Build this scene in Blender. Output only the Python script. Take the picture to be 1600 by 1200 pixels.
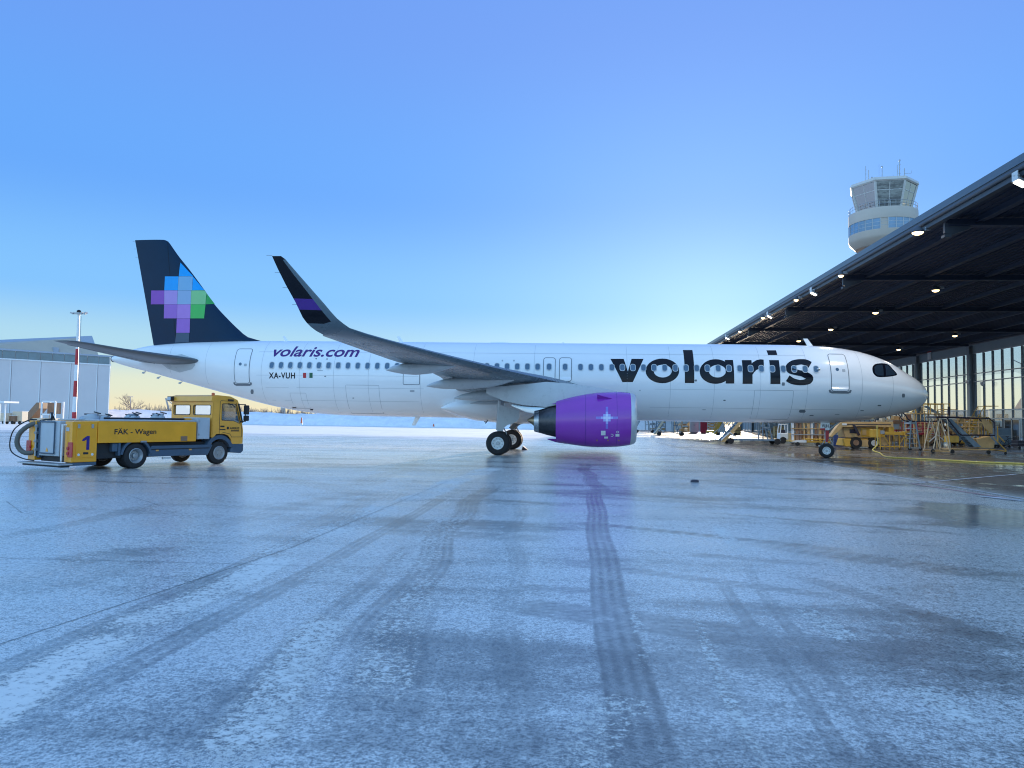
import bpy, bmesh, math, random
from mathutils import Vector, Matrix
import numpy as np
random.seed(7)
for o in list(bpy.data.objects): bpy.data.objects.remove(o)
S = bpy.context.scene
COL = S.collection
PI = math.pi
# ------------------------------------------------------------------ camera
CAM = (-18.116, -40.3184, 1.6754)
YAW, PITCH, ROLL, FPX = -.0890, .0500, .0153, 1156.0
_F = np.array([math.sin(YAW)*math.cos(PITCH), math.cos(YAW)*math.cos(PITCH), math.sin(PITCH)])
_R0 = np.array([math.cos(YAW), -math.sin(YAW), 0.0]); _U0 = np.cross(_R0, _F)
_R = _R0*math.cos(ROLL)+_U0*math.sin(ROLL); _U = -_R0*math.sin(ROLL)+_U0*math.cos(ROLL)
cd = bpy.data.cameras.new('camera'); cam = bpy.data.objects.new('camera', cd); COL.objects.link(cam)
cd.sensor_width = 36; cd.lens = FPX/1600*36; cd.clip_start = .1; cd.clip_end = 6000
M = Matrix.Identity(4)
for i in range(3):
    M[i][0] = _R[i]; M[i][1] = _U[i]; M[i][2] = -_F[i]; M[i][3] = CAM[i]
cam.matrix_world = M
S.camera = cam
# ------------------------------------------------------------------ light
SUN_AZ, SUN_EL = math.radians(10), math.radians(6.0)        # azimuth from +Y towards +X
W = bpy.data.worlds.new('World'); S.world = W; W.use_nodes = True
wt = W.node_tree; wt.nodes.clear()
wo = wt.nodes.new('ShaderNodeOutputWorld'); bg = wt.nodes.new('ShaderNodeBackground')
sky = wt.nodes.new('ShaderNodeTexSky'); sky.sky_type = 'NISHITA'; sky.sun_disc = False
sky.sun_elevation = SUN_EL; sky.sun_rotation = SUN_AZ; sky.altitude = 0
sky.air_density = 1.0; sky.dust_density = 0.4; sky.ozone_density = 5.0
bg.inputs['Strength'].default_value = .15
def _n(t, **kw):
    n = wt.nodes.new(t)
    for k, v in kw.items(): setattr(n, k, v)
    return n
def _lin(c): return tuple(((x/255+.055)/1.055)**2.4 for x in c)
# clear winter morning: the sky model, softened, blended with gradients of height above the horizon, raised away from the sun as fill, plus the aureole round the sun
tcw = _n('ShaderNodeTexCoord'); nrm = _n('ShaderNodeVectorMath', operation='NORMALIZE'); wt.links.new(tcw.outputs['Generated'], nrm.inputs[0])
spx = _n('ShaderNodeSeparateXYZ'); wt.links.new(nrm.outputs[0], spx.inputs[0])
asn = _n('ShaderNodeMath', operation='ARCSINE'); wt.links.new(spx.outputs[2], asn.inputs[0])
mrw = _n('ShaderNodeMapRange'); mrw.inputs[1].default_value = 0; mrw.inputs[2].default_value = PI/2; wt.links.new(asn.outputs[0], mrw.inputs[0])
def ramp(stops, k=1.0):
    rp = _n('ShaderNodeValToRGB'); wt.links.new(mrw.outputs[0], rp.inputs[0]); rp.color_ramp.interpolation = 'EASE'
    for i, (e, c) in enumerate(stops):
        el = rp.color_ramp.elements[i] if i < 2 else rp.color_ramp.elements.new(e/90)
        el.position = e/90; el.color = (*[k*x for x in _lin(c)], 1)
    return rp.outputs[0]
r_sun = ramp([(0, (240, 224, 184)), (2.2, (222, 228, 204)), (4.8, (172, 214, 234)), (9, (126, 190, 248)), (17, (99, 164, 246)), (30, (105, 154, 239)), (55, (122, 164, 230)), (90, (136, 172, 222))], .60)
r_far = ramp([(0, (196, 212, 228)), (4, (190, 222, 244)), (11, (164, 216, 252)), (24, (142, 200, 250)), (45, (122, 174, 236)), (68, (132, 170, 222)), (90, (136, 172, 222))])  # sky out of view, made brighter and paler to lift the shaded sides
hd_ = _n('ShaderNodeVectorMath', operation='DOT_PRODUCT'); wt.links.new(nrm.outputs[0], hd_.inputs[0]); hd_.inputs[1].default_value = (math.sin(SUN_AZ), math.cos(SUN_AZ), 0)
hm = _n('ShaderNodeMapRange', interpolation_type='SMOOTHSTEP'); hm.inputs[1].default_value = -.3; hm.inputs[2].default_value = .45; wt.links.new(hd_.outputs['Value'], hm.inputs[0])
hmx = _n('ShaderNodeMix', data_type='RGBA'); wt.links.new(hm.outputs[0], hmx.inputs[0]); wt.links.new(r_far, hmx.inputs[6]); wt.links.new(r_sun, hmx.inputs[7])
dt = _n('ShaderNodeVectorMath', operation='DOT_PRODUCT'); wt.links.new(nrm.outputs[0], dt.inputs[0])
dt.inputs[1].default_value = (math.sin(SUN_AZ)*math.cos(SUN_EL), math.cos(SUN_AZ)*math.cos(SUN_EL), math.sin(SUN_EL))
def glow(pw, k, col):
    mx = _n('ShaderNodeMath', operation='MAXIMUM'); wt.links.new(dt.outputs['Value'], mx.inputs[0]); mx.inputs[1].default_value = 0
    po = _n('ShaderNodeMath', operation='POWER'); wt.links.new(mx.outputs[0], po.inputs[0]); po.inputs[1].default_value = pw
    vm = _n('ShaderNodeVectorMath', operation='SCALE'); vm.inputs[0].default_value = tuple(k*x for x in col); wt.links.new(po.outputs[0], vm.inputs['Scale']); return vm.outputs[0]
acc = hmx.outputs[2]
for gl in (glow(6, .03, (1, 1, .95)), glow(30, .10, (.9, 1, .97)), glow(200, .05, (1, .98, .92))):
    ad = _n('ShaderNodeVectorMath', operation='ADD'); wt.links.new(acc, ad.inputs[0]); wt.links.new(gl, ad.inputs[1]); acc = ad.outputs[0]
sc1 = _n('ShaderNodeVectorMath', operation='SCALE'); sc1.inputs['Scale'].default_value = 1/.15; wt.links.new(acc, sc1.inputs[0])
gm = _n('ShaderNodeGamma'); gm.inputs[1].default_value = .55; wt.links.new(sky.outputs[0], gm.inputs[0])
sc2 = _n('ShaderNodeVectorMath', operation='SCALE'); sc2.inputs['Scale'].default_value = 4.0; wt.links.new(gm.outputs[0], sc2.inputs[0])
mxw = _n('ShaderNodeMix', data_type='RGBA'); mxw.inputs[0].default_value = .025; wt.links.new(sc1.outputs[0], mxw.inputs[6]); wt.links.new(sc2.outputs[0], mxw.inputs[7])
wt.links.new(mxw.outputs[2], bg.inputs[0]); wt.links.new(bg.outputs[0], wo.inputs[0])
sl = bpy.data.lights.new('sun', 'SUN'); sl.energy = 5.0; sl.angle = math.radians(.6); sl.color = (1, .82, .62)
so = bpy.data.objects.new('sun', sl); COL.objects.link(so)
sd = Vector((math.sin(SUN_AZ)*math.cos(SUN_EL), math.cos(SUN_AZ)*math.cos(SUN_EL), math.sin(SUN_EL)))
so.rotation_euler = sd.to_track_quat('Z', 'Y').to_euler(); so.location = (60, 120, 60)
vs = S.view_settings; S.display_settings.display_device = 'sRGB'
vs.view_transform = 'Standard'; vs.look = 'None'; vs.exposure = 0.78; vs.gamma = 1; vs.use_curve_mapping = False
S.render.engine = 'CYCLES'; S.cycles.max_bounces = 8; S.cycles.transparent_max_bounces = 16
S.cycles.use_denoising = True; S.cycles.filter_width = 1.1; S.cycles.caustics_reflective = False; S.cycles.caustics_refractive = False
S.cycles.sample_clamp_indirect = 6
# ------------------------------------------------------------------ pixel rays of the photograph (1600 x 1200), used to measure real positions
def ray(u, v): return _F+_R*(u-800)/FPX-_U*(v-600)/FPX
def atY(u, v, Y):
    d = ray(u, v); t = (Y-CAM[1])/d[1]; return np.array(CAM)+d*t
def atX(u, v, X):
    d = ray(u, v); t = (X-CAM[0])/d[0]; return np.array(CAM)+d*t
def gz(u, v, Z=0.0):
    d = ray(u, v); t = (Z-CAM[2])/d[2]; return np.array(CAM)+d*t
# ------------------------------------------------------------------ mesh helpers
class MB:
    def __init__(s, org=(0, 0, 0)): s.v = []; s.f = []; s.m = []; s.o = org; s.cur = 0
    def add(s, vs_, fs):
        b = len(s.v)
        s.v += [(p[0]-s.o[0], p[1]-s.o[1], p[2]-s.o[2]) for p in vs_]
        s.f += [tuple(i+b for i in f) for f in fs]; s.m += [s.cur]*len(fs); return s
    def box(s, c, d, rz=0, R=None):
        x, y, z = d[0]/2, d[1]/2, d[2]/2
        P = [Vector((a, b, e)) for a in (-x, x) for b in (-y, y) for e in (-z, z)]
        if R is None: R = Matrix.Rotation(rz, 3, 'Z')
        return s.add([R@p+Vector(c) for p in P], [(0, 1, 3, 2), (4, 6, 7, 5), (0, 4, 5, 1), (2, 3, 7, 6), (0, 2, 6, 4), (1, 5, 7, 3)])
    def bb(s, a, b): return s.box([(a[i]+b[i])/2 for i in range(3)], [abs(b[i]-a[i]) for i in range(3)])
    def bar(s, p, q, r, n=8, r2=None, caps=True):
        p = Vector(p); q = Vector(q); d = (q-p)
        if d.length < 1e-6: return s
        z = d.normalized(); a = Vector((0, 0, 1)) if abs(z.z) < .9 else Vector((1, 0, 0))
        x = z.cross(a).normalized(); y = z.cross(x); r2 = r if r2 is None else r2
        V = []
        for c, rr in ((p, r), (q, r2)):
            for i in range(n):
                t = 2*PI*(i+.5)/n; V.append(c+x*math.cos(t)*rr+y*math.sin(t)*rr)
        F = [(i, (i+1) % n, n+(i+1) % n, n+i) for i in range(n)]
        if caps: F += [tuple(range(n-1, -1, -1)), tuple(range(n, 2*n))]
        return s.add(V, F)
    def beam(s, p, q, w, h):                       # rectangular bar, w across, h up
        p = Vector(p); q = Vector(q); d = q-p; z = d.normalized()
        a = Vector((0, 0, 1)) if abs(z.z) < .95 else Vector((0, 1, 0))
        x = z.cross(a).normalized(); y = x.cross(z)
        V = [c+x*i*w/2+y*j*h/2 for c in (p, q) for i, j in ((-1, -1), (1, -1), (1, 1), (-1, 1))]
        return s.add(V, [(3, 2, 1, 0), (4, 5, 6, 7), (0, 1, 5, 4), (1, 2, 6, 5), (2, 3, 7, 6), (3, 0, 4, 7)])
    def tube(s, pts, r, n=8, closed=False):
        P = [Vector(p) for p in pts]; R = []
        k = len(P); prev = None
        for i in range(k):
            if closed: t = P[(i+1) % k]-P[i-1]
            else: t = P[min(i+1, k-1)]-P[max(i-1, 0)]
            t.normalize()
            if prev is None:
                a = Vector((0, 0, 1)) if abs(t.z) < .9 else Vector((1, 0, 0)); x = t.cross(a).normalized()
            else: x = (prev-t*prev.dot(t)).normalized()
            prev = x; y = t.cross(x); rr = r[i] if isinstance(r, (list, tuple)) else r
            R.append([P[i]+x*math.cos(2*PI*j/n)*rr+y*math.sin(2*PI*j/n)*rr for j in range(n)])
        return s.loft(R, caps=not closed, wrap=closed)
    def loft(s, rings, caps=True, closed=True, wrap=False):
        n = len(rings[0]); V = [p for r in rings for p in r]; F = []; k = len(rings)
        for i in range(k if wrap else k-1):
            a = i*n; b = ((i+1) % k)*n
            for j in range(n if closed else n-1):
                j2 = (j+1) % n; F.append((a+j, a+j2, b+j2, b+j))
        if caps and closed: F += [tuple(range(n-1, -1, -1)), tuple((k-1)*n+j for j in range(n))]
        return s.add(V, F)
    def lathe(s, c, ax, prof, n=32, caps=False):    # prof: (distance along ax, radius)
        c = Vector(c); z = Vector(ax).normalized(); a = Vector((0, 0, 1)) if abs(z.z) < .9 else Vector((1, 0, 0))
        x = z.cross(a).normalized(); y = z.cross(x)
        return s.loft([[c+z*d+x*math.cos(2*PI*j/n)*r+y*math.sin(2*PI*j/n)*r for j in range(n)] for d, r in prof], caps=caps)
    def prism(s, ring, off):                       # closed outline extruded by a vector
        off = Vector(off); return s.loft([[Vector(p) for p in ring], [Vector(p)+off for p in ring]])
    def build(s, name, mat, parent=None, smooth=None, bevel=0, loc=None):
        me = bpy.data.meshes.new(name); me.from_pydata([tuple(p) for p in s.v], [], s.f)
        bm = bmesh.new(); bm.from_mesh(me); bmesh.ops.recalc_face_normals(bm, faces=bm.faces); bm.to_mesh(me); bm.free()
        for m in (mat if isinstance(mat, (list, tuple)) else [mat]): me.materials.append(m)
        if any(s.m): me.polygons.foreach_set('material_index', s.m)
        if smooth:
            me.polygons.foreach_set('use_smooth', [True]*len(me.polygons)); me.set_sharp_from_angle(angle=math.radians(smooth))
        o = bpy.data.objects.new(name, me); COL.objects.link(o)
        if parent: o.parent = parent
        if loc is not None: o.location = loc
        if bevel:
            b = o.modifiers.new('bevel', 'BEVEL'); b.width = bevel; b.segments = 2; b.limit_method = 'ANGLE'; b.angle_limit = math.radians(40)
        return o
def tag(o, label=None, cat=None, group=None, kind=None):
    if label: o['label'] = label
    if cat: o['category'] = cat
    if group: o['group'] = group
    if kind: o['kind'] = kind
    return o
def empty(name, loc, label, cat, group=None, rz=0):
    o = bpy.data.objects.new(name, None); COL.objects.link(o); o.location = loc; o.rotation_euler = (0, 0, rz)
    o.empty_display_size = .3
    return tag(o, label, cat, group)
def inst(name, src, parent, loc, rot=(0, 0, 0), label=None):     # another object on the same mesh data
    o = bpy.data.objects.new(name, src.data); COL.objects.link(o); o.parent = parent; o.location = loc; o.rotation_euler = rot
    if label: o['label'] = label
    for m in src.modifiers:
        b = o.modifiers.new(m.name, m.type); b.width = m.width; b.segments = m.segments; b.limit_method = m.limit_method; b.angle_limit = m.angle_limit
    return o
def copy_tree(o, parent=None):
    c = o.copy(); COL.objects.link(c)
    if parent: c.parent = parent
    for ch in list(o.children): copy_tree(ch, c)
    return c
# ------------------------------------------------------------------ materials
def nodes(m): return m.node_tree.nodes, m.node_tree.links
def mat(name, col, rough=.5, metal=0, var=.12, vscale=3.0, bump=0, bscale=40, coat=0, spec=.5, emit=None, es=0, rvar=.1):
    m = bpy.data.materials.new(name); m.use_nodes = True; N, L = nodes(m)
    p = N['Principled BSDF']; p.inputs['Roughness'].default_value = rough; p.inputs['Metallic'].default_value = metal
    p.inputs['Coat Weight'].default_value = coat; p.inputs['Coat Roughness'].default_value = .06; p.inputs['Specular IOR Level'].default_value = spec
    p.inputs['Base Color'].default_value = (*col, 1)
    if emit: p.inputs['Emission Color'].default_value = (*emit, 1); p.inputs['Emission Strength'].default_value = es
    if var or bump or rvar:
        tc = N.new('ShaderNodeTexCoord')
    if var:
        nz = N.new('ShaderNodeTexNoise'); nz.inputs['Scale'].default_value = vscale; nz.inputs['Detail'].default_value = 5; nz.inputs['Roughness'].default_value = .65
        L.new(tc.outputs['Object'], nz.inputs['Vector'])
        mr = N.new('ShaderNodeMapRange'); mr.inputs[1].default_value = .3; mr.inputs[2].default_value = .7; mr.inputs[3].default_value = 1-var; mr.inputs[4].default_value = 1+var
        L.new(nz.outputs[0], mr.inputs[0])
        mx = N.new('ShaderNodeMix'); mx.data_type = 'RGBA'; mx.blend_type = 'MULTIPLY'; mx.inputs[0].default_value = 1
        mx.inputs[6].default_value = (*col, 1); L.new(mr.outputs[0], mx.inputs[7]); L.new(mx.outputs[2], p.inputs['Base Color'])
        if rvar:
            m2 = N.new('ShaderNodeMapRange'); m2.inputs[1].default_value = .3; m2.inputs[2].default_value = .7
            m2.inputs[3].default_value = max(.02, rough-rvar*.5); m2.inputs[4].default_value = rough+rvar*.5
            L.new(nz.outputs[0], m2.inputs[0]); L.new(m2.outputs[0], p.inputs['Roughness'])
    if bump:
        n2 = N.new('ShaderNodeTexNoise'); n2.inputs['Scale'].default_value = bscale; n2.inputs['Detail'].default_value = 3
        L.new(tc.outputs['Object'], n2.inputs['Vector']); b = N.new('ShaderNodeBump'); b.inputs['Strength'].default_value = bump; b.inputs['Distance'].default_value = .01
        L.new(n2.outputs[0], b.inputs['Height']); L.new(b.outputs[0], p.inputs['Normal'])
    return m
def glass(name, tint=(.8, .9, .95), refl=.12, rough=.02, fk=.8):
    m = bpy.data.materials.new(name); m.use_nodes = True; N, L = nodes(m); N.remove(N['Principled BSDF']); out = N['Material Output']
    t = N.new('ShaderNodeBsdfTransparent'); t.inputs[0].default_value = (*tint, 1)
    g = N.new('ShaderNodeBsdfGlossy'); g.inputs['Roughness'].default_value = rough
    f = N.new('ShaderNodeFresnel'); f.inputs[0].default_value = 1.5
    a = N.new('ShaderNodeMath'); a.operation = 'MULTIPLY_ADD'; a.inputs[1].default_value = fk; a.inputs[2].default_value = refl*.3; a.use_clamp = True
    L.new(f.outputs[0], a.inputs[0]); x = N.new('ShaderNodeMixShader'); L.new(a.outputs[0], x.inputs[0]); L.new(t.outputs[0], x.inputs[1]); L.new(g.outputs[0], x.inputs[2])
    L.new(x.outputs[0], out.inputs[0]); return m
K = {}
K['white'] = mat('white_paint', (.86, .86, .86), .16, var=.015, vscale=.7, rvar=.04, coat=.35)
def wavy(k, scale, strength):                     # faint oil-canning of thin sheet
    N, L = nodes(K[k]); tc = N.new('ShaderNodeTexCoord'); n = N.new('ShaderNodeTexNoise'); n.inputs['Scale'].default_value = scale; n.inputs['Detail'].default_value = 2
    L.new(tc.outputs['Object'], n.inputs['Vector']); b = N.new('ShaderNodeBump'); b.inputs['Strength'].default_value = strength; b.inputs['Distance'].default_value = .03
    L.new(n.outputs[0], b.inputs['Height']); L.new(b.outputs[0], N['Principled BSDF'].inputs['Normal'])
wavy('white', 1.6, .06)
K['wing'] = mat('wing_grey_paint', (.12, .165, .195), .28, var=.06, vscale=1.2)
K['wingdark'] = mat('wing_underside_grey', (.10, .115, .125), .35, var=.08, vscale=1.0)
K['grey'] = mat('light_grey_paint', (.52, .54, .55), .3, var=.05)
K['seam'] = mat('panel_seam', (.16, .18, .20), .5, var=0, rvar=0)
K['seamlight'] = mat('faint_seam', (.42, .44, .46), .4, var=0, rvar=0)
K['black'] = mat('black_paint', (.005, .006, .012), .16, var=0, rvar=0, spec=.25)
K['navy'] = mat('navy_paint', (.004, .026, .062), .2, var=.08, vscale=1.2, spec=.18, rvar=.05)
K['violet_text'] = mat('violet_lettering', (.055, .008, .16), .25, var=0, rvar=0)
K['purple'] = mat('purple_cowl_paint', (.29, .04, .43), .14, var=.04, vscale=1.5, coat=.4, rvar=.03)
K['bandpurple'] = mat('purple_band_paint', (.07, .012, .24), .2, var=0, rvar=0, coat=.3)
K['metal'] = mat('bare_metal', (.55, .56, .58), .28, 1, var=.08)
K['lip'] = mat('intake_lip_metal', (.58, .60, .62), .42, .55, var=.04)
K['hot'] = mat('exhaust_metal', (.10, .10, .11), .38, 1, var=.25, vscale=6)
K['bronze'] = mat('plug_metal', (.30, .23, .15), .32, 1, var=.2, vscale=6)
K['tyre'] = mat('tyre_rubber', (.018, .018, .020), .75, var=.2, vscale=12, bump=.1)
K['rim'] = mat('rim_paint', (.78, .80, .80), .35, var=.08, vscale=8)
K['steel'] = mat('galvanised_steel', (.40, .42, .44), .42, .6, var=.18, vscale=5)
K['darkglass'] = mat('dark_window_glass', (.02, .035, .055), .05, var=0, rvar=0, spec=.8)
K['cabinglass'] = mat('cabin_window_glass', (.09, .16, .24), .10, var=0, rvar=0)
K['red'] = mat('red_paint', (.45, .02, .03), .4, var=.1)
K['lampred'] = mat('red_lens', (.5, .01, .015), .15, var=0, rvar=0)
K['whitepl'] = mat('white_plastic', (.75, .76, .76), .4, var=.05)
# ------------------------------------------------------------------ 2D outlines to fitted sheets
def curve_mesh(contours):
    c = bpy.data.curves.new('tmp', 'CURVE'); c.dimensions = '2D'; c.fill_mode = 'BOTH'
    for ct in contours:
        sp = c.splines.new('POLY'); sp.points.add(len(ct)-1)
        for i, p in enumerate(ct): sp.points[i].co = (p[0], p[1], 0, 1)
        sp.use_cyclic_u = True
    return _eval(c)
def text_mesh(s, weight=0, shear=0, space=1):
    c = bpy.data.curves.new('tmp', 'FONT'); c.body = s; c.size = 1; c.offset = weight; c.shear = shear; c.space_character = space; c.resolution_u = 6
    return _eval(c)
def _eval(c):
    o = bpy.data.objects.new('tmp', c); COL.objects.link(o); dg = bpy.context.evaluated_depsgraph_get()
    me = bpy.data.meshes.new_from_object(o.evaluated_get(dg)); bpy.data.objects.remove(o); bpy.data.curves.remove(c); return me
def fit_text(me, x0, x1, y0, y1):               # stretch a flat mesh to a box
    xs = [v.co.x for v in me.vertices]; ys = [v.co.y for v in me.vertices]; a, b, c, d = min(xs), max(xs), min(ys), max(ys)
    for v in me.vertices:
        v.co.x = x0+(v.co.x-a)/(b-a)*(x1-x0); v.co.y = y0+(v.co.y-c)/(d-c)*(y1-y0)
    return me
def wrap(me, fn, name, mt, parent, org, step=.08, stepx=None):   # cut into thin bands, then lay on a surface
    bm = bmesh.new(); bm.from_mesh(me); bmesh.ops.remove_doubles(bm, verts=bm.verts, dist=1e-5)
    for ax, st in ((1, step), (0, stepx)):
        if not st: continue
        cs = [v.co[ax] for v in bm.verts]; lo, hi = min(cs), max(cs); k = lo+st
        while k < hi:
            n = Vector((0, 1, 0)) if ax else Vector((1, 0, 0)); co = Vector((0, k, 0)) if ax else Vector((k, 0, 0))
            bmesh.ops.bisect_plane(bm, geom=bm.verts[:]+bm.edges[:]+bm.faces[:], plane_co=co, plane_no=n); k += st
    for v in bm.verts: v.co = Vector(fn(v.co.x, v.co.y))-Vector(org)
    m2 = bpy.data.meshes.new(name); bm.to_mesh(m2); bm.free(); bpy.data.meshes.remove(me)
    m2.materials.clear(); m2.materials.append(mt); m2.polygons.foreach_set('use_smooth', [True]*len(m2.polygons))
    o = bpy.data.objects.new(name, m2); COL.objects.link(o); o.parent = parent; return o
def smo(P, n):                                    # smooth open path through points
    Q = [P[0]]+list(P)+[P[-1]]; out = []
    for i in range(1, len(Q)-2):
        p0, p1, p2, p3 = [np.array(Q[i+j], float) for j in (-1, 0, 1, 2)]
        for a in range(n):
            t = a/n; out.append(tuple(.5*((2*p1)+(-p0+p2)*t+(2*p0-5*p1+4*p2-p3)*t*t+(-p0+3*p1-3*p2+p3)*t**3)))
    return out+[tuple(P[-1])]
def pchip(pts):
    X = np.array([p[0] for p in pts], float); Y = np.array([p[1] for p in pts], float)
    h = np.diff(X); d = np.diff(Y)/h; m = np.zeros_like(Y)
    for i in range(1, len(X)-1):
        if d[i-1]*d[i] > 0: w1 = 2*h[i]+h[i-1]; w2 = h[i]+2*h[i-1]; m[i] = (w1+w2)/(w1/d[i-1]+w2/d[i])
    m[0] = d[0]; m[-1] = d[-1]
    def f(x):
        x = min(max(x, X[0]), X[-1]); i = int(min(max(np.searchsorted(X, x)-1, 0), len(h)-1)); t = (x-X[i])/h[i]
        return (2*t**3-3*t*t+1)*Y[i]+(t**3-2*t*t+t)*h[i]*m[i]+(-2*t**3+3*t*t)*Y[i+1]+(t**3-t*t)*h[i]*m[i+1]
    return f
# ================================================================== GROUND
def ground_material():
    m = bpy.data.materials.new('icy_asphalt'); m.use_nodes = True; N, L = nodes(m); p = N['Principled BSDF']
    geo = N.new('ShaderNodeNewGeometry'); pos = geo.outputs['Position']
    def val(x):
        n = N.new('ShaderNodeValue'); n.outputs[0].default_value = x; return n.outputs[0]
    def math_(op, a, b=None, c=None, clamp=False):
        n = N.new('ShaderNodeMath'); n.operation = op; n.use_clamp = clamp
        for i, x in enumerate((a, b, c)):
            if x is None: continue
            if isinstance(x, (int, float)): n.inputs[i].default_value = x
            else: L.new(x, n.inputs[i])
        return n.outputs[0]
    def sstep(x, a, b, lo=0.0, hi=1.0):
        n = N.new('ShaderNodeMapRange'); n.interpolation_type = 'SMOOTHSTEP'
        L.new(x, n.inputs[0]); n.inputs[1].default_value = a; n.inputs[2].default_value = b; n.inputs[3].default_value = lo; n.inputs[4].default_value = hi
        return n.outputs[0]
    def noise(scale, detail=4, rough=.6, vec=None, dist=0):
        n = N.new('ShaderNodeTexNoise'); n.inputs['Scale'].default_value = scale; n.inputs['Detail'].default_value = detail; n.inputs['Roughness'].default_value = rough; n.inputs['Distortion'].default_value = dist
        L.new(vec if vec is not None else pos, n.inputs['Vector']); return n.outputs[0]
    def mapped(sc, rot=0):
        n = N.new('ShaderNodeMapping'); n.inputs['Scale'].default_value = sc; n.inputs['Rotation'].default_value = (0, 0, rot); L.new(pos, n.inputs[0]); return n.outputs[0]
    sep = N.new('ShaderNodeSeparateXYZ'); L.new(pos, sep.inputs[0]); X, Y = sep.outputs[0], sep.outputs[1]
    big = noise(.10, 4, .6); med = noise(.55, 5, .65); fine = noise(5, 5, .7); grain = noise(42, 4, .8); gmid = noise(15, 4, .72); speck = noise(170, 2, .6)
    streak = noise(1.0, 4, .6, mapped((.10, .55, 1), .05))
    def attr(n):
        x = N.new('ShaderNodeAttribute'); x.attribute_name = n; return x.outputs['Fac']
    g2 = lambda u, v: tuple(float(t) for t in gz(u, v)[:2])
    # wet tyre tracks (darker, smoother): measured on the photograph, laid on the ground
    T = attr('wet_track')
    # fishbone tread broken by grain
    T = math_('MULTIPLY', T, sstep(math_('ADD', math_('MULTIPLY', fine, .6), math_('MULTIPLY', grain, .5)), .42, .62, .45, 1))
    # crusty snow left beside the tracks
    sn = attr('crust')
    snow = math_('MULTIPLY', sstep(math_('ADD', math_('MULTIPLY', sn, .31), math_('ADD', math_('ADD', math_('MULTIPLY', gmid, .75), math_('MULTIPLY', med, .45)), math_('MULTIPLY', grain, .6))), 1.06, 1.21), sstep(sn, .05, .4))
    # the strip sheltered by the canopy stays bare and dry
    shelter = sstep(math_('ADD', X, math_('MULTIPLY', math_('SUBTRACT', med, .5), 1.6)), -8.2, -6.2)
    # frost film
    fr = math_('ADD', math_('ADD', math_('MULTIPLY', big, .35), math_('MULTIPLY', streak, .70)), math_('MULTIPLY', med, .45))
    fr = math_('ADD', fr, math_('MULTIPLY', math_('SUBTRACT', fine, .5), .22))
    frost = sstep(fr, .58, .80, .30, 1)
    far = sstep(Y, 8, 45)
    frost = math_('MAXIMUM', frost, math_('MULTIPLY', far, math_('ADD', math_('MULTIPLY', streak, .9), .2)), clamp=True)
    frost = math_('MULTIPLY', frost, math_('SUBTRACT', 1, math_('MULTIPLY', T, .96)))
    frost = math_('MULTIPLY', frost, math_('SUBTRACT', 1, shelter))
    frg = math_('MULTIPLY', frost, sstep(math_('ADD', math_('ADD', math_('MULTIPLY', grain, .6), math_('MULTIPLY', gmid, .35)), math_('MULTIPLY', speck, .3)), .53, .72, .20, 1.38), clamp=True)
    # far field goes to packed snow
    pk = math_('MULTIPLY', sstep(math_('ADD', Y, math_('MULTIPLY', math_('SUBTRACT', streak, .5), 40)), 16, 40), sstep(X, -12, -30))
    pk = math_('MULTIPLY', pk, sstep(math_('ADD', streak, math_('MULTIPLY', med, .3)), .40, .62, .35, 1))
    snow = math_('MAXIMUM', snow, pk)
    def mixc(f, a, b):
        n = N.new('ShaderNodeMix'); n.data_type = 'RGBA'; L.new(f, n.inputs[0])
        for i, x in ((6, a), (7, b)):
            if isinstance(x, tuple): n.inputs[i].default_value = (*x, 1)
            else: L.new(x, n.inputs[i])
        return n.outputs[2]
    base = mixc(sstep(grain, .3, .7), (.024, .025, .027), (.070, .070, .068))
    base = mixc(shelter, base, mixc(sstep(grain, .3, .7), (.040, .035, .031), (.075, .066, .058)))
    col = mixc(frg, base, (.76, .75, .71)); col = mixc(snow, col, (.80, .78, .73))
    L.new(col, p.inputs['Base Color'])
    puddle = math_('MULTIPLY', sstep(math_('ADD', math_('MULTIPLY', big, .5), math_('MULTIPLY', med, .5)), .50, .56), 1)
    rw = sstep(math_('ADD', med, math_('MULTIPLY', streak, .5)), .60, .95, .22, .09)          # wet asphalt
    rd = math_('SUBTRACT', .55, math_('MULTIPLY', sstep(math_('ADD', med, math_('MULTIPLY', big, .8)), .80, .98), .46))
    def mixf(f, a, b):
        n = N.new('ShaderNodeMix'); n.data_type = 'FLOAT'; L.new(f, n.inputs[0])
        for i, x in ((2, a), (3, b)):
            if isinstance(x, (int, float)): n.inputs[i].default_value = x
            else: L.new(x, n.inputs[i])
        return n.outputs[0]
    rough = mixf(shelter, rw, rd); rough = mixf(frg, rough, .32); rough = mixf(snow, rough, .85)
    # standing water by the canopy edge
    def blob(u, v, rx, ry):
        x, y = g2(u, v); a = math_('DIVIDE', math_('SUBTRACT', X, x), rx); b = math_('DIVIDE', math_('SUBTRACT', Y, y), ry)
        r = math_('SQRT', math_('ADD', math_('MULTIPLY', a, a), math_('MULTIPLY', b, b)))
        return sstep(math_('ADD', r, math_('MULTIPLY', math_('SUBTRACT', med, .5), 1.2)), .5, 1.05, 1, 0)
    wtr = None
    for q in ((1290, 749, 1.7, .55), (1390, 757, 1.0, .35), (1530, 800, 1.6, 1.3), (1600, 815, 1.8, 1.8), (1490, 790, .9, .5)):
        b_ = blob(*q); wtr = b_ if wtr is None else math_('MAXIMUM', wtr, b_)
    wtr = math_('MULTIPLY', wtr, math_('SUBTRACT', 1, math_('MULTIPLY', snow, .9)))
    rough = mixf(wtr, rough, .13)
    L.new(rough, p.inputs['Roughness'])
    p.inputs['Specular IOR Level'].default_value = .5
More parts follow.
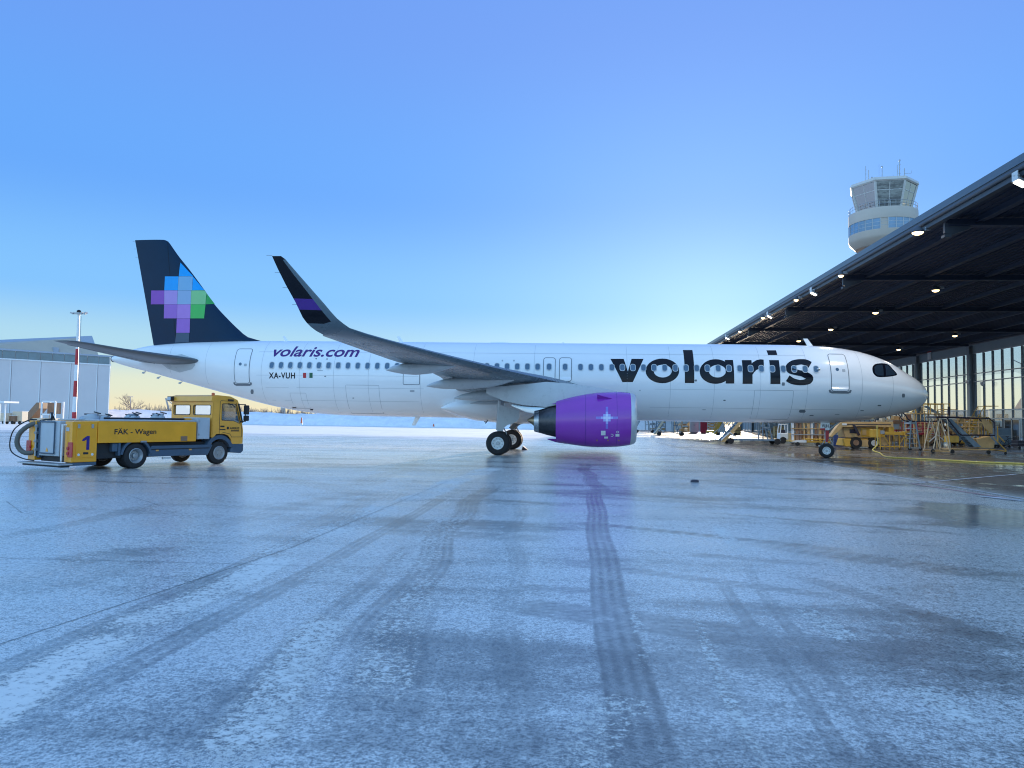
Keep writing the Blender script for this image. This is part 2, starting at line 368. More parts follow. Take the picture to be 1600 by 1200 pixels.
    # clear ice glaze over the frost, patchy, none on crust, little under the canopy
    gl = math_('MULTIPLY', sstep(math_('ADD', math_('MULTIPLY', streak, .8), math_('MULTIPLY', med, .5)), .52, .80, .25, 1), math_('MULTIPLY', math_('SUBTRACT', 1, math_('MULTIPLY', snow, .85)), math_('SUBTRACT', 1, math_('MULTIPLY', shelter, .7))))
    gl = math_('MULTIPLY', gl, math_('SUBTRACT', 1, math_('MULTIPLY', T, .75)))
    L.new(gl, p.inputs['Coat Weight']); p.inputs['Coat IOR'].default_value = 1.42; L.new(sstep(med, .35, .65, .20, .36), p.inputs['Coat Roughness'])
    col2 = mixc(wtr, col, (.16, .18, .18)); L.new(col2, p.inputs['Base Color'])
    hgt = math_('ADD', math_('ADD', math_('MULTIPLY', grain, .5), math_('MULTIPLY', speck, .25)), math_('ADD', math_('MULTIPLY', snow, 1.2), math_('MULTIPLY', fine, .7)))
    b = N.new('ShaderNodeBump'); b.inputs['Distance'].default_value = .012
    L.new(mixf(wtr, math_('MULTIPLY', mixf(frg, .22, .60), sstep(Y, -37, -22, 1, .22)), .05), b.inputs['Strength']); L.new(hgt, b.inputs['Height']); L.new(b.outputs[0], p.inputs['Normal'])
    return m
K['apron'] = ground_material()
TRACKS = (((1003, 1200), (927, 770), .17, .08, 1.0), ((930, 770), (915, 725), .20, .2, .7), ((560, 1010), (700, 830), .20, .18, .8), ((690, 840), (770, 760), .20, .18, .7),
                             ((500, 1190), (640, 940), .22, .3, .45), ((800, 947), (1180, 1003), .24, .2, .9), ((1150, 995), (1600, 1055), .2, .2, .4), ((800, 915), (1000, 935), .1, .12, .7),
                             ((900, 818), (1320, 856), .13, .15, .9), ((1180, 845), (1600, 905), .3, .3, .6), ((900, 882), (1300, 936), .12, .12, .7), ((860, 872), (1200, 925), .10, .15, .5), ((1080, 866), (1290, 880), .14, .15, .7),
                             ((1110, 1020), (1560, 1180), .12, .2, .3), ((420, 846), (600, 770), .25, .3, .5), ((330, 822), (520, 775), .2, .3, .4), ((0, 842), (250, 790), .15, .25, .55), ((100, 880), (230, 862), .25, .4, .8),
                             ((1120, 760), (1310, 768), .2, .3, .6), ((1040, 745), (1270, 770), .15, .25, .5), ((560, 735), (760, 735), .3, .5, .5), ((420, 745), (640, 780), .3, .5, .5), ((880, 775), (1200, 790), .2, .3, .6), ((-120, 1110), (560, 800), .14, .1, .75), ((20, 1140), (700, 775), .12, .1, .7), ((250, 1190), (640, 850), .10, .1, .6), ((1330, 1195), (1130, 905), .05, .06, .6), ((1400, 1190), (1170, 890), .05, .06, .5), ((760, 1195), (820, 790), .10, .15, .45), ((1240, 900), (1600, 1010), .14, .12, .6), ((1100, 800), (1500, 835), .10, .10, .7), ((960, 770), (1330, 800), .10, .12, .6), ((600, 770), (880, 790), .12, .2, .6), ((600, 830), (860, 845), .2, .4, .6), ((520, 880), (800, 905), .2, .4, .4),
                             ((1000, 1060), (1250, 1120), .12, .2, .3), ((0, 930), (230, 870), .3, .5, .4), ((1020, 690), (1180, 725), .25, .3, .6), ((900, 690), (1060, 740), .25, .3, .5), ((700, 700), (560, 760), .3, .4, .5))
CRUST = (((-260, 1250), (215, 985), .10, .25, 1), ((200, 990), (430, 868), .12, .28, .9), ((420, 870), (610, 785), .2, .4, .7), ((640, 785), (770, 730), .25, .3, .75), ((560, 1090), (660, 900), .12, .25, .7), ((860, 1200), (955, 1080), .10, .2, .5), ((600, 900), (720, 800), .2, .3, .6), ((1120, 822), (1168, 868), .10, .05, .78), ((1250, 950), (1325, 1002), .10, .06, .72), ((1430, 1070), (1515, 1132), .08, .06, .68), ((1075, 955), (1190, 1195), .03, .04, .62), ((300, 1190), (520, 960), .10, .2, .8), ((-60, 930), (330, 820), .1, .3, .6), ((1010, 1060), (990, 900), .03, .05, .5), ((-200, 1170), (110, 1020), .05, .1, .7), ((380, 850), (600, 760), .06, .1, .6), ((470, 905), (560, 870), .2, .2, .5))
def tracks_at(X, Y, table, stripes):
    out = np.zeros_like(X)
    wan = .10*np.sin(X*.9+Y*.35)+.07*np.sin(Y*1.3-X*.5+1.7)
    ss = lambda x, a, b: (lambda t: t*t*(3-2*t))(np.clip((x-a)/(b-a), 0, 1))
    for p, q, h, sf, w in table:
        x0, y0 = gz(*p)[:2]; x1, y1 = gz(*q)[:2]; l = math.hypot(x1-x0, y1-y0); dx, dy = (x1-x0)/l, (y1-y0)/l; fade = min(1.2, .12*l)
        al = (X-x0)*dx+(Y-y0)*dy; sd_ = (Y-y0)*dx-(X-x0)*dy+(wan if sf > .1 else wan*.25); dd = np.abs(sd_)
        if stripes: sf = sf*.5; h = h*.95
        k = (1-ss(dd, h, h+sf))*ss(al, -fade, fade)*(1-ss(al, l-fade, l+fade))*w
        if stripes: k = k*(.93+.07*np.sin(al*70+dd*60+np.sin(al*3.1)*2))*(.80+.20*np.sin(sd_*62+p[0]))
        out = np.maximum(out, k)
    return out
# one ground sheet as a polar grid round the photographer's feet, fine where the camera looks, out to the horizon
th = sorted(set([YAW+math.radians(-43+86*i/780) for i in range(781)]+[YAW+math.radians(43+(274)*i/60) for i in range(1, 60)]))
rr = [.6, 1.2, 1.8]+[2.1*(80/2.1)**(i/430) for i in range(431)]+[90, 110, 140, 180, 240, 320, 450, 650, 1000, 1700]
TH, RR = np.meshgrid(np.array(th), np.array(rr)); GX = CAM[0]+RR*np.sin(TH); GY = CAM[1]+RR*np.cos(TH); nr, nc = GX.shape
V = np.zeros((nr*nc+1, 3)); V[:-1, 0] = GX.ravel(); V[:-1, 1] = GY.ravel(); V[-1] = (CAM[0], CAM[1], 0)
I = np.arange(nr*nc).reshape(nr, nc); J = np.roll(I, -1, axis=1)
Q = np.stack([I[:-1], I[1:], J[1:], J[:-1]], -1).reshape(-1, 4); TRI = np.stack([np.full(nc, nr*nc), I[0], J[0]], -1)
me = bpy.data.meshes.new('apron'); nv, nq, nt = len(V), len(Q), len(TRI)
me.vertices.add(nv); me.vertices.foreach_set('co', V.ravel().astype(np.float32)); me.loops.add(nq*4+nt*3); me.polygons.add(nq+nt)
me.loops.foreach_set('vertex_index', np.concatenate([Q.ravel(), TRI.ravel()]).astype(np.int32))
me.polygons.foreach_set('loop_start', np.concatenate([np.arange(nq)*4, nq*4+np.arange(nt)*3]).astype(np.int32))
me.update(calc_edges=True); me.validate()
if me.polygons[0].normal.z < 0: me.flip_normals()
for nm, tb, st in (('wet_track', TRACKS, True), ('crust', CRUST, False)):
    at_ = me.attributes.new(nm, 'FLOAT', 'POINT'); at_.data.foreach_set('value', tracks_at(V[:, 0], V[:, 1], tb, st).astype(np.float32))
me.materials.append(K['apron']); ap = bpy.data.objects.new('apron', me); COL.objects.link(ap); tag(ap, kind='structure')
# concrete slab joints, as shallow sealed grooves standing 4 mm proud like the tar that fills them
K['tar'] = mat('joint_tar', (.012, .012, .013), .35, var=.2, vscale=9)
def ground_strip(name, pts, w, mt, z=.004, jit=0):
    mm = MB(); P = [Vector((p[0], p[1], z)) for p in pts]; A = []; B = []
    for i in range(len(P)):
        t = P[min(i+1, len(P)-1)]-P[max(0, i-1)]; t.normalize(); n = Vector((-t.y, t.x, 0))*w/2
        j = (random.random()-.5)*jit; A.append(P[i]+n*(1+j)); B.append(P[i]-n*(1-j))
    mm.loft([A, B], caps=False, closed=False); o = mm.build(name, mt); o['kind'] = 'structure'; return o
def gline(*px, n=12):
    out = []
    for i in range(len(px)-1):
        a = gz(*px[i]); b = gz(*px[i+1])
        out += [(a+(b-a)*k/n)[:2] for k in range(n)]
    out.append(gz(*px[-1])[:2]); return out
for px in ([(-80, 870), (380, 881.5)], [(-40, 1020), (250, 925), (455, 856), (700, 752)], [(0, 785), (205, 775)], [(205, 776), (250, 790)], [(10, 783), (35, 802)], [(380, 882), (620, 888)]):
    ground_strip('joint_seal', gline(*px), .009 if px[0][0] < 300 else .007, K['tar'], .004, .5)
# painted markings
K['paint'] = mat('worn_white_marking', (.55, .56, .58), .5, var=.35, vscale=2.5, bump=.3)
K['pinkpaint'] = mat('worn_red_marking', (.42, .25, .27), .5, var=.3, vscale=2.5)
def pl(a, b, w, mt='paint', z=.008): return ground_strip('apron_marking', [tuple(a+(b-a)*k/20)[:2] for k in range(21)], w, K[mt], z, .25)
g = lambda u, v: gz(u, v)
K['wline'] = K['paint']
pl(np.array([-7.45, 75, 0]), np.array([-7.45, -24, 0]), .12)
pl(g(1425, 755.5), g(1590, 741), .13); pl(g(1425, 756), g(1600, 783), .14, 'pinkpaint'); pl(g(1535, 776), g(1600, 783), .30, z=.012)
pl(g(1300, 712), g(1480, 704), .06)
# snow bank, snow field behind
K['snow'] = mat('wind_packed_snow', (.80, .81, .83), .8, var=.12, vscale=.5, bump=.6, bscale=2.5)
def bank(name, x0, x1, yb, h, dpt, n=120, mt='snow', seed=1):
    rnd = random.Random(seed); mm = MB(); R = []
    for i in range(n+1):
        x = x0+(x1-x0)*i/n; k = h*(.9+.06*math.sin(i*.37+seed)+.10*rnd.random()); j = rnd.random()*1.2
        R.append([(x, yb+j, -.3), (x, yb+dpt*.12+j, k*.35), (x, yb+dpt*.25+j, k*.72+.15*rnd.random()), (x, yb+dpt*.4, k), (x, yb+dpt*.6, k*.95), (x, yb+dpt, -.3)])
    mm.loft(R, caps=False, closed=False); return tag(mm.build(name, K[mt], smooth=80), kind='structure')
bank('snow_bank', -175, 15, 128, 3.0, 14, seed=3)
# ================================================================== AIRLINER (nose at X=0, tail towards -X, near wing at -Y)
AO = (-21.97, 0, 0)
AP = empty('airliner', AO, 'white twin-engine airliner with purple engine and dark blue tail parked across the icy apron', 'airliner')
ftop = pchip([(0, 3.37), (.05, 3.58), (.15, 3.76), (.4, 4.03), (.8, 4.31), (1.2, 4.55), (2.0, 5.06), (2.8, 5.39), (3.8, 5.66), (5.4, 5.87), (7.2, 5.93), (22, 5.95), (35, 5.98), (37, 5.97), (39, 5.92), (42.4, 5.69), (43.6, 5.44), (44.5, 5.14), (44.77, 5.05)])
fbot = pchip([(0, 3.37), (.05, 3.14), (.15, 2.96), (.3, 2.78), (.7, 2.56), (1.54, 2.31), (3.15, 2.0), (5, 1.84), (8, 1.79), (29, 1.82), (31.74, 1.88), (33.2, 2.0), (34.7, 2.23), (37.72, 2.93), (40, 3.5), (42.33, 4.1), (44.44, 4.62), (44.77, 4.74)])
fhw = pchip([(0, 0), (.05, .24), (.15, .40), (.3, .58), (.7, .93), (1.2, 1.22), (2, 1.5), (3, 1.73), (4, 1.86), (5.5, 1.945), (7.2, 1.975), (30, 1.975), (33, 1.9), (36, 1.62), (38, 1.35), (40, 1.05), (42, .72), (44.4, .34), (44.77, .22)])
def surf(s, z, off=0.0):
    a, b, w = ftop(s), fbot(s), fhw(s); zc = (a+b)/2; rz = (a-b)/2; t = max(-1, min(1, (z-zc)/rz)); y = w*math.sqrt(max(0, 1-t*t))
    n = Vector((0, y/(w*w), t/rz)).normalized()
    ds = .05; a2, b2, w2 = ftop(s+ds), fbot(s+ds), fhw(s+ds); t2 = max(-1, min(1, (z-(a2+b2)/2)/((a2-b2)/2))); y2 = w2*math.sqrt(max(0, 1-t2*t2))
    nx = (y2-y)/ds*n.y; nn = Vector((nx, n.y, n.z)).normalized()
    return (-s+nn.x*off, -(y+nn.y*off), z+nn.z*off)
def hit(u, v):                                  # ray to the starboard skin -> (station, height)
    d = ray(u, v); Y = -1.9
    for _ in range(25):
        t = (Y-CAM[1])/d[1]; p = np.array(CAM)+d*t; Y2 = surf(-p[0], p[2])[1]; Y = .5*Y+.5*Y2
    return -p[0], p[2]
skin = lambda off: (lambda x, z: surf(-x, z, off))
m = MB(AO); rings = []; NS = 64
st = [.0, .012, .03, .05, .08, .12, .17, .23, .3, .4, .5, .65, .8, 1, 1.2, 1.4, 1.6, 1.8, 2, 2.3, 2.6, 2.9, 3.2, 3.6, 4, 4.5, 5, 5.7, 6.5, 7.2]+[8+i for i in range(22)]+[29.5+.5*i for i in range(30)]+[44.4, 44.6, 44.77]
for s_ in st:
    a, b, w = ftop(s_), fbot(s_), fhw(s_); w = max(w, .004); rz = max((a-b)/2, .004)
    rings.append([(-s_, -w*math.cos(2*PI*j/NS), (a+b)/2+rz*math.sin(2*PI*j/NS)) for j in range(NS)])
m.loft(rings); m.build('fuselage', K['white'], AP, smooth=50)
m = MB(AO); m.lathe((-44.74, 0, 4.895), (-1, 0, 0), [(0, .19), (.10, .175), (.12, .15), (.0, .12)], 24); m.build('tail_exhaust', K['hot'], AP, smooth=40)
# --- belly fairing
m = MB(AO); rings = []
bf = [(14.6, .25, 3.0, 1.0), (14.9, .9, 3.05, .98), (15.6, 1.6, 3.1, .95), (17, 2.05, 3.0, 1.28), (19, 2.15, 2.85, 1.32), (21, 2.16, 2.70, 1.28), (22.5, 2.14, 2.55, 1.12), (23.6, 2.06, 2.40, .86), (24.5, 1.98, 2.33, .55), (25.1, 1.86, 2.30, .25), (25.3, 1.75, 2.3, .06)]
bf = [(14.9, 1.5, 2.75, .2), (15.3, 1.72, 2.75, .5), (16.0, 1.92, 2.75, .85), (17, 2.06, 2.75, 1.12), (19, 2.15, 2.65, 1.12), (21, 2.15, 2.55, 1.02), (22.5, 2.13, 2.50, .93), (23.6, 2.08, 2.42, .75), (24.5, 2.0, 2.36, .50), (25.1, 1.92, 2.32, .25), (25.3, 1.86, 2.3, .07)]
for s_, w, zc, h in bf:
    R = []
    for j in range(48):
        t = 2*PI*j/48; c, sn = math.cos(t), math.sin(t)
        R.append((-s_, -w*math.copysign(abs(c)**.75, c), zc+h*math.copysign(abs(sn)**.8, sn)))
    rings.append(R)
m.loft(rings); m.build('belly_fairing', K['white'], AP, smooth=60)
# seam line round the rear of the belly fairing
def px_strip(name, pxs, wd, mt, par, off=.005, closed=False, fn=None):
    pts = [hit(*p) for p in pxs]; sz_strip(name, pts, wd, mt, par, off, closed)
def sz_strip(name, pts, wd, mt, par, off=.005, closed=False, sub=.25):
    P = []; k = len(pts)
    for i in range(k if closed else k-1):
        a, b = Vector(pts[i]), Vector(pts[(i+1) % k]); n = max(1, int((b-a).length/sub))
        P += [a+(b-a)*j/n for j in range(n)]
    if not closed: P.append(Vector(pts[-1]))
    mm = MB(AO); A = []; B = []; k = len(P)
    for i in range(k):
        t = (P[(i+1) % k]-P[i-1]) if closed else (P[min(i+1, k-1)]-P[max(i-1, 0)])
        t.normalize(); n = Vector((-t.y, t.x))*wd/2; A.append(surf(*(P[i]+n), off)); B.append(surf(*(P[i]-n), off))
    V = A+B; F = [(i, (i+1) % k, k+(i+1) % k, k+i) for i in range(k if closed else k-1)]
    mm.add(V, F); return mm.build(name, mt, par, smooth=60)
def rrect(s0, s1, z0, z1, r, n=4):
    P = []
    for cx, cz, a0 in ((s1-r, z1-r, 0), (s0+r, z1-r, PI/2), (s0+r, z0+r, PI), (s1-r, z0+r, 1.5*PI)):
        for i in range(n+1): t = a0+PI/2*i/n; P.append((cx+r*math.cos(t), cz+r*math.sin(t)))
    return P
def skin_panel(name, ring, mt, off, par):
    return wrap(curve_mesh([[(-s_, z) for s_, z in ring]]), skin(off), name, mt, par, AO, .12)
# --- doors
def door(s0, s1, z0, z1, r=.12):
    d = skin_panel('door', rrect(s0, s1, z0, z1, r), K['white'], .010, AP)
    sz_strip('door_seal', rrect(s0-.012, s1+.012, z0-.012, z1+.012, r), .034, K['seam'], d, .012, True, .12)
    return d
def sill(s0, s1, z, par):
    sz_strip('scuff_plate', [(s1+.10, z+.13), (s1+.07, z+.03), (s1-.02, z), (s0+.02, z), (s0-.07, z+.03), (s0-.10, z+.13)], .10, K['seam'], par, .014, False, .1)
d1 = door(4.58, 5.42, 3.44, 5.33); sill(4.58, 5.42, 3.36, d1)
d4 = door(35.93, 36.80, 3.53, 5.40); sill(35.93, 36.80, 3.43, d4)
for dd, sc, zc in ((d1, 5.0, 4.52), (d4, 36.35, 4.55)):
    wrap(curve_mesh([[(-sc-.11+.085*math.cos(t*PI/8), zc+.085*math.sin(t*PI/8)) for t in range(16)]]), skin(.016), 'door_window', K['cabinglass'], dd, AO, .2)
    wrap(curve_mesh([rrect(-sc+.12, -sc+.28, zc-.12, zc+.02, .03)]), skin(.016), 'door_handle', K['seamlight'], dd, AO, .2)
for u0, u1 in ((849.5, 867), (874.5, 892.5)):
    a = hit(u0, 577); b = hit(u1, 577); zt = hit((u0+u1)/2, 559.5)[1]; zb = hit((u0+u1)/2, 595.5)[1]
    door(b[0], a[0], zb, zt, .12)
# rear overwing exit and cargo door outlines
for nm, u0, u1, v0, v1, wd, mt, r in (('exit_outline', 631, 656.5, 572, 601, .03, 'seam', .06), ('cargo_door_outline', 540, 592, 601.5, 646, .02, 'seamlight', .05), ('cargo_door_outline', 1179, 1240, 609.5, 655, .02, 'seamlight', .05), ('bulk_door_outline', 453, 478, 614, 638, .014, 'seamlight', .04)):
    a = hit(u0, v0); b = hit(u1, v0); zb = hit((u0+u1)/2, v1)[1]
    sz_strip(nm, rrect(b[0], a[0], zb, a[1], r), wd, K[mt], AP, .006, True, .2)
for s_ in (2.3, 3.9, 6.6, 8.9, 11.2, 13.4, 15.6, 20.4, 23.6, 26.4, 29.2, 31.1, 33.0, 35.2, 38.6, 40.9):
    sz_strip('skin_joint', [(s_, fbot(s_)+(ftop(s_)-fbot(s_))*f) for f in (.985, .85, .65, .45, .25, .1, .02)], .012, K['seamlight'], AP, .004, False, .12)
for z, s0, s1 in ((3.42, 6.5, 14.2), (3.30, 26.2, 35), (5.25, 6.6, 35.5), (2.5, 4.5, 14.4), (2.62, 26.5, 34.8), (3.95, 26.5, 35.5)):
    sz_strip('skin_joint', [(s0, z), (s1, z)], .011, K['seamlight'], AP, .004, False, 1.0)
# --- cabin windows: one mesh, one object each, pane as its sub-part
zw = hit(1000, 574.5)[1]
def win_mesh(ring_only):
    mm = MB()
    def rr(w, h, r, y): return [(x, y, z) for x, z in rrect(-w/2, w/2, -h/2, h/2, r, 4)]
    if ring_only:
        mm.loft([rr(.285, .40, .115, .0), rr(.285, .40, .115, -.012), rr(.225, .335, .095, -.012), rr(.225, .335, .095, .004)], caps=False)
    else: mm.add(rr(.23, .34, .095, -.003), [tuple(range(20))])
    return mm
wsrc = psrc = None
svals = [hit(1275, 577)[0]+.533*i for i in range(18)]
e1 = [hit(858, 574)[0], hit(883, 574)[0]]
svals = [hit(1275, 577)[0]+(hit(907, 574)[0]-hit(1275, 577)[0])/22*i for i in range(23)]+e1
s3 = hit(840, 574)[0]; s9 = hit(425, 570)[0]; n9 = round((s9-s3)/.533)
svals += [s3+(s9-s3)*i/n9 for i in range(n9+1)]
a_, b_ = ftop(20), fbot(20)
for s_ in svals:
    p = surf(s_, zw-(.03 if s_ > 25 else 0), .016 if s_ in e1 or s_ > 30.5 else .004)
    t = (p[2]-(a_+b_)/2)/((a_-b_)/2); ang = math.atan2(t/((a_-b_)/2), math.sqrt(1-t*t)/1.975)
    loc = [p[i]-AO[i] for i in range(3)]
    if wsrc is None:
        wsrc = win_mesh(True).build('cabin_window', K['grey'], AP, smooth=40, loc=loc); wsrc.rotation_euler = (-ang, 0, 0)
        psrc = win_mesh(False).build('pane', K['cabinglass'], wsrc)
    else:
        o = inst('cabin_window', wsrc, AP, loc, (-ang, 0, 0)); inst('pane', psrc, o, (0, 0, 0))
# --- cockpit windows
def z3(x, y): return (1220+x/6.154, 500+y/6.154)
def px_panel(name, pxs, mt, off, par, step=.05):
    return wrap(curve_mesh([[(-hit(*p)[0], hit(*p)[1]) for p in pxs]]), skin(off), name, mt, par, AO, step, step)
def smoothp(P, n=4):
    out = []; k = len(P)
    for i in range(k):
        p0, p1, p2, p3 = [np.array(P[(i+j) % k], float) for j in (-1, 0, 1, 2)]
        for a in range(n):
            t = a/n; out.append(tuple(.5*((2*p1)+(-p0+p2)*t+(2*p0-5*p1+4*p2-p3)*t*t+(-p0+3*p1-3*p2+p3)*t**3)))
    return out
msk = px_panel('cockpit_mask', [z3(*p) for p in smoothp([(880, 478), (888, 440), (925, 420), (1000, 418), (1042, 436), (1078, 474), (1118, 522), (1085, 538), (1000, 548), (930, 546), (893, 518)], 3)], K['black'], .006, AP)
for P in ([(899, 455), (924, 433), (976, 430), (988, 536), (930, 535), (902, 508)], [(998, 431), (1034, 438), (1066, 474), (1106, 519), (1082, 531), (1010, 537)]):
    px_panel('cockpit_window', [z3(*p) for p in P], K['darkglass'], .012, msk, .06)
# --- big title
def z5(x, y): return (900+x/4, 500+y/4)
def ell(cx, cy, rx, ry, n=36): return [(cx+rx*math.cos(2*PI*i/n), cy+ry*math.sin(2*PI*i/n)) for i in range(n)]
def stroke(P, w):
    Q = []
    for i in range(len(P)-1):
        p0, p1, p2, p3 = [np.array(P[max(0, min(len(P)-1, i+j))], float) for j in (-1, 0, 1, 2)]
        for a in range(5):
            t = a/5; Q.append(.5*((2*p1)+(-p0+p2)*t+(2*p0-5*p1+4*p2-p3)*t*t+(-p0+3*p1-3*p2+p3)*t**3))
    Q.append(np.array(P[-1], float)); A = []; B = []
    for i in range(len(Q)):
        t = Q[min(i+1, len(Q)-1)]-Q[max(0, i-1)]; t = t/np.linalg.norm(t); n = np.array([-t[1], t[0]])*w(t)/2; A.append(tuple(Q[i]+n)); B.append(tuple(Q[i]-n))
    return A+B[::-1]
sS = stroke([(282, 432), (232, 407), (180, 403), (120, 418), (84, 452), (100, 488), (160, 506), (220, 520), (272, 552), (262, 586), (215, 600), (165, 600), (110, 586), (66, 560)], lambda t: 50+26*abs(t[1]))
sS = [((1220+x/6.154-900)*4, (y/6.154)*4) for x, y in sS]
letters = [
    [[(215, 243), (298, 243), (324, 322), (347, 243), (422, 243), (355, 388), (290, 388)]],
    [ell(540, 318, 105, 77), ell(542, 319, 56, 40)],
    [[(668, 188), (727, 188), (739, 394), (680, 394)]],
    [ell(872, 322, 99, 77), ell(884, 320, 53, 39)], [[(930, 250), (981, 250), (989, 397), (936, 397)]],
    [[(1036, 251), (1096, 251), (1103, 399), (1041, 399)]], [[(1090, 290), (1103, 266), (1128, 251), (1153, 246), (1172, 248), (1175, 306), (1148, 305), (1128, 312), (1112, 328), (1098, 350)]],
    [[(1207, 251), (1267, 251), (1277, 400), (1215, 400)]], [[(1190, 190), (1249, 190), (1258, 219), (1201, 219)]],
    [sS]]
for L_ in letters:
    wrap(curve_mesh([[(-hit(*z5(*p))[0], hit(*z5(*p))[1]) for p in c] for c in L_]), skin(.004+.0004*letters.index(L_)), 'lettering', K['black'], AP, AO, .10)
# --- small titles
def skin_text(s, u0, u1, vt, vb, mt, weight=0, shear=0, space=1, name='lettering'):
    um = (u0+u1)/2; a = hit(u0, (vt+vb)/2); b = hit(u1, (vt+vb)/2); zt = hit(um, vt)[1]; zb = hit(um, vb)[1]
    return wrap(fit_text(text_mesh(s, weight, shear, space), -a[0], -b[0], zb, zt), skin(.006), name, mt, AP, AO, .10)
skin_text('volaris.com', 427, 562, 541.5, 557.5, K['violet_text'], .018, .22)
skin_text('XA-VUH', 420, 461, 582, 591.5, K['black'], .025, 0, 1.15)
for i, (nm, cl) in enumerate((('r', (.5, .02, .03)), ('w', (.75, .75, .75)), ('g', (.01, .11, .05)))):
    u0 = 473.5+i*5; mt_ = mat('flag_'+nm, cl, .4, var=0, rvar=0)
    px_panel('flag_band', [(u0, 582.5), (u0+5, 582.5), (u0+5, 590.5), (u0, 590.5)], mt_, .006+.0005*i, AP, .2)
def spot(u, v, w, h, mt, nm='service_panel'):
    px_panel(nm, [(u-w/2+w*.15, v-h/2), (u+w/2-w*.15, v-h/2), (u+w/2, v), (u+w/2-w*.15, v+h/2), (u-w/2+w*.15, v+h/2), (u-w/2, v)], mt, .006, AP, .2)
for u, v, w, h, k in ((1253.5, 642.5, 11, 4.5, 'seam'), (1268, 649, 7, 1.3, 'seam'), (1347, 641.5, 6, 1.2, 'seam'), (1374, 633.5, 6, 2, 'seam'), (1308, 647.5, 8, 1.2, 'seamlight'), (1411.5, 618, 5, 6, 'seam'), (1132, 625.5, 4, 1.8, 'seam'), (1224, 600, 5, 5, 'seam'), (1087, 594.5, 4, 3, 'seam'), (394, 612, 5, 7, 'seam'), (460, 637, 7, 2, 'black'), (487, 640, 5, 2.5, 'black'), (508, 588, 3, 1.5, 'seam'), (494, 560.5, 2.5, 1.8, 'seam'), (511, 561, 2.5, 1.8, 'seam'), (785, 563.5, 2.5, 2.5, 'seamlight'), (803, 563.5, 2.5, 2.5, 'seamlight'), (500, 579, 10, 1.2, 'seamlight'), (644, 611, 8, 3, 'seamlight'), (552, 622, 3, 2, 'seamlight'), (1000, 610, 2, 2, 'seamlight'), (1100, 640, 6, 1.2, 'seamlight')):
    spot(u, v, w, h, K[k])
# --- aerials
for s_, h, b, up in ((hit(1275, 545)[0], .42, .30, 1), (34.5, .32, .2, 1), (27.9, .35, .22, 1), (26.9, .5, .30, -1), (16.5, .05, .3, 1), (22.4, .08, 1.6, 1), (18.9, .10, .12, 1)):
    mm = MB(AO); z0 = ftop(s_)-.03 if up > 0 else fbot(s_)+.03
    lean = .30*h/.42 if up > 0 else .28
    R = [[(-s_+b/2, -.02, z0), (-s_, -.035, z0), (-s_-b/2, 0, z0), (-s_, .035, z0)]]
    R.append([(-s_+b*.2-lean*.7, -.01, z0+up*h), (-s_-lean*.8, -.015, z0+up*h), (-s_-b*.25-lean, 0, z0+up*h), (-s_-lean*.8, .015, z0+up*h)])
    mm.loft(R); mm.build('aerial', K['white'], AP)
for u, v in ((1278.5, 577),):
    p = surf(*hit(u, v), .02); mm = MB(AO); mm.lathe(p, (1, 0, 0), [(-.10, .0), (-.06, .05), (0, .07), (.06, .05), (.10, 0)], 12); mm.build('ice_light', K['metal'], AP, smooth=60)
# --- wing
def foil(t, n=9):
    U = [(1-math.cos(PI*i/n))/2 for i in range(n+1)]
    yt = lambda x: 5*t*(.2969*math.sqrt(x)-.126*x-.3516*x*x+.2843*x**3-.1036*x**4)+.0015
    return [(x, yt(x)*1.05) for x in U]+[(x, -yt(x)*.95) for x in U[-1::-1]][:-1]     # LE -> TE over the top, back underneath
def wing_ring(y, le, te, t, cant, sgn):
    le = Vector(le); te = Vector(te); c = te-le
    nrm = Vector((0, math.sin(math.radians(cant)), math.cos(math.radians(cant))))
    R = []
    for x, h in foil(t):
        p = le+c*x+nrm*h*c.length; R.append((p.x, p.y*(1 if sgn < 0 else -1), p.z))
    return R
zle = pchip([(0, 3.2), (1.9, 3.38), (3.8, 3.58), (8, 3.86), (12, 4.17), (15.1, 4.46), (16.3, 4.60)]); zte = pchip([(0, 3.15), (1.9, 3.25), (6.4, 3.68), (10, 3.98), (13.7, 4.30), (16.3, 4.53)])
ste = pchip([(0, 24.4), (6.4, 24.5), (11.25, 25.7), (16.3, 26.95)]); tcr = pchip([(0, .15), (3, .14), (6.4, .118), (16.3, .105)])
wing_st = [(y, (-(16.9+.53*y), -y, zle(y)), (-ste(y), -y, zte(y)), tcr(y), 4) for y in (0, 1.2, 1.9, 2.6, 3.5, 4.6, 5.6, 6.4, 7.5, 8.8, 10, 11.25, 12.5, 13.7, 15, 15.8)]
shk = [(16.35, (547, 513), (505, 523), .10, 14), (16.6, (537, 506), (494, 517), .10, 24), (16.82, (527, 498), (486, 511), .10, 36), (17.0, (517, 487), (479, 504), .095, 47), (17.15, (507, 475), (473, 496), .09, 56), (17.4, (485, 450), (461, 471), .085, 65), (17.65, (464, 426), (446, 444), .08, 70), (17.8, (451, 411), (434, 420), .08, 71), (17.86, (446, 405), (429, 409), .08, 71), (17.9, (439, 400), (425, 400), .07, 71)]
shk_st = [(y, tuple(atY(*a, -y)), tuple(atY(*b, -y)), t, c) for y, a, b, t, c in shk]
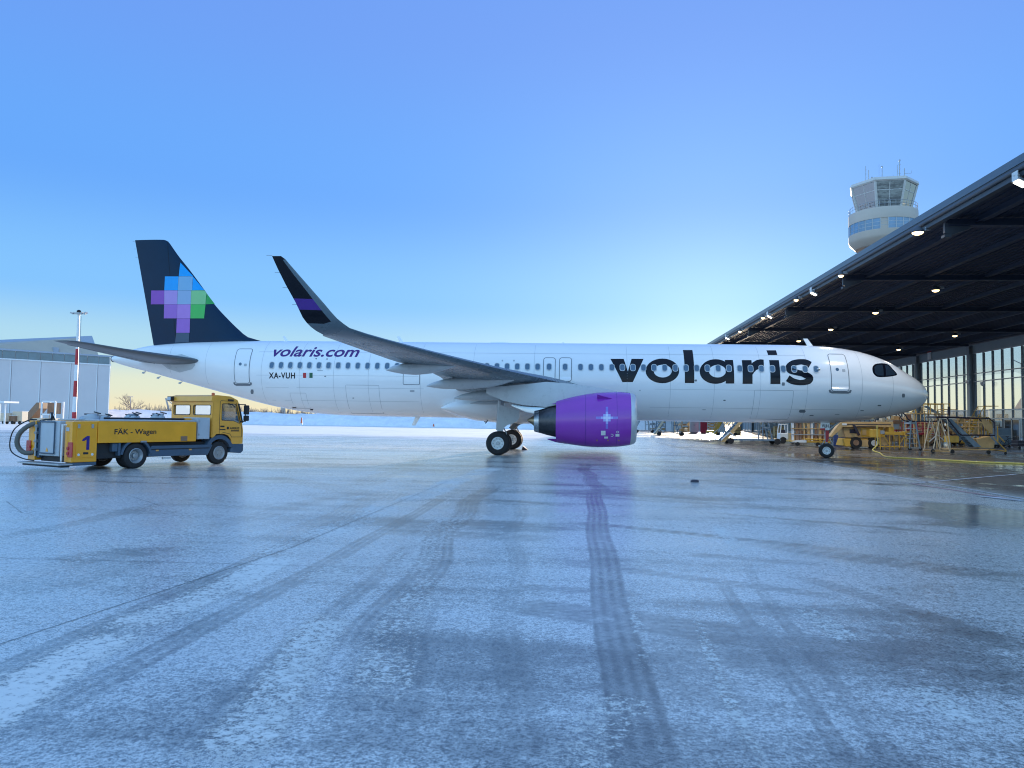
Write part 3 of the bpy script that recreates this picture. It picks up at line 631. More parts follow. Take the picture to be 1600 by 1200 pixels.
for sgn in (-1, 1):
    m = MB(AO); m.loft([wing_ring(*w, sgn) for w in wing_st+shk_st[:3]]); W_ = m.build('wing', K['wing'], AP, smooth=35)
    def shk_mid(a):                                # station between the listed ones
        k = min(int(a), len(shk_st)-4); f = a-k; p, q = shk_st[2+k], shk_st[3+k]
        return (p[0]*(1-f)+q[0]*f, tuple(np.array(p[1])*(1-f)+np.array(q[1])*f), tuple(np.array(p[2])*(1-f)+np.array(q[2])*f), p[3]*(1-f)+q[3]*f, p[4]*(1-f)+q[4]*f)
    F16 = foil(.1, 16); fn_ = len(F16); NSK = len(shk_st)-3
    def ring16(w):
        le = Vector(w[1]); c = Vector(w[2])-le; nrm_ = Vector((0, math.sin(math.radians(w[4])), math.cos(math.radians(w[4])))); R = []
        for x, h in foil(w[3], 16): p = le+c*x+nrm_*h*c.length; R.append((p.x, p.y*(1 if sgn < 0 else -1), p.z))
        return R
    rr_ = [ring16(shk_mid(i/4)) for i in range(NSK*4+1)]
    m = MB(AO)
    for i in range(len(rr_)-1):
        for j in range(fn_):
            j2 = (j+1) % fn_; x0, x1 = F16[j][0], F16[j2][0]
            m.cur = 1 if ((x0+x1)/2 > .24 or i > NSK*4-5) else 0
            m.add([rr_[i][j], rr_[i][j2], rr_[i+1][j2], rr_[i+1][j]], [(0, 1, 2, 3)])
    m.cur = 1; m.add(rr_[-1], [tuple(range(fn_))])
    sk = m.build('sharklet', [K['wing'], K['black'], K['bandpurple']], AP, smooth=50)
    zb0, zb1, zb2 = [float(atY(u, v, y)[2]) for u, v, y in ((500, 505, -17.0), (483, 483.5, -17.3), (475, 467, -17.35))]
    bm = bmesh.new(); bm.from_mesh(sk.data); bmesh.ops.remove_doubles(bm, verts=bm.verts, dist=1e-4)
    for zz in (zb0, zb1, zb2): bmesh.ops.bisect_plane(bm, geom=bm.verts[:]+bm.edges[:]+bm.faces[:], plane_co=(0, 0, zz), plane_no=(0, 0, 1))
    for f in bm.faces:
        z = f.calc_center_median().z
        if f.material_index == 1: f.material_index = 0 if z < zb0 else (2 if zb1 < z < zb2 else 1)
        f.smooth = True
    bmesh.ops.recalc_face_normals(bm, faces=bm.faces); bm.to_mesh(sk.data); bm.free()
    # aileron, flap and slat gaps as thin dark strips below the wing
    def low(y, x, off=.008, sgn=sgn):
        t = tcr(y); le = Vector((-(16.9+.53*y), -y, zle(y))); te = Vector((-ste(y), -y, zte(y))); c = te-le
        yt = 5*t*(.2969*math.sqrt(x)-.126*x-.3516*x*x+.2843*x**3-.1036*x**4); p = le+c*x-Vector((0, 0, yt*.95*c.length+off)); return (p.x, p.y*(1 if sgn < 0 else -1), p.z)
    for y0, y1, x in ((2.4, 6.2, .72), (6.5, 12.6, .72), (12.9, 15.7, .74), (6.5, 16, .13), (2.2, 5.2, .10)):
        mm = MB(AO); n = 14; A = [low(y0+(y1-y0)*i/n, x) for i in range(n+1)]; B = [low(y0+(y1-y0)*i/n, x+.008) for i in range(n+1)]
        mm.loft([A, B], caps=False, closed=False); mm.build('flap_gap', K['seam'], W_)
    for y in (6.35, 12.75, 9.6):
        mm = MB(AO); mm.loft([[low(y-.012, .72+.02*i) for i in range(14)], [low(y+.012, .72+.02*i) for i in range(14)]], caps=False, closed=False); mm.build('flap_gap', K['seam'], W_)
    for y in (5.0, 7.3, 9.4, 11.2, 13.1, 14.6):     # fuel tank access panels
        mm = MB(AO); P = [low(y+.22*math.cos(2*PI*i/14), .42+.34*math.sin(2*PI*i/14)/(ste(y)-16.9-.53*y)) for i in range(14)]; P2 = [low(y+.20*math.cos(2*PI*i/14), .42+.31*math.sin(2*PI*i/14)/(ste(y)-16.9-.53*y)) for i in range(14)]
        mm.loft([P, P2], caps=False); mm.build('access_panel', K['seam'], W_)
    for (u, v), (y,) in (((424, 399), (17.9,)), ((437, 426), (17.65,)), ((449, 449.5), (17.45,)), ((464, 476), (17.2,))):
        p = atY(u, v, -y); p[1] *= (1 if sgn < 0 else -1); mm = MB(AO); mm.bar(p+[.04, 0, 0], p+[-.16, 0, .0], .006, 5); mm.build('static_wick', K['seam'], sk)
    # flap track fairings
    for y, prof in ((10.4, [(604, 577, 579), (614, 571.5, 581.5), (630, 568, 584.5), (650, 566, 586), (675, 565.5, 583.5), (696, 566, 578), (717, 569, 571)]),
                    (6.6, [(667, 602, 604), (678, 597, 606), (695, 592, 608), (730, 588, 608), (765, 587, 605.5), (785, 588, 601), (803, 592, 595)]),
                    (4.5, [(710, 621, 623), (722, 616, 625), (745, 611, 626.5), (775, 608, 626), (800, 606, 620), (815, 606, 610)]),
                    (3.2, [(735, 630, 631), (750, 626, 632), (775, 622, 632), (800, 618, 628)])):
        mm = MB(AO); R = []
        for i, (u, vt, vb) in enumerate(prof):
            a = atY(u, vt, -y); b = atY(u, vb, -y); h = max((a[2]-b[2])/2, .01); w = .23*min(1, (h/.23)**.6); zc = (a[2]+b[2])/2
            R.append([(a[0], (-y+w*math.cos(2*PI*j/16))*(1 if sgn < 0 else -1), zc+h*math.sin(2*PI*j/16)) for j in range(16)])
        mm.loft(R); mm.build('flap_track_fairing', K['grey'], AP, smooth=60)
# --- engines
zc_e = lambda s_: 1.87-.045*(s_-15.45)
rprof = pchip([(15.45, 1.06), (15.50, 1.13), (15.62, 1.185), (15.9, 1.24), (16.4, 1.275), (17.0, 1.275), (17.6, 1.235), (18.3, 1.13), (19.1, .955)])
def engine(sy):
    Y = 5.75*sy
    def R(s_, r): return [(-s_, Y+r*math.cos(2*PI*j/56), zc_e(s_)+r*math.sin(2*PI*j/56)) for j in range(56)]
    m = MB(AO); m.loft([R(15.72+(19.1-15.72)*i/26, rprof(15.72+(19.1-15.72)*i/26)) for i in range(27)]+[R(19.1, .93), R(18.5, .90)], caps=False)
    cowl = m.build('engine_cowl', K['purple'], AP, smooth=50)
    m = MB(AO); m.loft([R(16.6, .93), R(16.1, .95), R(15.8, .97), R(15.6, 1.0), R(15.5, 1.02), R(15.46, 1.045), R(15.45, 1.06)]+[R(s_, rprof(s_)) for s_ in (15.47, 15.5, 15.56, 15.64, 15.72)], caps=False)
    m.build('intake_lip', K['lip'], AP, smooth=60)
    m = MB(AO); m.loft([R(16.6, .93), R(16.6, .3)], caps=False); fan = m.build('fan_disc', K['hot'], AP)
    m = MB(AO)
    for k in range(20):
        t = 2*PI*k/20; d = Vector((0, math.cos(t), math.sin(t))); q = Vector((0, -math.sin(t), math.cos(t))); c = Vector((-16.55, Y, zc_e(16.5)))
        m.add([c+d*.25+q*.05, c+d*.92+q*.16+Vector((.12, 0, 0)), c+d*.92-q*.02, c+d*.25-q*.04+Vector((-.04, 0, 0))], [(0, 1, 2, 3)])
    m.build('fan_blades', K['metal'], fan)
    m = MB(AO); m.loft([R(16.6, .28), R(16.35, .2), R(16.15, .08), R(16.1, .01)], caps=False); m.build('spinner', K['black'], fan, smooth=60)
    def R2(s_, r, z): return [(-s_, Y+r*math.cos(2*PI*j/40), z+r*math.sin(2*PI*j/40)) for j in range(40)]
    m = MB(AO); m.loft([R2(18.4, .80, 1.72), R2(19.1, .74, 1.70), R2(19.5, .66, 1.70), R2(19.9, .55, 1.70)], caps=False); core = m.build('engine_core', K['hot'], AP, smooth=40)
    m = MB(AO); m.loft([R2(19.9, .555, 1.70), R2(20.12, .50, 1.70), R2(20.12, .45, 1.70), R2(19.9, .4, 1.70)], caps=False); m.build('core_nozzle', K['metal'], core, smooth=40)
    m = MB(AO); m.loft([R2(19.9, .36, 1.70), R2(20.12, .27, 1.71), R2(20.3, .13, 1.72), R2(20.48, .015, 1.73)], caps=False); m.build('exhaust_plug', K['bronze'], core, smooth=60)
    # pylon: white fairing between cowl and wing
    m = MB(AO)
    def prow(s_, zt, zb, w): return [(-s_, Y-w, zb), (-s_, Y-w*1.1, (zt+zb)/2), (-s_, Y-w*.7, zt), (-s_, Y+w*.7, zt), (-s_, Y+w*1.1, (zt+zb)/2), (-s_, Y+w, zb)]
    m.loft([prow(16.3, 3.13, 3.0, .04), prow(16.9, 3.25, 2.9, .12), prow(17.8, 3.38, 2.7, .20), prow(18.8, 3.48, 2.5, .24), prow(19.6, 3.52, 2.35, .25), prow(20.6, 3.4, 2.42, .24), prow(21.6, 3.3, 2.62, .18), prow(22.4, 3.25, 2.95, .06)])
    py = m.build('pylon', K['grey'], AP, smooth=45)
    m = MB(AO); m.loft([prow(19.0, 2.45, 2.05, .20), prow(19.8, 2.42, 1.98, .19), prow(20.5, 2.4, 2.1, .14), prow(21.2, 2.5, 2.38, .04)]); m.build('aft_pylon_fairing', K['metal'], py, smooth=45)
    # purple tail pieces at top and bottom of the cowl
    m = MB(AO)
    def wed(s_, z0, z1, w): return [(-s_, Y-w, z0), (-s_, Y, z1), (-s_, Y+w, z0)]
    m.loft([wed(18.0, 2.65, 2.98, .45), wed(18.7, 2.5, 2.86, .40), wed(19.3, 2.50, 2.70, .26), wed(20.0, 2.55, 2.6, .03)]); m.build('cowl_top_tail', K['purple'], cowl, smooth=40)
    m = MB(AO); m.loft([wed(18.0, .78, .62, .35), wed(18.7, .86, .66, .3), wed(19.1, .88, .72, .22), wed(19.5, .88, .84, .03)]); m.build('cowl_bottom_tail', K['purple'], cowl, smooth=40)
    return cowl
cowl = engine(-1); engine(1)
def esurf(s_, z, off):
    r = rprof(s_); dz = max(-.999, min(.999, (z-zc_e(s_))/r)); a = math.asin(dz); return (-s_, -5.75-(r+off)*math.cos(a), zc_e(s_)+(r+off)*math.sin(a))
def ehit(u, v):
    d = ray(u, v); Y = -7.0
    for _ in range(25):
        t = (Y-CAM[1])/d[1]; p = np.array(CAM)+d*t; Y = .5*Y+.5*esurf(-p[0], p[2], 0)[1]
    return -p[0], p[2]
def epanel(name, pxs, mt, off=.006): return wrap(curve_mesh([[(-ehit(*p)[0], ehit(*p)[1]) for p in pxs]]), lambda x, z: esurf(-x, z, off), name, mt, cowl, AO, .07)
def e4(x, y): return (840+x/8.889, 590+y/8.889)
for c, nm in (((.62, .66, .90), 'a'), ((.40, .38, .80), 'b'), ((.24, .18, .64), 'c')): K['cr'+nm] = mat('cross_paint_'+nm, c, .2, var=0, rvar=0, coat=.3)
sq = 34
cross = {(0, 0): 'a', (1, 0): 'a', (-1, 0): 'a', (0, 1): 'a', (0, -1): 'a', (1, 1): 'b', (-1, 1): 'b', (1, -1): 'b', (-1, -1): 'b', (2, 0): 'b', (-2, 0): 'b', (0, 2): 'b', (0, -2): 'b', (3, 0): 'c', (-3, 0): 'c', (0, 3): 'c', (0, -3): 'c', (4, 0): 'c', (-4, 0): 'c', (0, -4): 'c', (0, 4): 'c'}
for (i, j), c in cross.items():
    x, y = 963+i*sq, 558+j*sq; epanel('cross_square', [e4(x-16.6, y-16.6), e4(x+16.6, y-16.6), e4(x+16.6, y+16.6), e4(x-16.6, y+16.6)], K['cr'+c])
def rect4(x0, y0, x1, y1): return [e4(x0, y0), e4(x1, y0), e4(x1, y1), e4(x0, y1)]
for r_ in ((880, 738, 943, 800), (925, 818, 978, 845), (1082, 782, 1136, 818)): epanel('placard', rect4(*r_), K['whitepl'])
for cx, cy, r_, a0, a1 in ((1112, 755, 20, 0, 2*PI), (1030, 800, 24, -2.2, 2.2)):
    A = [e4(cx+r_*math.cos(a0+(a1-a0)*i/20), cy+r_*.8*math.sin(a0+(a1-a0)*i/20)) for i in range(21)]; B = [e4(cx+(r_-8)*math.cos(a0+(a1-a0)*i/20), cy+(r_-8)*.8*math.sin(a0+(a1-a0)*i/20)) for i in range(20, -1, -1)]
    epanel('placard', A+B, K['whitepl'])
K['amber'] = mat('amber_mark', (.5, .22, .06), .4, var=0, rvar=0)
for x, y in ((825, 868), (978, 868), (1128, 868)): epanel('warning_mark', [e4(x-14, y+12), e4(x, y-14), e4(x+14, y+12)], K['amber'])
for s_ in (17.75, 16.35):
    mm = MB(AO); R = lambda d, e: [(-s_-d, -5.75+(rprof(s_)+e)*math.cos(2*PI*j/56), zc_e(s_)+(rprof(s_)+e)*math.sin(2*PI*j/56)) for j in range(56)]
    mm.loft([R(0, .004), R(.014, .004)], caps=False); mm.build('cowl_joint', K['bandpurple'], cowl)
# strake on the cowl shoulder
p = [Vector(esurf(*ehit(*e4(x, y)), -.01)) for x, y in ((822, 290), (1045, 292))]
nn = Vector((0, -.75, .66)); mm = MB(AO); mm.loft([[p[0], p[1], p[0]+nn*.27+Vector((.02, 0, 0))], [q+Vector((0, .012, .012)) for q in (p[0], p[1], p[0]+nn*.27+Vector((.02, 0, 0)))]]); mm.build('strake', K['purple'], cowl)
# --- tailplane
def hs_ring(y, le, te, z, t, sgn): return [(-(le+(te-le)*x), y*sgn, z+h*(te-le)) for x, h in foil(t)]
for sgn in (-1, 1):
    m = MB(AO); m.loft([hs_ring(.3, 38.3, 42.7, 4.66, .10, sgn), hs_ring(1.0, 38.9, 42.75, 4.72, .10, sgn), hs_ring(2.5, 40.0, 43.05, 4.86, .10, sgn), hs_ring(4.2, 41.25, 43.4, 5.02, .095, sgn), hs_ring(5.6, 42.25, 43.7, 5.2, .09, sgn), hs_ring(6.05, 42.65, 43.8, 5.25, .085, sgn), hs_ring(6.22, 42.95, 43.85, 5.27, .06, sgn)])
    hs = m.build('tailplane', K['wingdark'], AP, smooth=40)
    m = MB(AO); A = [(-(38.9+(y-1)*.71+.70*((42.75+(y-1)*.2)-(38.9+(y-1)*.71))), y*sgn, 4.72+(y-1)*.1-.17+.012*y) for y in (1.1, 2, 3, 4, 5, 5.9)]
    m.tube(A, .012, 6); m.build('elevator_gap', K['seam'], hs)
if True:
    pl = [(228, 555), (285, 553), (304, 560), (305, 568), (285, 580), (262, 578), (240, 566)]
    px_panel('tailplane_apron', [(243, 560), (284, 553.5), (305, 560.5), (305, 571), (300, 577), (281, 582), (262, 576)], K['grey'], .008, AP, .12)
# --- fin
zf = [(535, 410), (530, 390), (520, 374.5), (515, 372.5), (507, 363), (500, 357.5), (480, 341), (460, 326), (440, 309.5), (420, 294), (400, 277.5), (385, 267.5), (379, 263), (376.5, 258)]
fle = sorted([(float(atY(u, v, 0)[2]), -float(atY(u, v, 0)[0])) for v, u in ((533.5, 411), (527.5, 389), (515, 373), (500, 357.5), (476.5, 336), (453.8, 320), (420, 295), (400, 279), (385, 268.5), (380, 265))])
fl = pchip([(5.5, fle[0][1]-1.0)]+fle+[(11.80, fle[-1][1]+.25), (11.86, fle[-1][1]+.7)])
a = atY(240, 539, 0); b = atY(211, 375, 0); fte = lambda z: -(a[0]+(b[0]-a[0])*(z-a[2])/(b[2]-a[2]))
def fthk(s_, z):
    le, te = fl(z), fte(z); c = min(te-le, 6.2); x = max(.0005, min(1, 1-(te-s_)/c)); t = .10
    return c*5*t*(.2969*math.sqrt(x)-.126*x-.3516*x*x+.2843*x**3-.1036*x**4)+.004
m = MB(AO); rings = []
for z in [5.55, 5.75, 5.88, 5.96, 6.05, 6.2, 6.4, 6.55]+[6.7+.15*i for i in range(32)]+[11.48, 11.6, 11.7, 11.76, 11.81]:
    le, te = fl(z), fte(z); U = [(1-math.cos(PI*i/30))/2 for i in range(31)]
    A = [(-(le+(te-le)*x), -fthk(le+(te-le)*x, z), z) for x in U]; B = [(-(le+(te-le)*x), fthk(le+(te-le)*x, z), z) for x in U[-1::-1]][1:-1]
    rings.append(A+B)
m.loft(rings); fin = m.build('fin', K['navy'], AP, smooth=40)
def finpt(x, z, off): return (x, -(fthk(-x, z)+off), z)
def fpanel(name, pxs, mt, off=.014):
    pts = []
    for u, v in pxs:
        p = atY(u, v, 0); p = atY(u, v, -fthk(-p[0], p[2])); pts.append((p[0], p[2]))
    return wrap(curve_mesh([pts]), lambda x, z: finpt(x, z, off), name, mt, fin, AO, .12, .06)
def z2(x, y): return (160+x/4, 350+y/4)
FC = dict(blue=(.0, .27, .68), greyblue=(.17, .34, .50), mid=(.23, .33, .48), dpurple=(.22, .06, .34), lpurple=(.35, .22, .50), lav=(.36, .17, .48), vio=(.28, .11, .42), lgreen=(.19, .44, .19), green=(.05, .38, .08), dgreen=(.03, .27, .06), teal=(.04, .07, .11))
for k, c in FC.items(): K['fin_'+k] = mat('fin_paint_'+k, tuple(min(.85, x*1.35) for x in c), .22, var=.03, rvar=0, spec=.35)
for c, P in (('blue', [(488, 241), (568, 327), (478, 327)]), ('blue', [(392, 328), (476, 328), (472, 415), (388, 415)]), ('greyblue', [(477, 328), (567, 328), (561, 415), (473, 415)]), ('blue', [(568, 330), (638, 414), (562, 415)]),
             ('dpurple', [(306, 416), (387, 416), (386, 502), (304, 502)]), ('lpurple', [(388, 416), (471, 416), (468, 502), (387, 502)]), ('mid', [(472, 416), (555, 416), (553, 502), (469, 502)]), ('lgreen', [(556, 416), (640, 416), (653, 434), (645, 502), (554, 502)]), ('dgreen', [(655, 437), (703, 500), (647, 502)]),
             ('vio', [(387, 503), (468, 503), (466, 590), (385, 590)]), ('lav', [(469, 503), (552, 503), (550, 590), (467, 590)]), ('green', [(553, 503), (645, 503), (636, 590), (551, 590)]), ('vio', [(466, 591), (549, 591), (546, 680), (463, 680)]), ('teal', [(463, 681), (545, 681), (541, 738), (455, 742)])):
    fpanel('tail_square', [z2(*p) for p in P], K['fin_'+c])
K['rudder'] = mat('rudder_navy_paint', (.018, .034, .058), .25, var=.1, vscale=1, coat=.4)
# rudder hinge line
fpanel('rudder_hinge', [(262.5, 377), (263, 377), (275.6, 536), (275, 536)], K['black'], .008)
mm = MB(AO); 
for u, v in ((211, 377), (213, 389), (215.5, 402)):
    p = atY(u, v, 0); mm.bar(p, p+[-.14, 0, 0], .007, 5)
mm.build('static_wicks', K['seam'], fin)
# --- landing gear
def wheel(name, par, c, r, w, rimr, rimd, ax=(0, 1, 0), n=36, mt='rim', org=AO):
    c = Vector(c); ax = Vector(ax).normalized(); m = MB(org)
    P = [(-.5*w, rimr), (-.5*w, rimr+.25*(r-rimr)), (-.5*w*.98, r*.86), (-.5*w*.82, r*.955), (-.5*w*.6, r), (-.22*w, r), (-.20*w, r-.012), (-.16*w, r-.012), (-.14*w, r), (.14*w, r), (.16*w, r-.012), (.20*w, r-.012), (.22*w, r), (.5*w*.6, r), (.5*w*.82, r*.955), (.5*w*.98, r*.86), (.5*w, rimr+.25*(r-rimr)), (.5*w, rimr)]
    m.lathe(c, ax, P, n); wh = m.build(name, K['tyre'], par, smooth=35)
    m = MB(org)
    for sg in (-1, 1):
        m.lathe(c, ax*sg, [(.5*w, rimr*1.02), (.5*w+.008, rimr*.93), (.5*w-.015, rimr*.86), (.5*w-rimd, rimr*.6), (.5*w-rimd, rimr*.36), (.5*w-rimd*.4, rimr*.34), (.5*w-rimd*.3, rimr*.15), (.5*w-rimd*.3, .002)], n)
        xx = ax.orthogonal().normalized(); yy = ax.cross(xx)
        for k in range(9):
            t = 2*PI*k/9; q = c+(xx*math.cos(t)+yy*math.sin(t))*rimr*.5; m.bar(q+ax*sg*(.5*w-rimd-.01), q+ax*sg*(.5*w-rimd+.02), rimr*.06, 6)
    m.build('rim', K[mt], wh, smooth=30)
    if org != AO: return wh
    m = MB(org)
    for sg in (-1, 1):
        d0 = .5*w-rimd*.62; m.lathe(c, ax*sg, [(.5*w-rimd*.2, rimr*.30), (.5*w-rimd*.1, rimr*.26), (.5*w-rimd*.1, .002)], 16)
        for k in range(9): t = 2*PI*(k+.5)/9; q = c+(xx*math.cos(t)+yy*math.sin(t))*rimr*.74; m.bar(q+ax*sg*(.5*w-rimd*.9), q+ax*sg*(.5*w-rimd*.3+.004), rimr*.085, 8)
    m.build('hub', K['steel'], wh, smooth=30)
    return wh
for y in (-4.26, -3.33, 3.33, 4.26): wheel('main_wheel', AP, (-21.97, y, .585), .585, .41, .30, .09)
for sgn in (-1, 1):
    m = MB(AO); y = 3.8*sgn
    m.bar((-21.9, y, 3.3), (-21.97, y, 1.35), .16, 16); m.bar((-21.97, y, 1.4), (-21.97, y, .55), .11, 16); m.bar((-21.97, y-.42, .585), (-21.97, y+.42, .585), .085, 14)
    m.bar((-21.85, y, 1.5), (-21.6, y, 1.05), .03, 6); m.bar((-21.6, y, 1.05), (-21.85, y, .65), .03, 6)
    m.bar((-21.95, y, 2.2), (-21.95, y-1.6*sgn, 2.9), .07, 10); leg = m.build('main_gear_leg', K['steel'], AP, smooth=40)
    m = MB(AO); m.tube([(-21.8, y-.1, 2.2), (-21.76, y-.12, 1.7), (-21.82, y-.05, 1.2), (-21.9, y, .7)], .018, 6); m.build('brake_hose', K['black'], leg)
    m = MB(AO); m.box((-21.97, y, .585), (.5, .5, .5)); 
    yd = -4.12
    P = [atY(u, v, yd) for u, v in ((779.5, 631.5), (796, 637), (810.5, 641), (811.5, 652), (807, 659), (800, 662), (793, 664), (788, 668), (785.5, 674), (775, 672), (777, 652))]
    P = [(p[0], p[1]*(1 if sgn < 0 else -1), p[2]) for p in P]
    m = MB(AO); m.prism(P, (0, .05*(-sgn), 0)); m.build('gear_door', K['grey'], AP)
# second gear brace seen behind the near leg
m = MB(AO); q = [atY(u, v, 2.8) for u, v in ((795, 668), (806, 659), (824, 657), (826, 660), (810, 664), (800, 672))]; m.prism(q, (0, .2, 0)); m.build('inner_gear_door', K['wingdark'], AP)
m = MB(AO); q = atY(762, 657, -1.2); m.bar(q, q+np.array([-.12, 0, -.16]), .03, 8); m.bar(q+np.array([-.02, 0, -.08]), q+np.array([-.2, 0, -.07]), .02, 6); m.build('drain_mast', K['black'], AP)
for u, v in ((226, 583), (249, 591), (283, 599)):
    q = atY(u, v, 0); m = MB(AO); m.prism([q+np.array([.1, -.02, .12]), q+np.array([-.14, -.02, .06]), q+np.array([-.16, -.02, -.02]), q+np.array([-.04, -.02, -.04])], (0, .04, 0)); m.build('drain_mast', K['grey'], AP)
ng = (-5.07, 0, 0); st_ = math.radians(-16); axn = (math.sin(-st_), math.cos(st_), 0)
for sg in (-1, 1): wheel('nose_wheel', AP, (ng[0]+axn[0]*.25*sg, axn[1]*.25*sg, .38), .38, .22, .20, .05, axn, 32, 'whitepl')
m = MB(AO); m.bar((-5.0, 0, 2.0), (-5.07, 0, 1.0), .10, 14); m.bar((-5.07, 0, 1.05), (-5.07, 0, .36), .065, 14); m.bar((ng[0]-axn[0]*.25, -axn[1]*.25, .38), (ng[0]+axn[0]*.25, axn[1]*.25, .38), .05, 10)
m.bar((-4.95, 0, 1.05), (-4.75, 0, .75), .025, 6); m.bar((-4.75, 0, .75), (-4.98, 0, .42), .025, 6); m.bar((-5.05, 0, 1.4), (-4.2, 0, 2.05), .05, 8); m.box((-5.32, -.05, .62), (.3, .12, .08)); m.bar((-5.2, -.1, .95), (-5.45, -.15, .42), .02, 6)
ngl = m.build('nose_gear_leg', K['steel'], AP, smooth=40)
m = MB(AO)
q = [atY(u, v, -.16) for u, v in ((1290, 672.5), (1295.5, 672.5), (1295, 684), (1293, 691), (1290.5, 691))]; m.prism(q, (0, .06, 0)); m.build('red_gear_cover', K['red'], ngl)
m = MB(AO); q = [atY(u, v, -.34) for u, v in ((1282.5, 660), (1296.5, 660.5), (1296, 672), (1281.5, 671))]; m.prism(q, (0, .015, 0)); bd = m.build('name_board', K['whitepl'], AP)
m = MB(AO); q = [atY(u, v, -.35) for u, v in ((1280.5, 669.5), (1289.5, 669), (1289.5, 671.7), (1281, 671.7))]; m.prism(q, (0, .008, 0)); m.build('red_streamer', K['red'], bd)
def flat_text(s, pa, pb, hgt, n, mt, name, par, org=(0, 0, 0), weight=0, space=1, shear=0):   # lettering on a flat face from pa to pb (baseline)
    pa = Vector(pa); pb = Vector(pb); up = Vector((0, 0, 1)); n = Vector(n).normalized(); ex = (pb-pa); L_ = ex.length; ex.normalize()
    return wrap(fit_text(text_mesh(s, weight, shear, space), 0, L_, 0, hgt), lambda x, y: pa+ex*x+up*y+n*.006, name, mt, par, org, None)
pa = atY(1284, 668, -.345); pb = atY(1294.5, 668.3, -.345)
flat_text('VUH', pa, pb, .17, (0, -1, 0), K['black'], 'lettering', bd, AO, .02)
# ================================================================== NOSE DOCK: canopy hangar on the right
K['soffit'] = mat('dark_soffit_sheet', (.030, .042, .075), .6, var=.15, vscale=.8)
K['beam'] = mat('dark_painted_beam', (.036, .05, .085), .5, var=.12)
K['fascia'] = mat('fascia_sheet', (.13, .16, .19), .35, .3, var=.08, vscale=.5)
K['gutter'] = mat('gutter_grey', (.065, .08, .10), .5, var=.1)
K['column'] = mat('column_grey', (.22, .27, .31), .45, var=.08)
K['mullion'] = mat('mullion_dark_grey', (.11, .13, .15), .45, var=.08)
K['transom'] = mat('transom_aluminium', (.42, .45, .48), .35, .5, var=.05)
K['spandrel'] = mat('spandrel_grey', (.27, .33, .37), .45, var=.06, vscale=.6)
K['pane'] = glass('clear_wall_glass', (.99, 1, 1), .0, .02, .35)
K['wallpanel'] = mat('blue_grey_wall_panel', (.30, .40, .47), .5, var=.08)
K['lampon'] = mat('lit_warm_lens', (.9, .8, .6), .4, var=0, rvar=0, emit=(1, .70, .34), es=3.2)
K['floodon'] = mat('lit_flood_lens', (.9, .9, .85), .4, var=0, rvar=0, emit=(1, .95, .82), es=2.5)
H0, H1 = 11.0, 11.78
Xe = float(gz(1600, 238, H1)[0]); Xw = 25.7; YA, YB = -30.0, 150.0
HO = (Xw, 36, 0)
HG = empty('aircraft_hangar', HO, 'open hangar with dark canopy roof over the nose and a glazed rear wall', 'hangar')
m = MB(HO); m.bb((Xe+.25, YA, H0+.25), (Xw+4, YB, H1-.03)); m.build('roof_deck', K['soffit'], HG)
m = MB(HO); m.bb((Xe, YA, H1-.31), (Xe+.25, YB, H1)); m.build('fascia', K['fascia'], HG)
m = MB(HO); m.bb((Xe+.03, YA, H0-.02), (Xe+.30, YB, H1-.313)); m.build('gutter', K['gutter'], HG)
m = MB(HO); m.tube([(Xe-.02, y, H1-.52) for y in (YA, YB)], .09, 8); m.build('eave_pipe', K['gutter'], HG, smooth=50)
wY = [float(atX(u, 600, Xw)[1]) for u in (1437, 1520.5)]; sp = wY[0]-wY[1]
ny = [wY[1]+sp*k for k in range(-4, 10)]
src = None
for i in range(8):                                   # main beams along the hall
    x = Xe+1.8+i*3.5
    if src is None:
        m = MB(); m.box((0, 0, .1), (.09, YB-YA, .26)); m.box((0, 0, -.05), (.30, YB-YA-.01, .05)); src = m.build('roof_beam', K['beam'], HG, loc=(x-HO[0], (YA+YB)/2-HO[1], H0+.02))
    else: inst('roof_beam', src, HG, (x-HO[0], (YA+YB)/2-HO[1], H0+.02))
src = None
for k, y in enumerate(ny):                            # cross girders
    if src is None:
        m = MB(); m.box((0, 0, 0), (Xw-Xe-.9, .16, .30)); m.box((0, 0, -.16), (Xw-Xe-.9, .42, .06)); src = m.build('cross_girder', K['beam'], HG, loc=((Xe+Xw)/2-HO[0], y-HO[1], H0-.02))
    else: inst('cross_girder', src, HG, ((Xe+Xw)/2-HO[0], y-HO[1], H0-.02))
src = None
for y in ny[:9]:                                      # brackets carrying the eave at each frame line
    l = (Xe+.32-HO[0], y-HO[1], 0)
    if src is None: m = MB(); m.prism([(0, -.09, H0-.5), (0, -.09, H0-.04), (1.1, -.09, H0-.2), (1.1, -.09, H0-.32), (.25, -.09, H0-.62)], (0, .18, 0)); m.box((.1, 0, H0-.66), (.3, .3, .12)); src = m.build('eave_bracket', K['gutter'], HG, loc=l)
    else: inst('eave_bracket', src, HG, l)
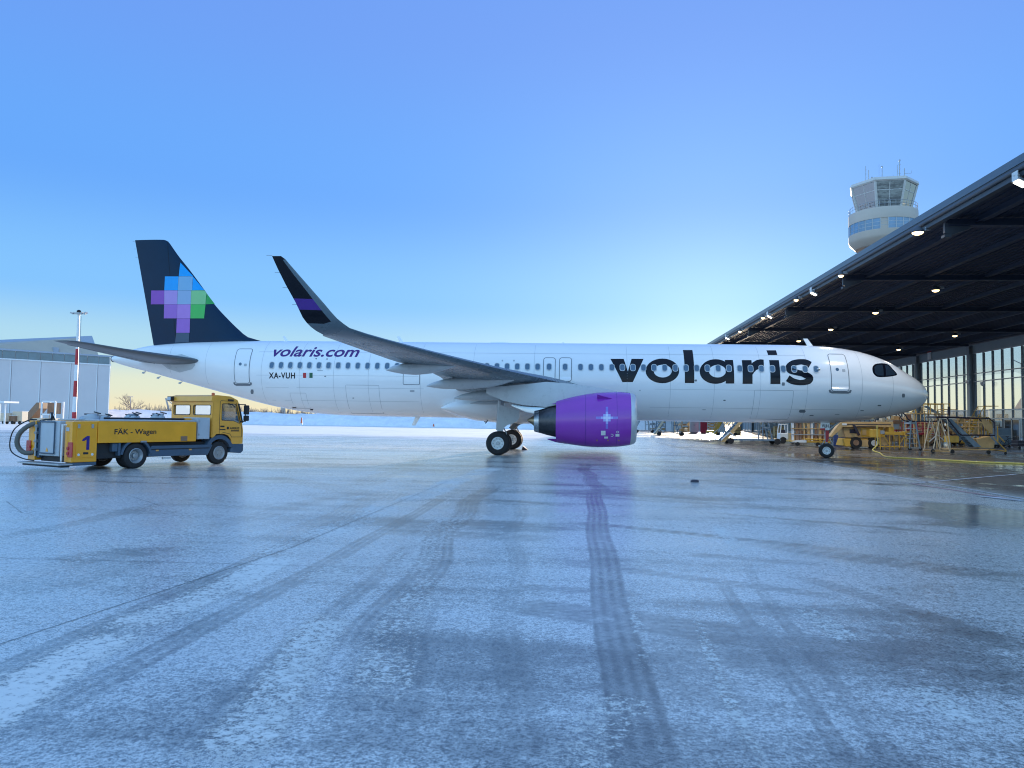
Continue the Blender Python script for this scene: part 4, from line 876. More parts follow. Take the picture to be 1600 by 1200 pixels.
# deck ribs: fine corrugation, one joined part
m = MB(HO)
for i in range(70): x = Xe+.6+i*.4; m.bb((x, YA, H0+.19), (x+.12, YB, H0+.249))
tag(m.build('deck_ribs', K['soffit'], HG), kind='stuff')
ZB, ZH = .16, 9.94; TR = [2.72, 3.63, 6.80, 7.68]
cs = ms = ts = None; panes = {}
for k, y in enumerate(ny):
    l = (0-.25, y-HO[1], 0)
    if cs is None:
        m = MB(); m.box((0, 0, (H0-.2)/2), (.55, .12, H0-.2)); m.box((-.24, 0, (H0-.2)/2), (.08, .55, H0-.2)); m.box((.24, 0, (H0-.2)/2), (.08, .55, H0-.2)); cs = m.build('column', K['column'], HG, loc=l)
    else: inst('column', cs, HG, l)
NB = 7
for k in range(len(ny)-1):
    y0, y1 = ny[k+1]+.3, ny[k]-.3
    y0, y1 = min(ny[k], ny[k+1])+.3, max(ny[k], ny[k+1])-.3; L_ = y1-y0; yc = (y0+y1)/2
    m = MB(); 
    if ts is None:
        m.box((0, 0, 0), (.16, L_, .10)); ts = m.build('transom', K['transom'], HG, loc=(-.12, yc-HO[1], ZH)); done = True
        m = MB(); m.box((0, 0, (ZH+H0)/2), (.20, L_+.2, H0-ZH-.12)); sps = m.build('spandrel', K['spandrel'], HG, loc=(0, yc-HO[1], .0))
        m = MB(); m.box((0, 0, .07), (.3, L_+.2, .14)); bs = m.build('base_kerb', K['column'], HG, loc=(0, yc-HO[1], 0))
    else:
        inst('transom', ts, HG, (-.12, yc-HO[1], ZH)); inst('spandrel', sps, HG, (0, yc-HO[1], 0)); inst('base_kerb', bs, HG, (0, yc-HO[1], 0))
    for z in TR+[ZB+.04]: inst('transom', ts, HG, (-.12, yc-HO[1], z))
    for i in range(NB+1):
        y = y0+L_*i/NB
        if ms is None:
            m = MB(); m.box((.0, 0, (ZB+ZH)/2), (.22, .13, ZH-ZB-.06)); ms = m.build('mullion', K['mullion'], HG, loc=(.10, y-HO[1], 0))
        else: inst('mullion', ms, HG, (.10, y-HO[1], 0))
    zs = [ZB+.09]+TR+[ZH]
    for i in range(NB):
        for j in range(5):
            y = y0+L_*(i+.5)/NB; h = zs[j+1]-zs[j]-.11
            if j == 0 and k >= 5:
                if 'w' not in panes: m = MB(); m.box((0, 0, 0), (.05, L_/NB-.16, h)); panes['w'] = m.build('wall_panel', K['wallpanel'], HG, loc=(.06, y-HO[1], (zs[0]+zs[1])/2))
                else: inst('wall_panel', panes['w'], HG, (.06, y-HO[1], (zs[0]+zs[1])/2))
                continue
            if j not in panes:
                m = MB(); m.box((0, 0, 0), (.012, L_/NB-.16, h)); panes[j] = m.build('pane', K['pane'], HG, loc=(.06, y-HO[1], (zs[j]+zs[j+1])/2))
            else: inst('pane', panes[j], HG, (.06, y-HO[1], (zs[j]+zs[j+1])/2))
# door with dark glazing in the wall at far right
yd = float(atX(1583, 660, Xw)[1])
m = MB(HO); m.bb((Xw-.22, yd-1.5, .17), (Xw-.16, yd+1.1, 2.62)); dr = m.build('service_door', K['darkglass'], HG)
m = MB(HO)
for y in (yd-1.5, yd-.2, yd+1.1): m.bb((Xw-.27, y-.06, .17), (Xw-.225, y+.06, 2.66))
m.bb((Xw-.27, yd-1.44, 2.55), (Xw-.225, yd+1.04, 2.66)); m.build('door_frame', K['transom'], dr)
# red and white notice on the spandrel
q = atX(1452, 556, Xw-.2); m = MB(HO); m.bb((Xw-.22, q[1]-.45, q[2]-.45), (Xw-.16, q[1]+.45, q[2]+.42)); sg = m.build('notice_board', K['whitepl'], HG)
m = MB(HO); m.bb((Xw-.225, q[1]-.45, q[2]+.425), (Xw-.16, q[1]+.45, q[2]+.72)); m.build('red_header', K['red'], sg)
for u, v in ((1512, 597), (1535, 600)):
    q = atX(u, v, Xw-.6); m = MB(HO); m.bar((Xw-.3, q[1], q[2]+.25), (q[0], q[1], q[2]+.2), .05, 8); m.lathe((q[0], q[1], q[2]+.2), (0, 0, -1), [(0, .2), (.15, .2), (.3, .17), (.42, .05), (.43, .01)], 14); m.build('dome_camera', K['whitepl'], HG, smooth=40)
# lamps
ORD = ['nearest', 'second', 'third', 'fourth', 'fifth', 'sixth']
def lamp(u, v, z, label, group, r=.21, n=0):
    p = gz(u, v, z); e = empty('ceiling_lamp', tuple(p), label, 'lamp', group)
    m = MB(); m.lathe((0, 0, .02), (0, 0, 1), [(0, r*1.1), (.05, r*1.2), (.16, r*.9), (.28, r*.35), (.30, .02)], 16); m.bar((0, 0, .28), (0, 0, H0-z+.1), .025, 6); m.build('housing', K['gutter'], e, smooth=40)
    m = MB(); m.lathe((0, 0, .02), (0, 0, -1), [(0, r*1.05), (.06, r*.9), (.11, r*.5), (.12, .01)], 16); m.build('lens', K['lampon'], e, smooth=60)
    ld = bpy.data.lights.new('lamp_light', 'SPOT'); ld.energy = 600; ld.color = (1, .92, .80); ld.spot_size = math.radians(150); ld.spot_blend = .6; ld.shadow_soft_size = .25
    lo = bpy.data.objects.new('lamp_light', ld); COL.objects.link(lo); lo.parent = e; lo.location = (0, 0, -.2)
    m = MB(); m.box((r*1.9, 0, .2), (.22, .14, .16)); m.bar((r*.9, 0, .2), (r*1.9, 0, .2), .02, 5); m.build('ballast_box', K['steel'], e)
for i, (u, v) in enumerate(((1462, 454), (1368, 489), (1298, 515), (1248, 533))): lamp(u, v, 10.55, f'round ceiling lamp under the canopy, {ORD[i]} from the camera in the row above the nose', 'round lamps above the nose')
for i, (u, v) in enumerate(((1492, 525), (1404, 546.5))): lamp(u, v, 10.55, ('warm round lamp hanging under the canopy close to the glazed wall, nearer of two', 'warm round lamp hanging under the canopy close to the glazed wall, farther of two')[i], 'round lamps near the glazed wall')
for i, (u, v) in enumerate(((1434, 364), (1314, 431), (1244, 469), (1192, 497), (1156, 518))): lamp(u, v, 10.8, f'warm lamp tucked under the canopy edge, {ORD[i]} from the camera along the eave', 'lamps along the canopy edge', .15 if i else .24)
def flood(u, v, label):
    p = gz(u, v, 10.75); e = empty('floodlight', tuple(p), label, 'floodlight', 'white floodlights on the canopy edge'); R = Matrix.Rotation(math.radians(28), 3, 'Y')
    m = MB(); m.box((0, 0, .05), (.44, .4, .1), R=R); m.build('housing', K['steel'], e, bevel=.02)
    m = MB(); m.box((-.03, 0, -.03), (.38, .34, .03), R=R); m.build('lens', K['floodon'], e)
    m = MB(); m.box((-.22, 0, .26), (.03, .36, .34)); m.box((-.1, 0, .3), (.4, .05, .05)); m.bar((.0, 0, .1), (0, 0, H0-10.75+.05), .03, 6); m.build('bracket', K['whitepl'], e)
for (u, v), l in zip(((1596, 286), (1272, 459), (1203, 495), (1137, 529)), ('white floodlight on the canopy edge at the right border of the photo', 'white floodlight on the canopy edge, second from the camera', 'white floodlight on the canopy edge, third from the camera', 'small white floodlight on the canopy edge just above the fuselage')): flood(u, v, l)

# ================================================================== CONTROL TOWER
YT = 95.0; tc_ = atY(1390, 320, YT); TO = (float(tc_[0]), YT+3, 0)
K['concrete'] = mat('tower_beige_panel', (.58, .49, .40), .6, var=.06, vscale=.3)
K['towerframe'] = mat('tower_cream_frame', (.66, .63, .58), .5, var=.04)
K['cabglass'] = glass('tower_cab_glass', (.20, .23, .21), 1.3)
K['bandglass'] = mat('tower_band_glass', (.16, .28, .42), .07, var=.2, vscale=.4, rvar=0, spec=1.0)
TW = empty('control_tower', TO, 'airport control tower with flared glass cab and antennas rising behind the canopy', 'control tower')
zat = lambda v: float(atY(1382, v, YT-2.5)[2])
zr, zg1, zg0, zd1, zd0 = zat(277), zat(281), zat(323), zat(321.5), zat(378)
rt, rb, rd = 5.55, 4.35, 5.72
def hep(r, z, ph=.362, n=7): return [Vector((TO[0]+r*math.cos(ph+2*PI*k/n+PI), TO[1]+r*math.sin(ph+2*PI*k/n+PI), z)) for k in range(n)]
hep_ = lambda r, z: [Vector((TO[0]+r*math.cos(-(.362+2*PI*k/7)), TO[1]+r*math.sin(-(.362+2*PI*k/7)), z)) for k in range(7)]
m = MB(TO); m.loft([hep_(rt+.15, zg1), hep_(rt+.35, zg1+.25), hep_(rt+.2, zr+.3), hep_(1, zr+.8)]); m.build('cab_roof', K['towerframe'], TW)
for k in range(7):
    a0, a1 = hep_(rb, zg0)[k], hep_(rb, zg0)[(k+1) % 7]; b0, b1 = hep_(rt, zg1)[k], hep_(rt, zg1)[(k+1) % 7]
    m = MB(TO); m.beam(a0, b0, .34, .34); m.build('corner_post', K['towerframe'], TW)
    am, bm_ = (a0+a1)/2, (b0+b1)/2; m = MB(TO); m.beam(am, bm_, .10, .10); m.build('mullion', K['towerframe'], TW)
    f = .70; c0, c1 = a0+(b0-a0)*f, a1+(b1-a1)*f; m = MB(TO); m.beam(c0, c1, .10, .10); m.build('transom', K['towerframe'], TW)
    cm = (c0+c1)/2
    for P in ((a0, am, cm, c0), (am, a1, c1, cm), (c0, cm, bm_, b0), (cm, c1, b1, bm_)):
        n_ = (P[1]-P[0]).cross(P[3]-P[0]).normalized()*.03; m = MB(TO); m.prism([p*1 for p in P], n_); m.build('pane', K['cabglass'], TW)
m = MB(TO); m.loft([hep_(rb-.3, zg0-.3), hep_(rb-.3, zg0+.9), hep_(rb-1.2, zg0+1.0), hep_(rb-1.2, zg0-.3)], wrap=True, caps=False); m.build('cab_desk', K['steel'], TW)
m = MB(TO); m.loft([hep_(rt-.25, zg1-.12), hep_(rt-.25, zg1-.02)]); m.build('cab_ceiling', K['whitepl'], TW)
m = MB(TO); m.bar((TO[0], TO[1], zg0), (TO[0], TO[1], zg1), 1.6, 10); m.build('cab_core', K['concrete'], TW)
C0 = (TO[0], TO[1], 0)
m = MB(TO); m.lathe(C0, (0, 0, 1), [(zd0-.2, 2.2), (zd0, 4.6), (zd0+1.0, rd-.15), (zd0+1.5, rd), (zd0+2.5, rd)], 56); m.build('drum_base', K['concrete'], TW, smooth=40)
m = MB(TO); m.lathe(C0, (0, 0, 1), [(zd1-2.0, rd), (zd1-.1, rd), (zd1, rd-.08), (zd1+.02, rb-.5)], 56); m.build('drum_parapet', K['concrete'], TW, smooth=40)
z0b, z1b = zd0+2.5, zd1-2.0
for k in range(28):
    a = 2*PI*k/28; a2 = 2*PI*(k+1)/28; solid = k % 7 == 5
    P = [Vector((TO[0]+(rd-.06)*math.cos(t), TO[1]+(rd-.06)*math.sin(t), 0)) for t in (a, (a+a2)/2, a2)]
    m = MB(TO); m.loft([[p+Vector((0, 0, z0b)) for p in P], [p+Vector((0, 0, z1b)) for p in P]], caps=False, closed=False); w_ = m.build('drum_window', K['concrete'] if solid else K['bandglass'], TW)
    m = MB(TO); m.beam(P[0]+Vector((0, 0, z0b)), P[0]+Vector((0, 0, z1b)), .12, .12)
    for f in (.33, .66): m.beam(P[0]+Vector((0, 0, z0b+(z1b-z0b)*f)), P[2]+Vector((0, 0, z0b+(z1b-z0b)*f)), .07, .07)
    m.build('frame', K['steel'], w_)
m = MB(TO); m.lathe(C0, (0, 0, 1), [(0, 3.0), (20, 2.6), (zd0, 2.4)], 32); m.build('shaft', K['concrete'], TW, smooth=40)
m = MB(TO)
for h in (.55, 1.1): m.tube([(TO[0]+(rd-.1)*math.cos(2*PI*k/40), TO[1]+(rd-.1)*math.sin(2*PI*k/40), zd1+h) for k in range(40)], .035, 5, closed=True)
for k in range(40): a = 2*PI*k/40; m.bar((TO[0]+(rd-.1)*math.cos(a), TO[1]+(rd-.1)*math.sin(a), zd1), (TO[0]+(rd-.1)*math.cos(a), TO[1]+(rd-.1)*math.sin(a), zd1+1.1), .03, 4)
m.build('railing', K['steel'], TW)
for u, v0, v1, r in ((1352.7, 259.5, 284, .055), (1357.3, 266, 284, .07), (1362.5, 277, 283, .16), (1378.3, 260, 281, .075), (1402, 258, 278, .06), (1405.6, 250, 278, .085), (1413.3, 263, 279, .07), (1373.5, 256, 270, .03), (1395.5, 273, 279, .04)):
    a = atY(u, v0, YT+2.5); b = atY(u, v1, YT+2.5); m = MB(TO); m.bar(b+np.array([0, 0, -.6]), a, r, 6)
    if r > .07: m.lathe(tuple(a), (0, 0, 1), [(-.25, .02), (-.15, .16), (.05, .16), (.12, .02)], 8)
    if r == .055 or r == .085:
        for f in (.25, .5, .75): q = b+(a-b)*f; m.bar(q+[-.22, 0, 0], q+[.22, 0, 0], .035, 4)
    m.build('antenna', K['steel'], TW)
m = MB(TO); m.beam(atY(1414, 271, YT+2.5), atY(1424, 270.5, YT+2.5), .06, .06); m.beam(atY(1424, 270.5, YT+2.5), atY(1424.5, 266.5, YT+2.5), .05, .05); m.build('antenna', K['steel'], TW)
# ================================================================== FAR LEFT: hangar, mast, small vehicles, trees
K['lhwall'] = mat('hangar_door_sheet', (.62, .58, .57), .5, var=.05, vscale=.15)
K['lhroof'] = mat('hangar_roof_sheet', (.36, .40, .46), .55, var=.08, vscale=.2)
K['tan'] = mat('tan_roof_sheet', (.50, .43, .34), .6, var=.1, vscale=.2)
K['bandwin'] = mat('clerestory_glass', (.10, .17, .20), .12, var=.25, vscale=.4, spec=.8)
pc = np.array([*gz(172, 661.5)[:2]]); dpt = 175.0
dirw = np.array([math.sin(math.radians(40)), math.cos(math.radians(40))]); prp = np.array([-dirw[1], dirw[0]])
d0 = ray(172, 600); pc = np.array(CAM[:2])+d0[:2]/np.linalg.norm(d0[:2])*185.0
LO = (float(pc[0]), float(pc[1]), 0); zt_ = float(CAM[2]+(np.linalg.norm(pc-np.array(CAM[:2])))*(ray(174, 557)[2]/np.linalg.norm(ray(174, 557)[:2])))
LH = empty('far_hangar', LO, 'large pale grey hangar with tall sliding doors and clerestory windows at far left', 'hangar')
def lh(a, b, z): p = pc-dirw*a+prp*b; return Vector((p[0], p[1], z))      # a along the front, b into the building
m = MB(LO); m.loft([[lh(0, .3, 0), lh(95, .3, 0), lh(95, 60, 0), lh(0, 60, 0)], [lh(0, .3, zt_-.3), lh(95, .3, zt_-.3), lh(95, 60, zt_-.3), lh(0, 60, zt_-.3)]]); m.build('hall', K['lhwall'], LH)
zb_ = zt_-1.95
def a_of(u):                                     # distance along the front of a picture column
    r_ = ray(u, 600)[:2]; A = np.array([r_, dirw]).T; s_ = np.linalg.solve(A, pc-np.array(CAM[:2])); return s_[1]
cuts = [0]+[a_of(u) for u in (152, 110, 63, 17)]; cuts += [cuts[-1]+(cuts[-1]-cuts[-2])*k for k in (1, 2, 3)]
for i in range(len(cuts)-1):
    m = MB(LO); a, b = cuts[i]+.03, cuts[i+1]-.03; m.loft([[lh(a, .0, .05), lh(b, 0, .05), lh(b, .29, .05), lh(a, .29, .05)], [lh(a, 0, zb_), lh(b, 0, zb_), lh(b, .29, zb_), lh(a, .29, zb_)]]); dp = m.build('door_panel', K['lhwall'], LH)
    m = MB(LO); m.beam(lh(a+.15, -.03, .1), lh(a+.15, -.03, zb_), .14, .10); m.build('door_rail', K['whitepl'], dp)
m = MB(LO); m.beam(lh(0, -.05, zb_+.05), lh(95, -.05, zb_+.05), .3, .25); m.build('door_track', K['whitepl'], LH)
nb = 40; wsr = None
for i in range(nb):
    a = .3+i*2.2; m = MB(LO); m.loft([[lh(a, .12, zb_+.2), lh(a+2.05, .12, zb_+.2), lh(a+2.05, .28, zb_+.2), lh(a, .28, zb_+.2)], [lh(a, .12, zt_-.15), lh(a+2.05, .12, zt_-.15), lh(a+2.05, .28, zt_-.15), lh(a, .28, zt_-.15)]]); m.build('window', K['bandwin'], LH)
m = MB(LO); m.beam(lh(-.2, .15, zt_), lh(95, .15, zt_), .5, .35); m.build('parapet', K['lhroof'], LH)
# set-back roof hump
def far(u, v, dist): r_ = ray(u, v); k = dist/np.linalg.norm(r_[:2]); return Vector(np.array(CAM)+r_*k)
r0, r1 = far(-40, 546, 150), far(118, 524.5, 215); e0, e1 = lh(88, 12, zt_), lh(14, 12, zt_)
f1 = far(141, 549, 200); m = MB(LO)
up = lambda p, z: Vector((p.x, p.y, z))
def zfor(p, u, v): return float(CAM[2]+np.linalg.norm(np.array(p)[:2]-np.array(CAM[:2]))*(ray(u, v)[2]/np.linalg.norm(ray(u, v)[:2])))
al_ = a_of(5)+8
B0, B1 = lh(al_, 6, zt_-.2), lh(.6, 6, zt_-.2); C0_, C1_ = lh(al_, 26, zt_-.2), lh(.6, 26, zt_-.2)
R0 = lh(al_, 13, 0); R1 = lh(.6, 12.5, 0); R0 = up(R0, zfor(R0, 3, 541.5)); R1 = up(R1, zfor(R1, 118, 524.5))
m.add([B0, B1, R1, R0], [(0, 1, 2, 3)]); m.add([C0_, C1_, R1, R0], [(0, 1, 2, 3)]); m.add([B1, C1_, R1], [(0, 1, 2)]); m.add([B0, C0_, R0], [(0, 1, 2)]); rf = m.build('roof', K['tan'], LH)
m = MB(LO); q0 = B0+(R0-B0)*.55; q1 = B1+(R1-B1)*.62; n_ = Vector((0, 0, .12)); m.prism([q0+n_, q1+n_, R1+n_, R0+n_], (0, 0, .1)); m.build('ridge_cap', K['lhroof'], rf)
for a in (9, 22):
    c = lh(a, 8, zt_+.9); m = MB(LO); m.box(c, (1.0, 2.0, 1.6), rz=math.radians(50)); m.build('roof_vent', K['lhroof'], rf)
# lower annex right of it
p = [far(u, 658, 230) for u in (174, 270)]; AO2 = (p[0].x, p[0].y, 0)
AN = empty('annex_building', AO2, 'low grey flat-roofed building right beside the far hangar', 'building')
z1_ = float(far(180, 642.5, 230).z); m = MB(AO2); dv = Vector((-.3, 1, 0))*14
m.loft([[Vector((q.x, q.y, 0)) for q in (p[0], p[1], p[1]+dv, p[0]+dv)], [Vector((q.x, q.y, z1_)) for q in (p[0], p[1], p[1]+dv, p[0]+dv)]]); m.build('wall', K['lhwall'], AN)
m = MB(AO2); m.loft([[Vector((q.x, q.y, z1_+.02)) for q in (p[0], p[1], p[1]+dv, p[0]+dv)], [Vector((q.x, q.y, z1_+.25)) for q in (p[0], p[1], p[1]+dv, p[0]+dv)]]); m.build('roof', K['snow'], AN)
# --- light mast
g0 = gz(115, 672); MO = tuple(g0); MT = empty('light_mast', MO, 'tall slim red and white banded floodlight mast in front of the far hangar', 'light mast')
dist = np.linalg.norm(np.array(g0[:2])-np.array(CAM[:2])); topz = float(CAM[2]+dist*ray(122, 490)[2]/np.linalg.norm(ray(122, 490)[:2]))
zv = lambda v: float(CAM[2]+dist*ray(119, v)[2]/np.linalg.norm(ray(119, v)[:2]))
bands = [(0, zv(654), 'white'), (zv(654), zv(644), 'red'), (zv(644), zv(620), 'white'), (zv(620), zv(595), 'red'), (zv(595), zv(570), 'white'), (zv(570), zv(545), 'red'), (zv(545), topz, 'white')]
for a, b, c in bands:
    m = MB(); r0_ = .24-.12*a/topz; r1_ = .24-.12*b/topz; m.bar((0, 0, a), (0, 0, b), r0_, 12, r1_); m.build('pole_section', K['whitepl'] if c == 'white' else K['red'], MT, smooth=40)
m = MB(); m.bar((0, 0, topz-.05), (0, 0, topz+.1), .35, 12); m.beam((-.75, 0, topz), (.8, 0, topz), .14, .12); m.build('head_frame', K['steel'], MT)
for x, t in ((-.72, .3), (-.36, .3), (.38, -.3), (.74, -.5)):
    m = MB(); m.box((x, 0, topz+.05), (.32, .4, .14), R=Matrix.Rotation(t, 3, 'Y')); m.build('floodlight', K['steel'], MT)
m = MB(); m.lathe((0, 0, topz+.1), (0, 0, 1), [(0, .22), (.2, .22), (.3, .1), (.32, .01)], 10); m.build('warning_light', K['black'], MT)
m = MB(); m.tube([(.28, 0, z) for z in (0.2, topz-.3)], .03, 5); m.build('cable_conduit', K['steel'], MT)
# --- thin distant masts and crane
K['haze_steel'] = mat('distant_steel', (.45, .40, .36), .7, var=0, rvar=0)  # distance haze is mixed into this steel tone
K['haze_brown'] = mat('hazed_twigs', (.24, .19, .17), .9, var=.2, vscale=.5)  # twig brown lightened to carry the haze of distance
def far_pole(u, v0, v1, dist, r, name, label, cat, lean=0):
    a = far(u, v1, dist); b = far(u+lean, v0, dist); e = empty(name, (a.x, a.y, 0), label, cat); m = MB(); m.bar((0, 0, 0), (b.x-a.x, b.y-a.y, b.z), r, 6, r*.6); m.build('pole', K['haze_steel'], e); return e, m, (b.x-a.x, b.y-a.y, b.z)
e, _, t_ = far_pole(204, 620, 655, 240, .20, 'lamp_post', 'thin lamp post standing beside the bare tree beyond the annex', 'lamp post'); m = MB(); m.box((t_[0], t_[1], t_[2]), (1.6, .4, .2)); m.build('lamp_head', K['haze_steel'], e)
e, _, t_ = far_pole(268, 622, 655, 420, .7, 'jib_crane', 'distant harbour crane leaning beyond the truck cab', 'crane', -9); m = MB(); m.beam((0, 0, 0), (3, 0, t_[2]*.5), .6, .6); m.beam((3, 0, t_[2]*.5), t_, .4, .4); m.build('jib', K['haze_steel'], e)
e, _, t_ = far_pole(442, 630, 650, 400, 1.7, 'chimney_stack', 'pale square chimney far behind the snow bank', 'chimney')
# --- bare trees
def bare_tree(u, dist, h, seed, label, sp=.62, up_=.5):
    rnd = random.Random(seed); p = far(u, 660, dist); e = empty('bare_tree', (p.x, p.y, 0), label, 'tree', 'bare winter trees behind the snow bank')
    m = MB(); m.bar((0, 0, 0), (0, 0, h*.4), h*.028, 7, h*.018); m.build('trunk', K['haze_brown'], e)
    m = MB()
    def br(a, d, L_, r, lv):
        b = a+d*L_; m.bar(a, b, r, 4, r*.6, caps=False)
        if lv == 0: return
        for _ in range(rnd.choice((3, 3, 4))):
            q = Vector((rnd.uniform(-1, 1), rnd.uniform(-1, 1), rnd.uniform(-.25, .9)))*sp; br(a+(b-a)*rnd.uniform(.55, 1), (d+q).normalized(), L_*rnd.uniform(.6, .8), r*.55, lv-1)
    for _ in range(6): br(Vector((0, 0, h*rnd.uniform(.25, .42))), Vector((rnd.uniform(-1, 1), rnd.uniform(-1, 1), rnd.uniform(.3, 1.2))).normalized(), h*.24, h*.013, 3)
    m.build('crown', K['haze_brown'], e); return e
tl = ['bare round tree standing beyond the annex left of the truck cab', 'small bare tree just right of the lamp post']
bare_tree(204, 228, 8.6, 1, tl[0], .75); bare_tree(216, 236, 5, 2, tl[1])
for i, (u, h, l) in enumerate(((375, 6.5, 'bare tree seen just right of the truck mirror'), (392, 5, 'low bare tree behind the snow bank left end'), (404, 5.6, 'bare tree under the rear fuselage beside the crane side of the bank'), (418, 4.6, 'short bare tree left of the pale chimney'), (432, 5.2, 'bare tree touching the pale chimney on its left'), (455, 4.4, 'short bare tree right of the pale chimney'), (470, 4.6, 'bare tree above the orange marker on the bank'), (352, 6, 'bare tree seen through the truck door window'), (338, 5.4, 'bare tree seen behind the truck cab pillar'))): bare_tree(u, 236+7*(i % 3), h, 10+i, l)
rnd = random.Random(5); m = MB()
for i in range(900):
    u = rnd.uniform(180, 900); p = far(u, 655, rnd.uniform(300, 420)); h = rnd.uniform(3, 6.5); w = rnd.uniform(.4, 1.6)
    a = Vector((p.x, p.y, 0)); t = Vector((rnd.uniform(-w, w), 0, h)); m.bar(a, a+t, .22, 3, .05, caps=False); m.bar(a+t*.4, a+t*.4+Vector((rnd.uniform(-1.5, 1.5), 0, h*.35)), .12, 3, .03, caps=False); m.bar(a+t*.55, a+t*.5+Vector((rnd.uniform(-1.5, 1.5), 0, h*.4)), .12, 3, .03, caps=False)
tag(m.build('distant_wood', K['haze_brown']), 'thin brown winter woodland along the horizon', None, None, 'stuff')
# --- orange edge markers
K['orange'] = mat('orange_marker', (.70, .14, .05), .5, var=.1)
for u, v, hh, l in ((471, 664.5, 1.75, 'tall orange post marker in front of the snow bank'), (677.5, 666.3, .8, 'short orange and white marker at the foot of the snow bank')):
    r_ = ray(u, v); k = 160/np.linalg.norm(r_[:2]); p = np.array(CAM)+r_*k; e = empty('edge_marker', (p[0], p[1], 0), l, 'marker'); m = MB(); m.bar((0, 0, hh*.3), (0, 0, hh), .22, 10, .10); m.build('cone', K['orange'], e, smooth=40); m = MB(); m.bar((0, 0, 0), (0, 0, hh*.3), .32, 10, .22); m.build('base', K['whitepl'], e, smooth=40)
# --- small things at far left
K['brown'] = mat('rust_brown_panel', (.26, .15, .09), .6, var=.2, vscale=1.5)
K['cream'] = mat('cream_panel', (.62, .52, .38), .55, var=.1)
def at_ground(u, dist): r_ = ray(u, 660)[:2]; p = np.array(CAM[:2])+r_/np.linalg.norm(r_)*dist; return (float(p[0]), float(p[1]), 0)
sc_ = 150/FPX*1.17
def s3(px): return px*150/FPX*.95
e = empty('boarding_stairs', at_ground(62, 150), 'brown mobile boarding stairs with square canopy before the far hangar', 'stairs'); x = s3(1)
m = MB(); m.prism([(-21*x, 0, .4), (-17*x, 0, .4), (-2*x, 0, 2.6), (-2*x, 0, 3.6), (-6*x, 0, 3.6), (-21*x, 0, 1.5)], (0, 2, 0)); m.build('stair_flank', K['brown'], e)
for a, b in (((2*x, 0, .9), (2*x, 0, 3.8)), ((22*x, 0, .9), (22*x, 0, 3.8)), ((2*x, 0, 3.8), (22*x, 0, 3.8)), ((2*x, 2, .9), (2*x, 2, 3.8)), ((22*x, 2, .9), (22*x, 2, 3.8)), ((2*x, 0, 1.6), (22*x, 0, 1.6))): m = MB(); m.beam(a, b, .22, .22); m.build('canopy_post', K['whitepl'], e)
m = MB(); m.bb((3*x, 1.2, 1.7), (21*x, 1.6, 3.6)); m.build('canopy_curtain', K['brown'], e)
m = MB(); m.bb((-18*x, .2, .45), (22*x, 1.8, .95)); m.build('chassis', K['cream'], e)
for px in (-12, 14):
    m = MB(); m.bar((px*x, -.1, .4), (px*x, .3, .4), .4, 14); m.build('wheel', K['tyre'], e)
e = empty('gate_canopy', at_ground(4, 135), 'white flat canopy on a post at the left border of the photo', 'canopy'); m = MB(); m.box((0, 0, 3.35), (2.6, 3, .25)); m.build('canopy_roof', K['whitepl'], e); m = MB(); m.bar((-.6, 0, 0), (-.6, 0, 3.25), .16, 8); m.bar((.3, 0, 0), (.3, 0, 3.25), .12, 8); m.build('post', K['whitepl'], e)
for u, w, h, k, l in ((6, 1.6, 1.3, 'cream', 'cream baggage cart beside the white canopy'), (20, 1.5, .9, 'brown', 'low brown crate cart left of the boarding stairs'), (31, 1.6, 1.6, 'cream', 'tall cream box trailer left of the boarding stairs')):
    e = empty('baggage_cart', at_ground(u, 140), l, 'cart', 'carts in front of the far hangar'); m = MB(); m.box((0, 0, .4+h/2), (w, 1.3, h)); m.build('body', K[k], e, bevel=.05); m = MB(); m.box((0, 0, .42+h), (w*1.06, 1.4, .06)); m.build('lid', K['whitepl'], e)
    for sx in (-.6, .6):
        m = MB(); m.bar((sx*w/2, -.7, .25), (sx*w/2, -.55, .25), .25, 12); m.build('wheel', K['tyre'], e)
# ================================================================== YELLOW SERVICE TRUCK (x forward, y left, near side at y=-1.15)
TR_ = empty('service_truck', (-32.99, -17.57, 0), 'yellow and grey waste service truck with crew cab and rear hose at left', 'truck', None, 1.146)
K['yellow'] = mat('truck_yellow', (.93, .37, .012), .34, var=.10, vscale=1.2, coat=.25)
K['cabyellow'] = mat('cab_yellow', (.90, .40, .05), .36, var=.10, vscale=1.2, coat=.2)
K['bluegrey'] = mat('blue_grey_plastic', (.06, .10, .15), .5, var=.12, vscale=3)
K['lbox'] = mat('light_grey_box', (.46, .50, .54), .42, var=.08, vscale=2)
K['chassis'] = mat('chassis_black', (.016, .018, .022), .6, var=.2)
K['truckglass'] = glass('truck_glass', (.74, .82, .86), .10)
K['hose'] = mat('grey_rubber_hose', (.13, .125, .11), .65, var=.15, bump=.3, bscale=60)
K['blueprint'] = mat('navy_print', (.02, .01, .20), .4, var=0, rvar=0)
T = TR_
def TB(name, a, b, k, par=T, bevel=.012): m = MB(); m.bb(a, b); return m.build(name, K[k], par, bevel=bevel)
TB('chassis_frame', (-1.9, -.45, .42), (3.9, .45, .72), 'chassis'); TB('underbody', (-1.2, -.95, .34), (2.7, .95, .80), 'chassis')
m = MB(); m.bb((-1.28, -1.15, .82), (2.15, 1.15, 1.48)); tank = m.build('tank_body', K['yellow'], T, bevel=.015)
m = MB(); m.bb((1.55, -1.156, .84), (1.80, -1.135, 1.00)); m.build('step_recess', K['brown'], tank)
m = MB(); m.bar((.10, -1.16, .84), (.30, -1.16, .84), .03, 8); m.build('clip', K['steel'], tank)
TB('tank_lid', (-1.24, -1.10, 1.484), (2.12, 1.10, 1.53), 'lbox')
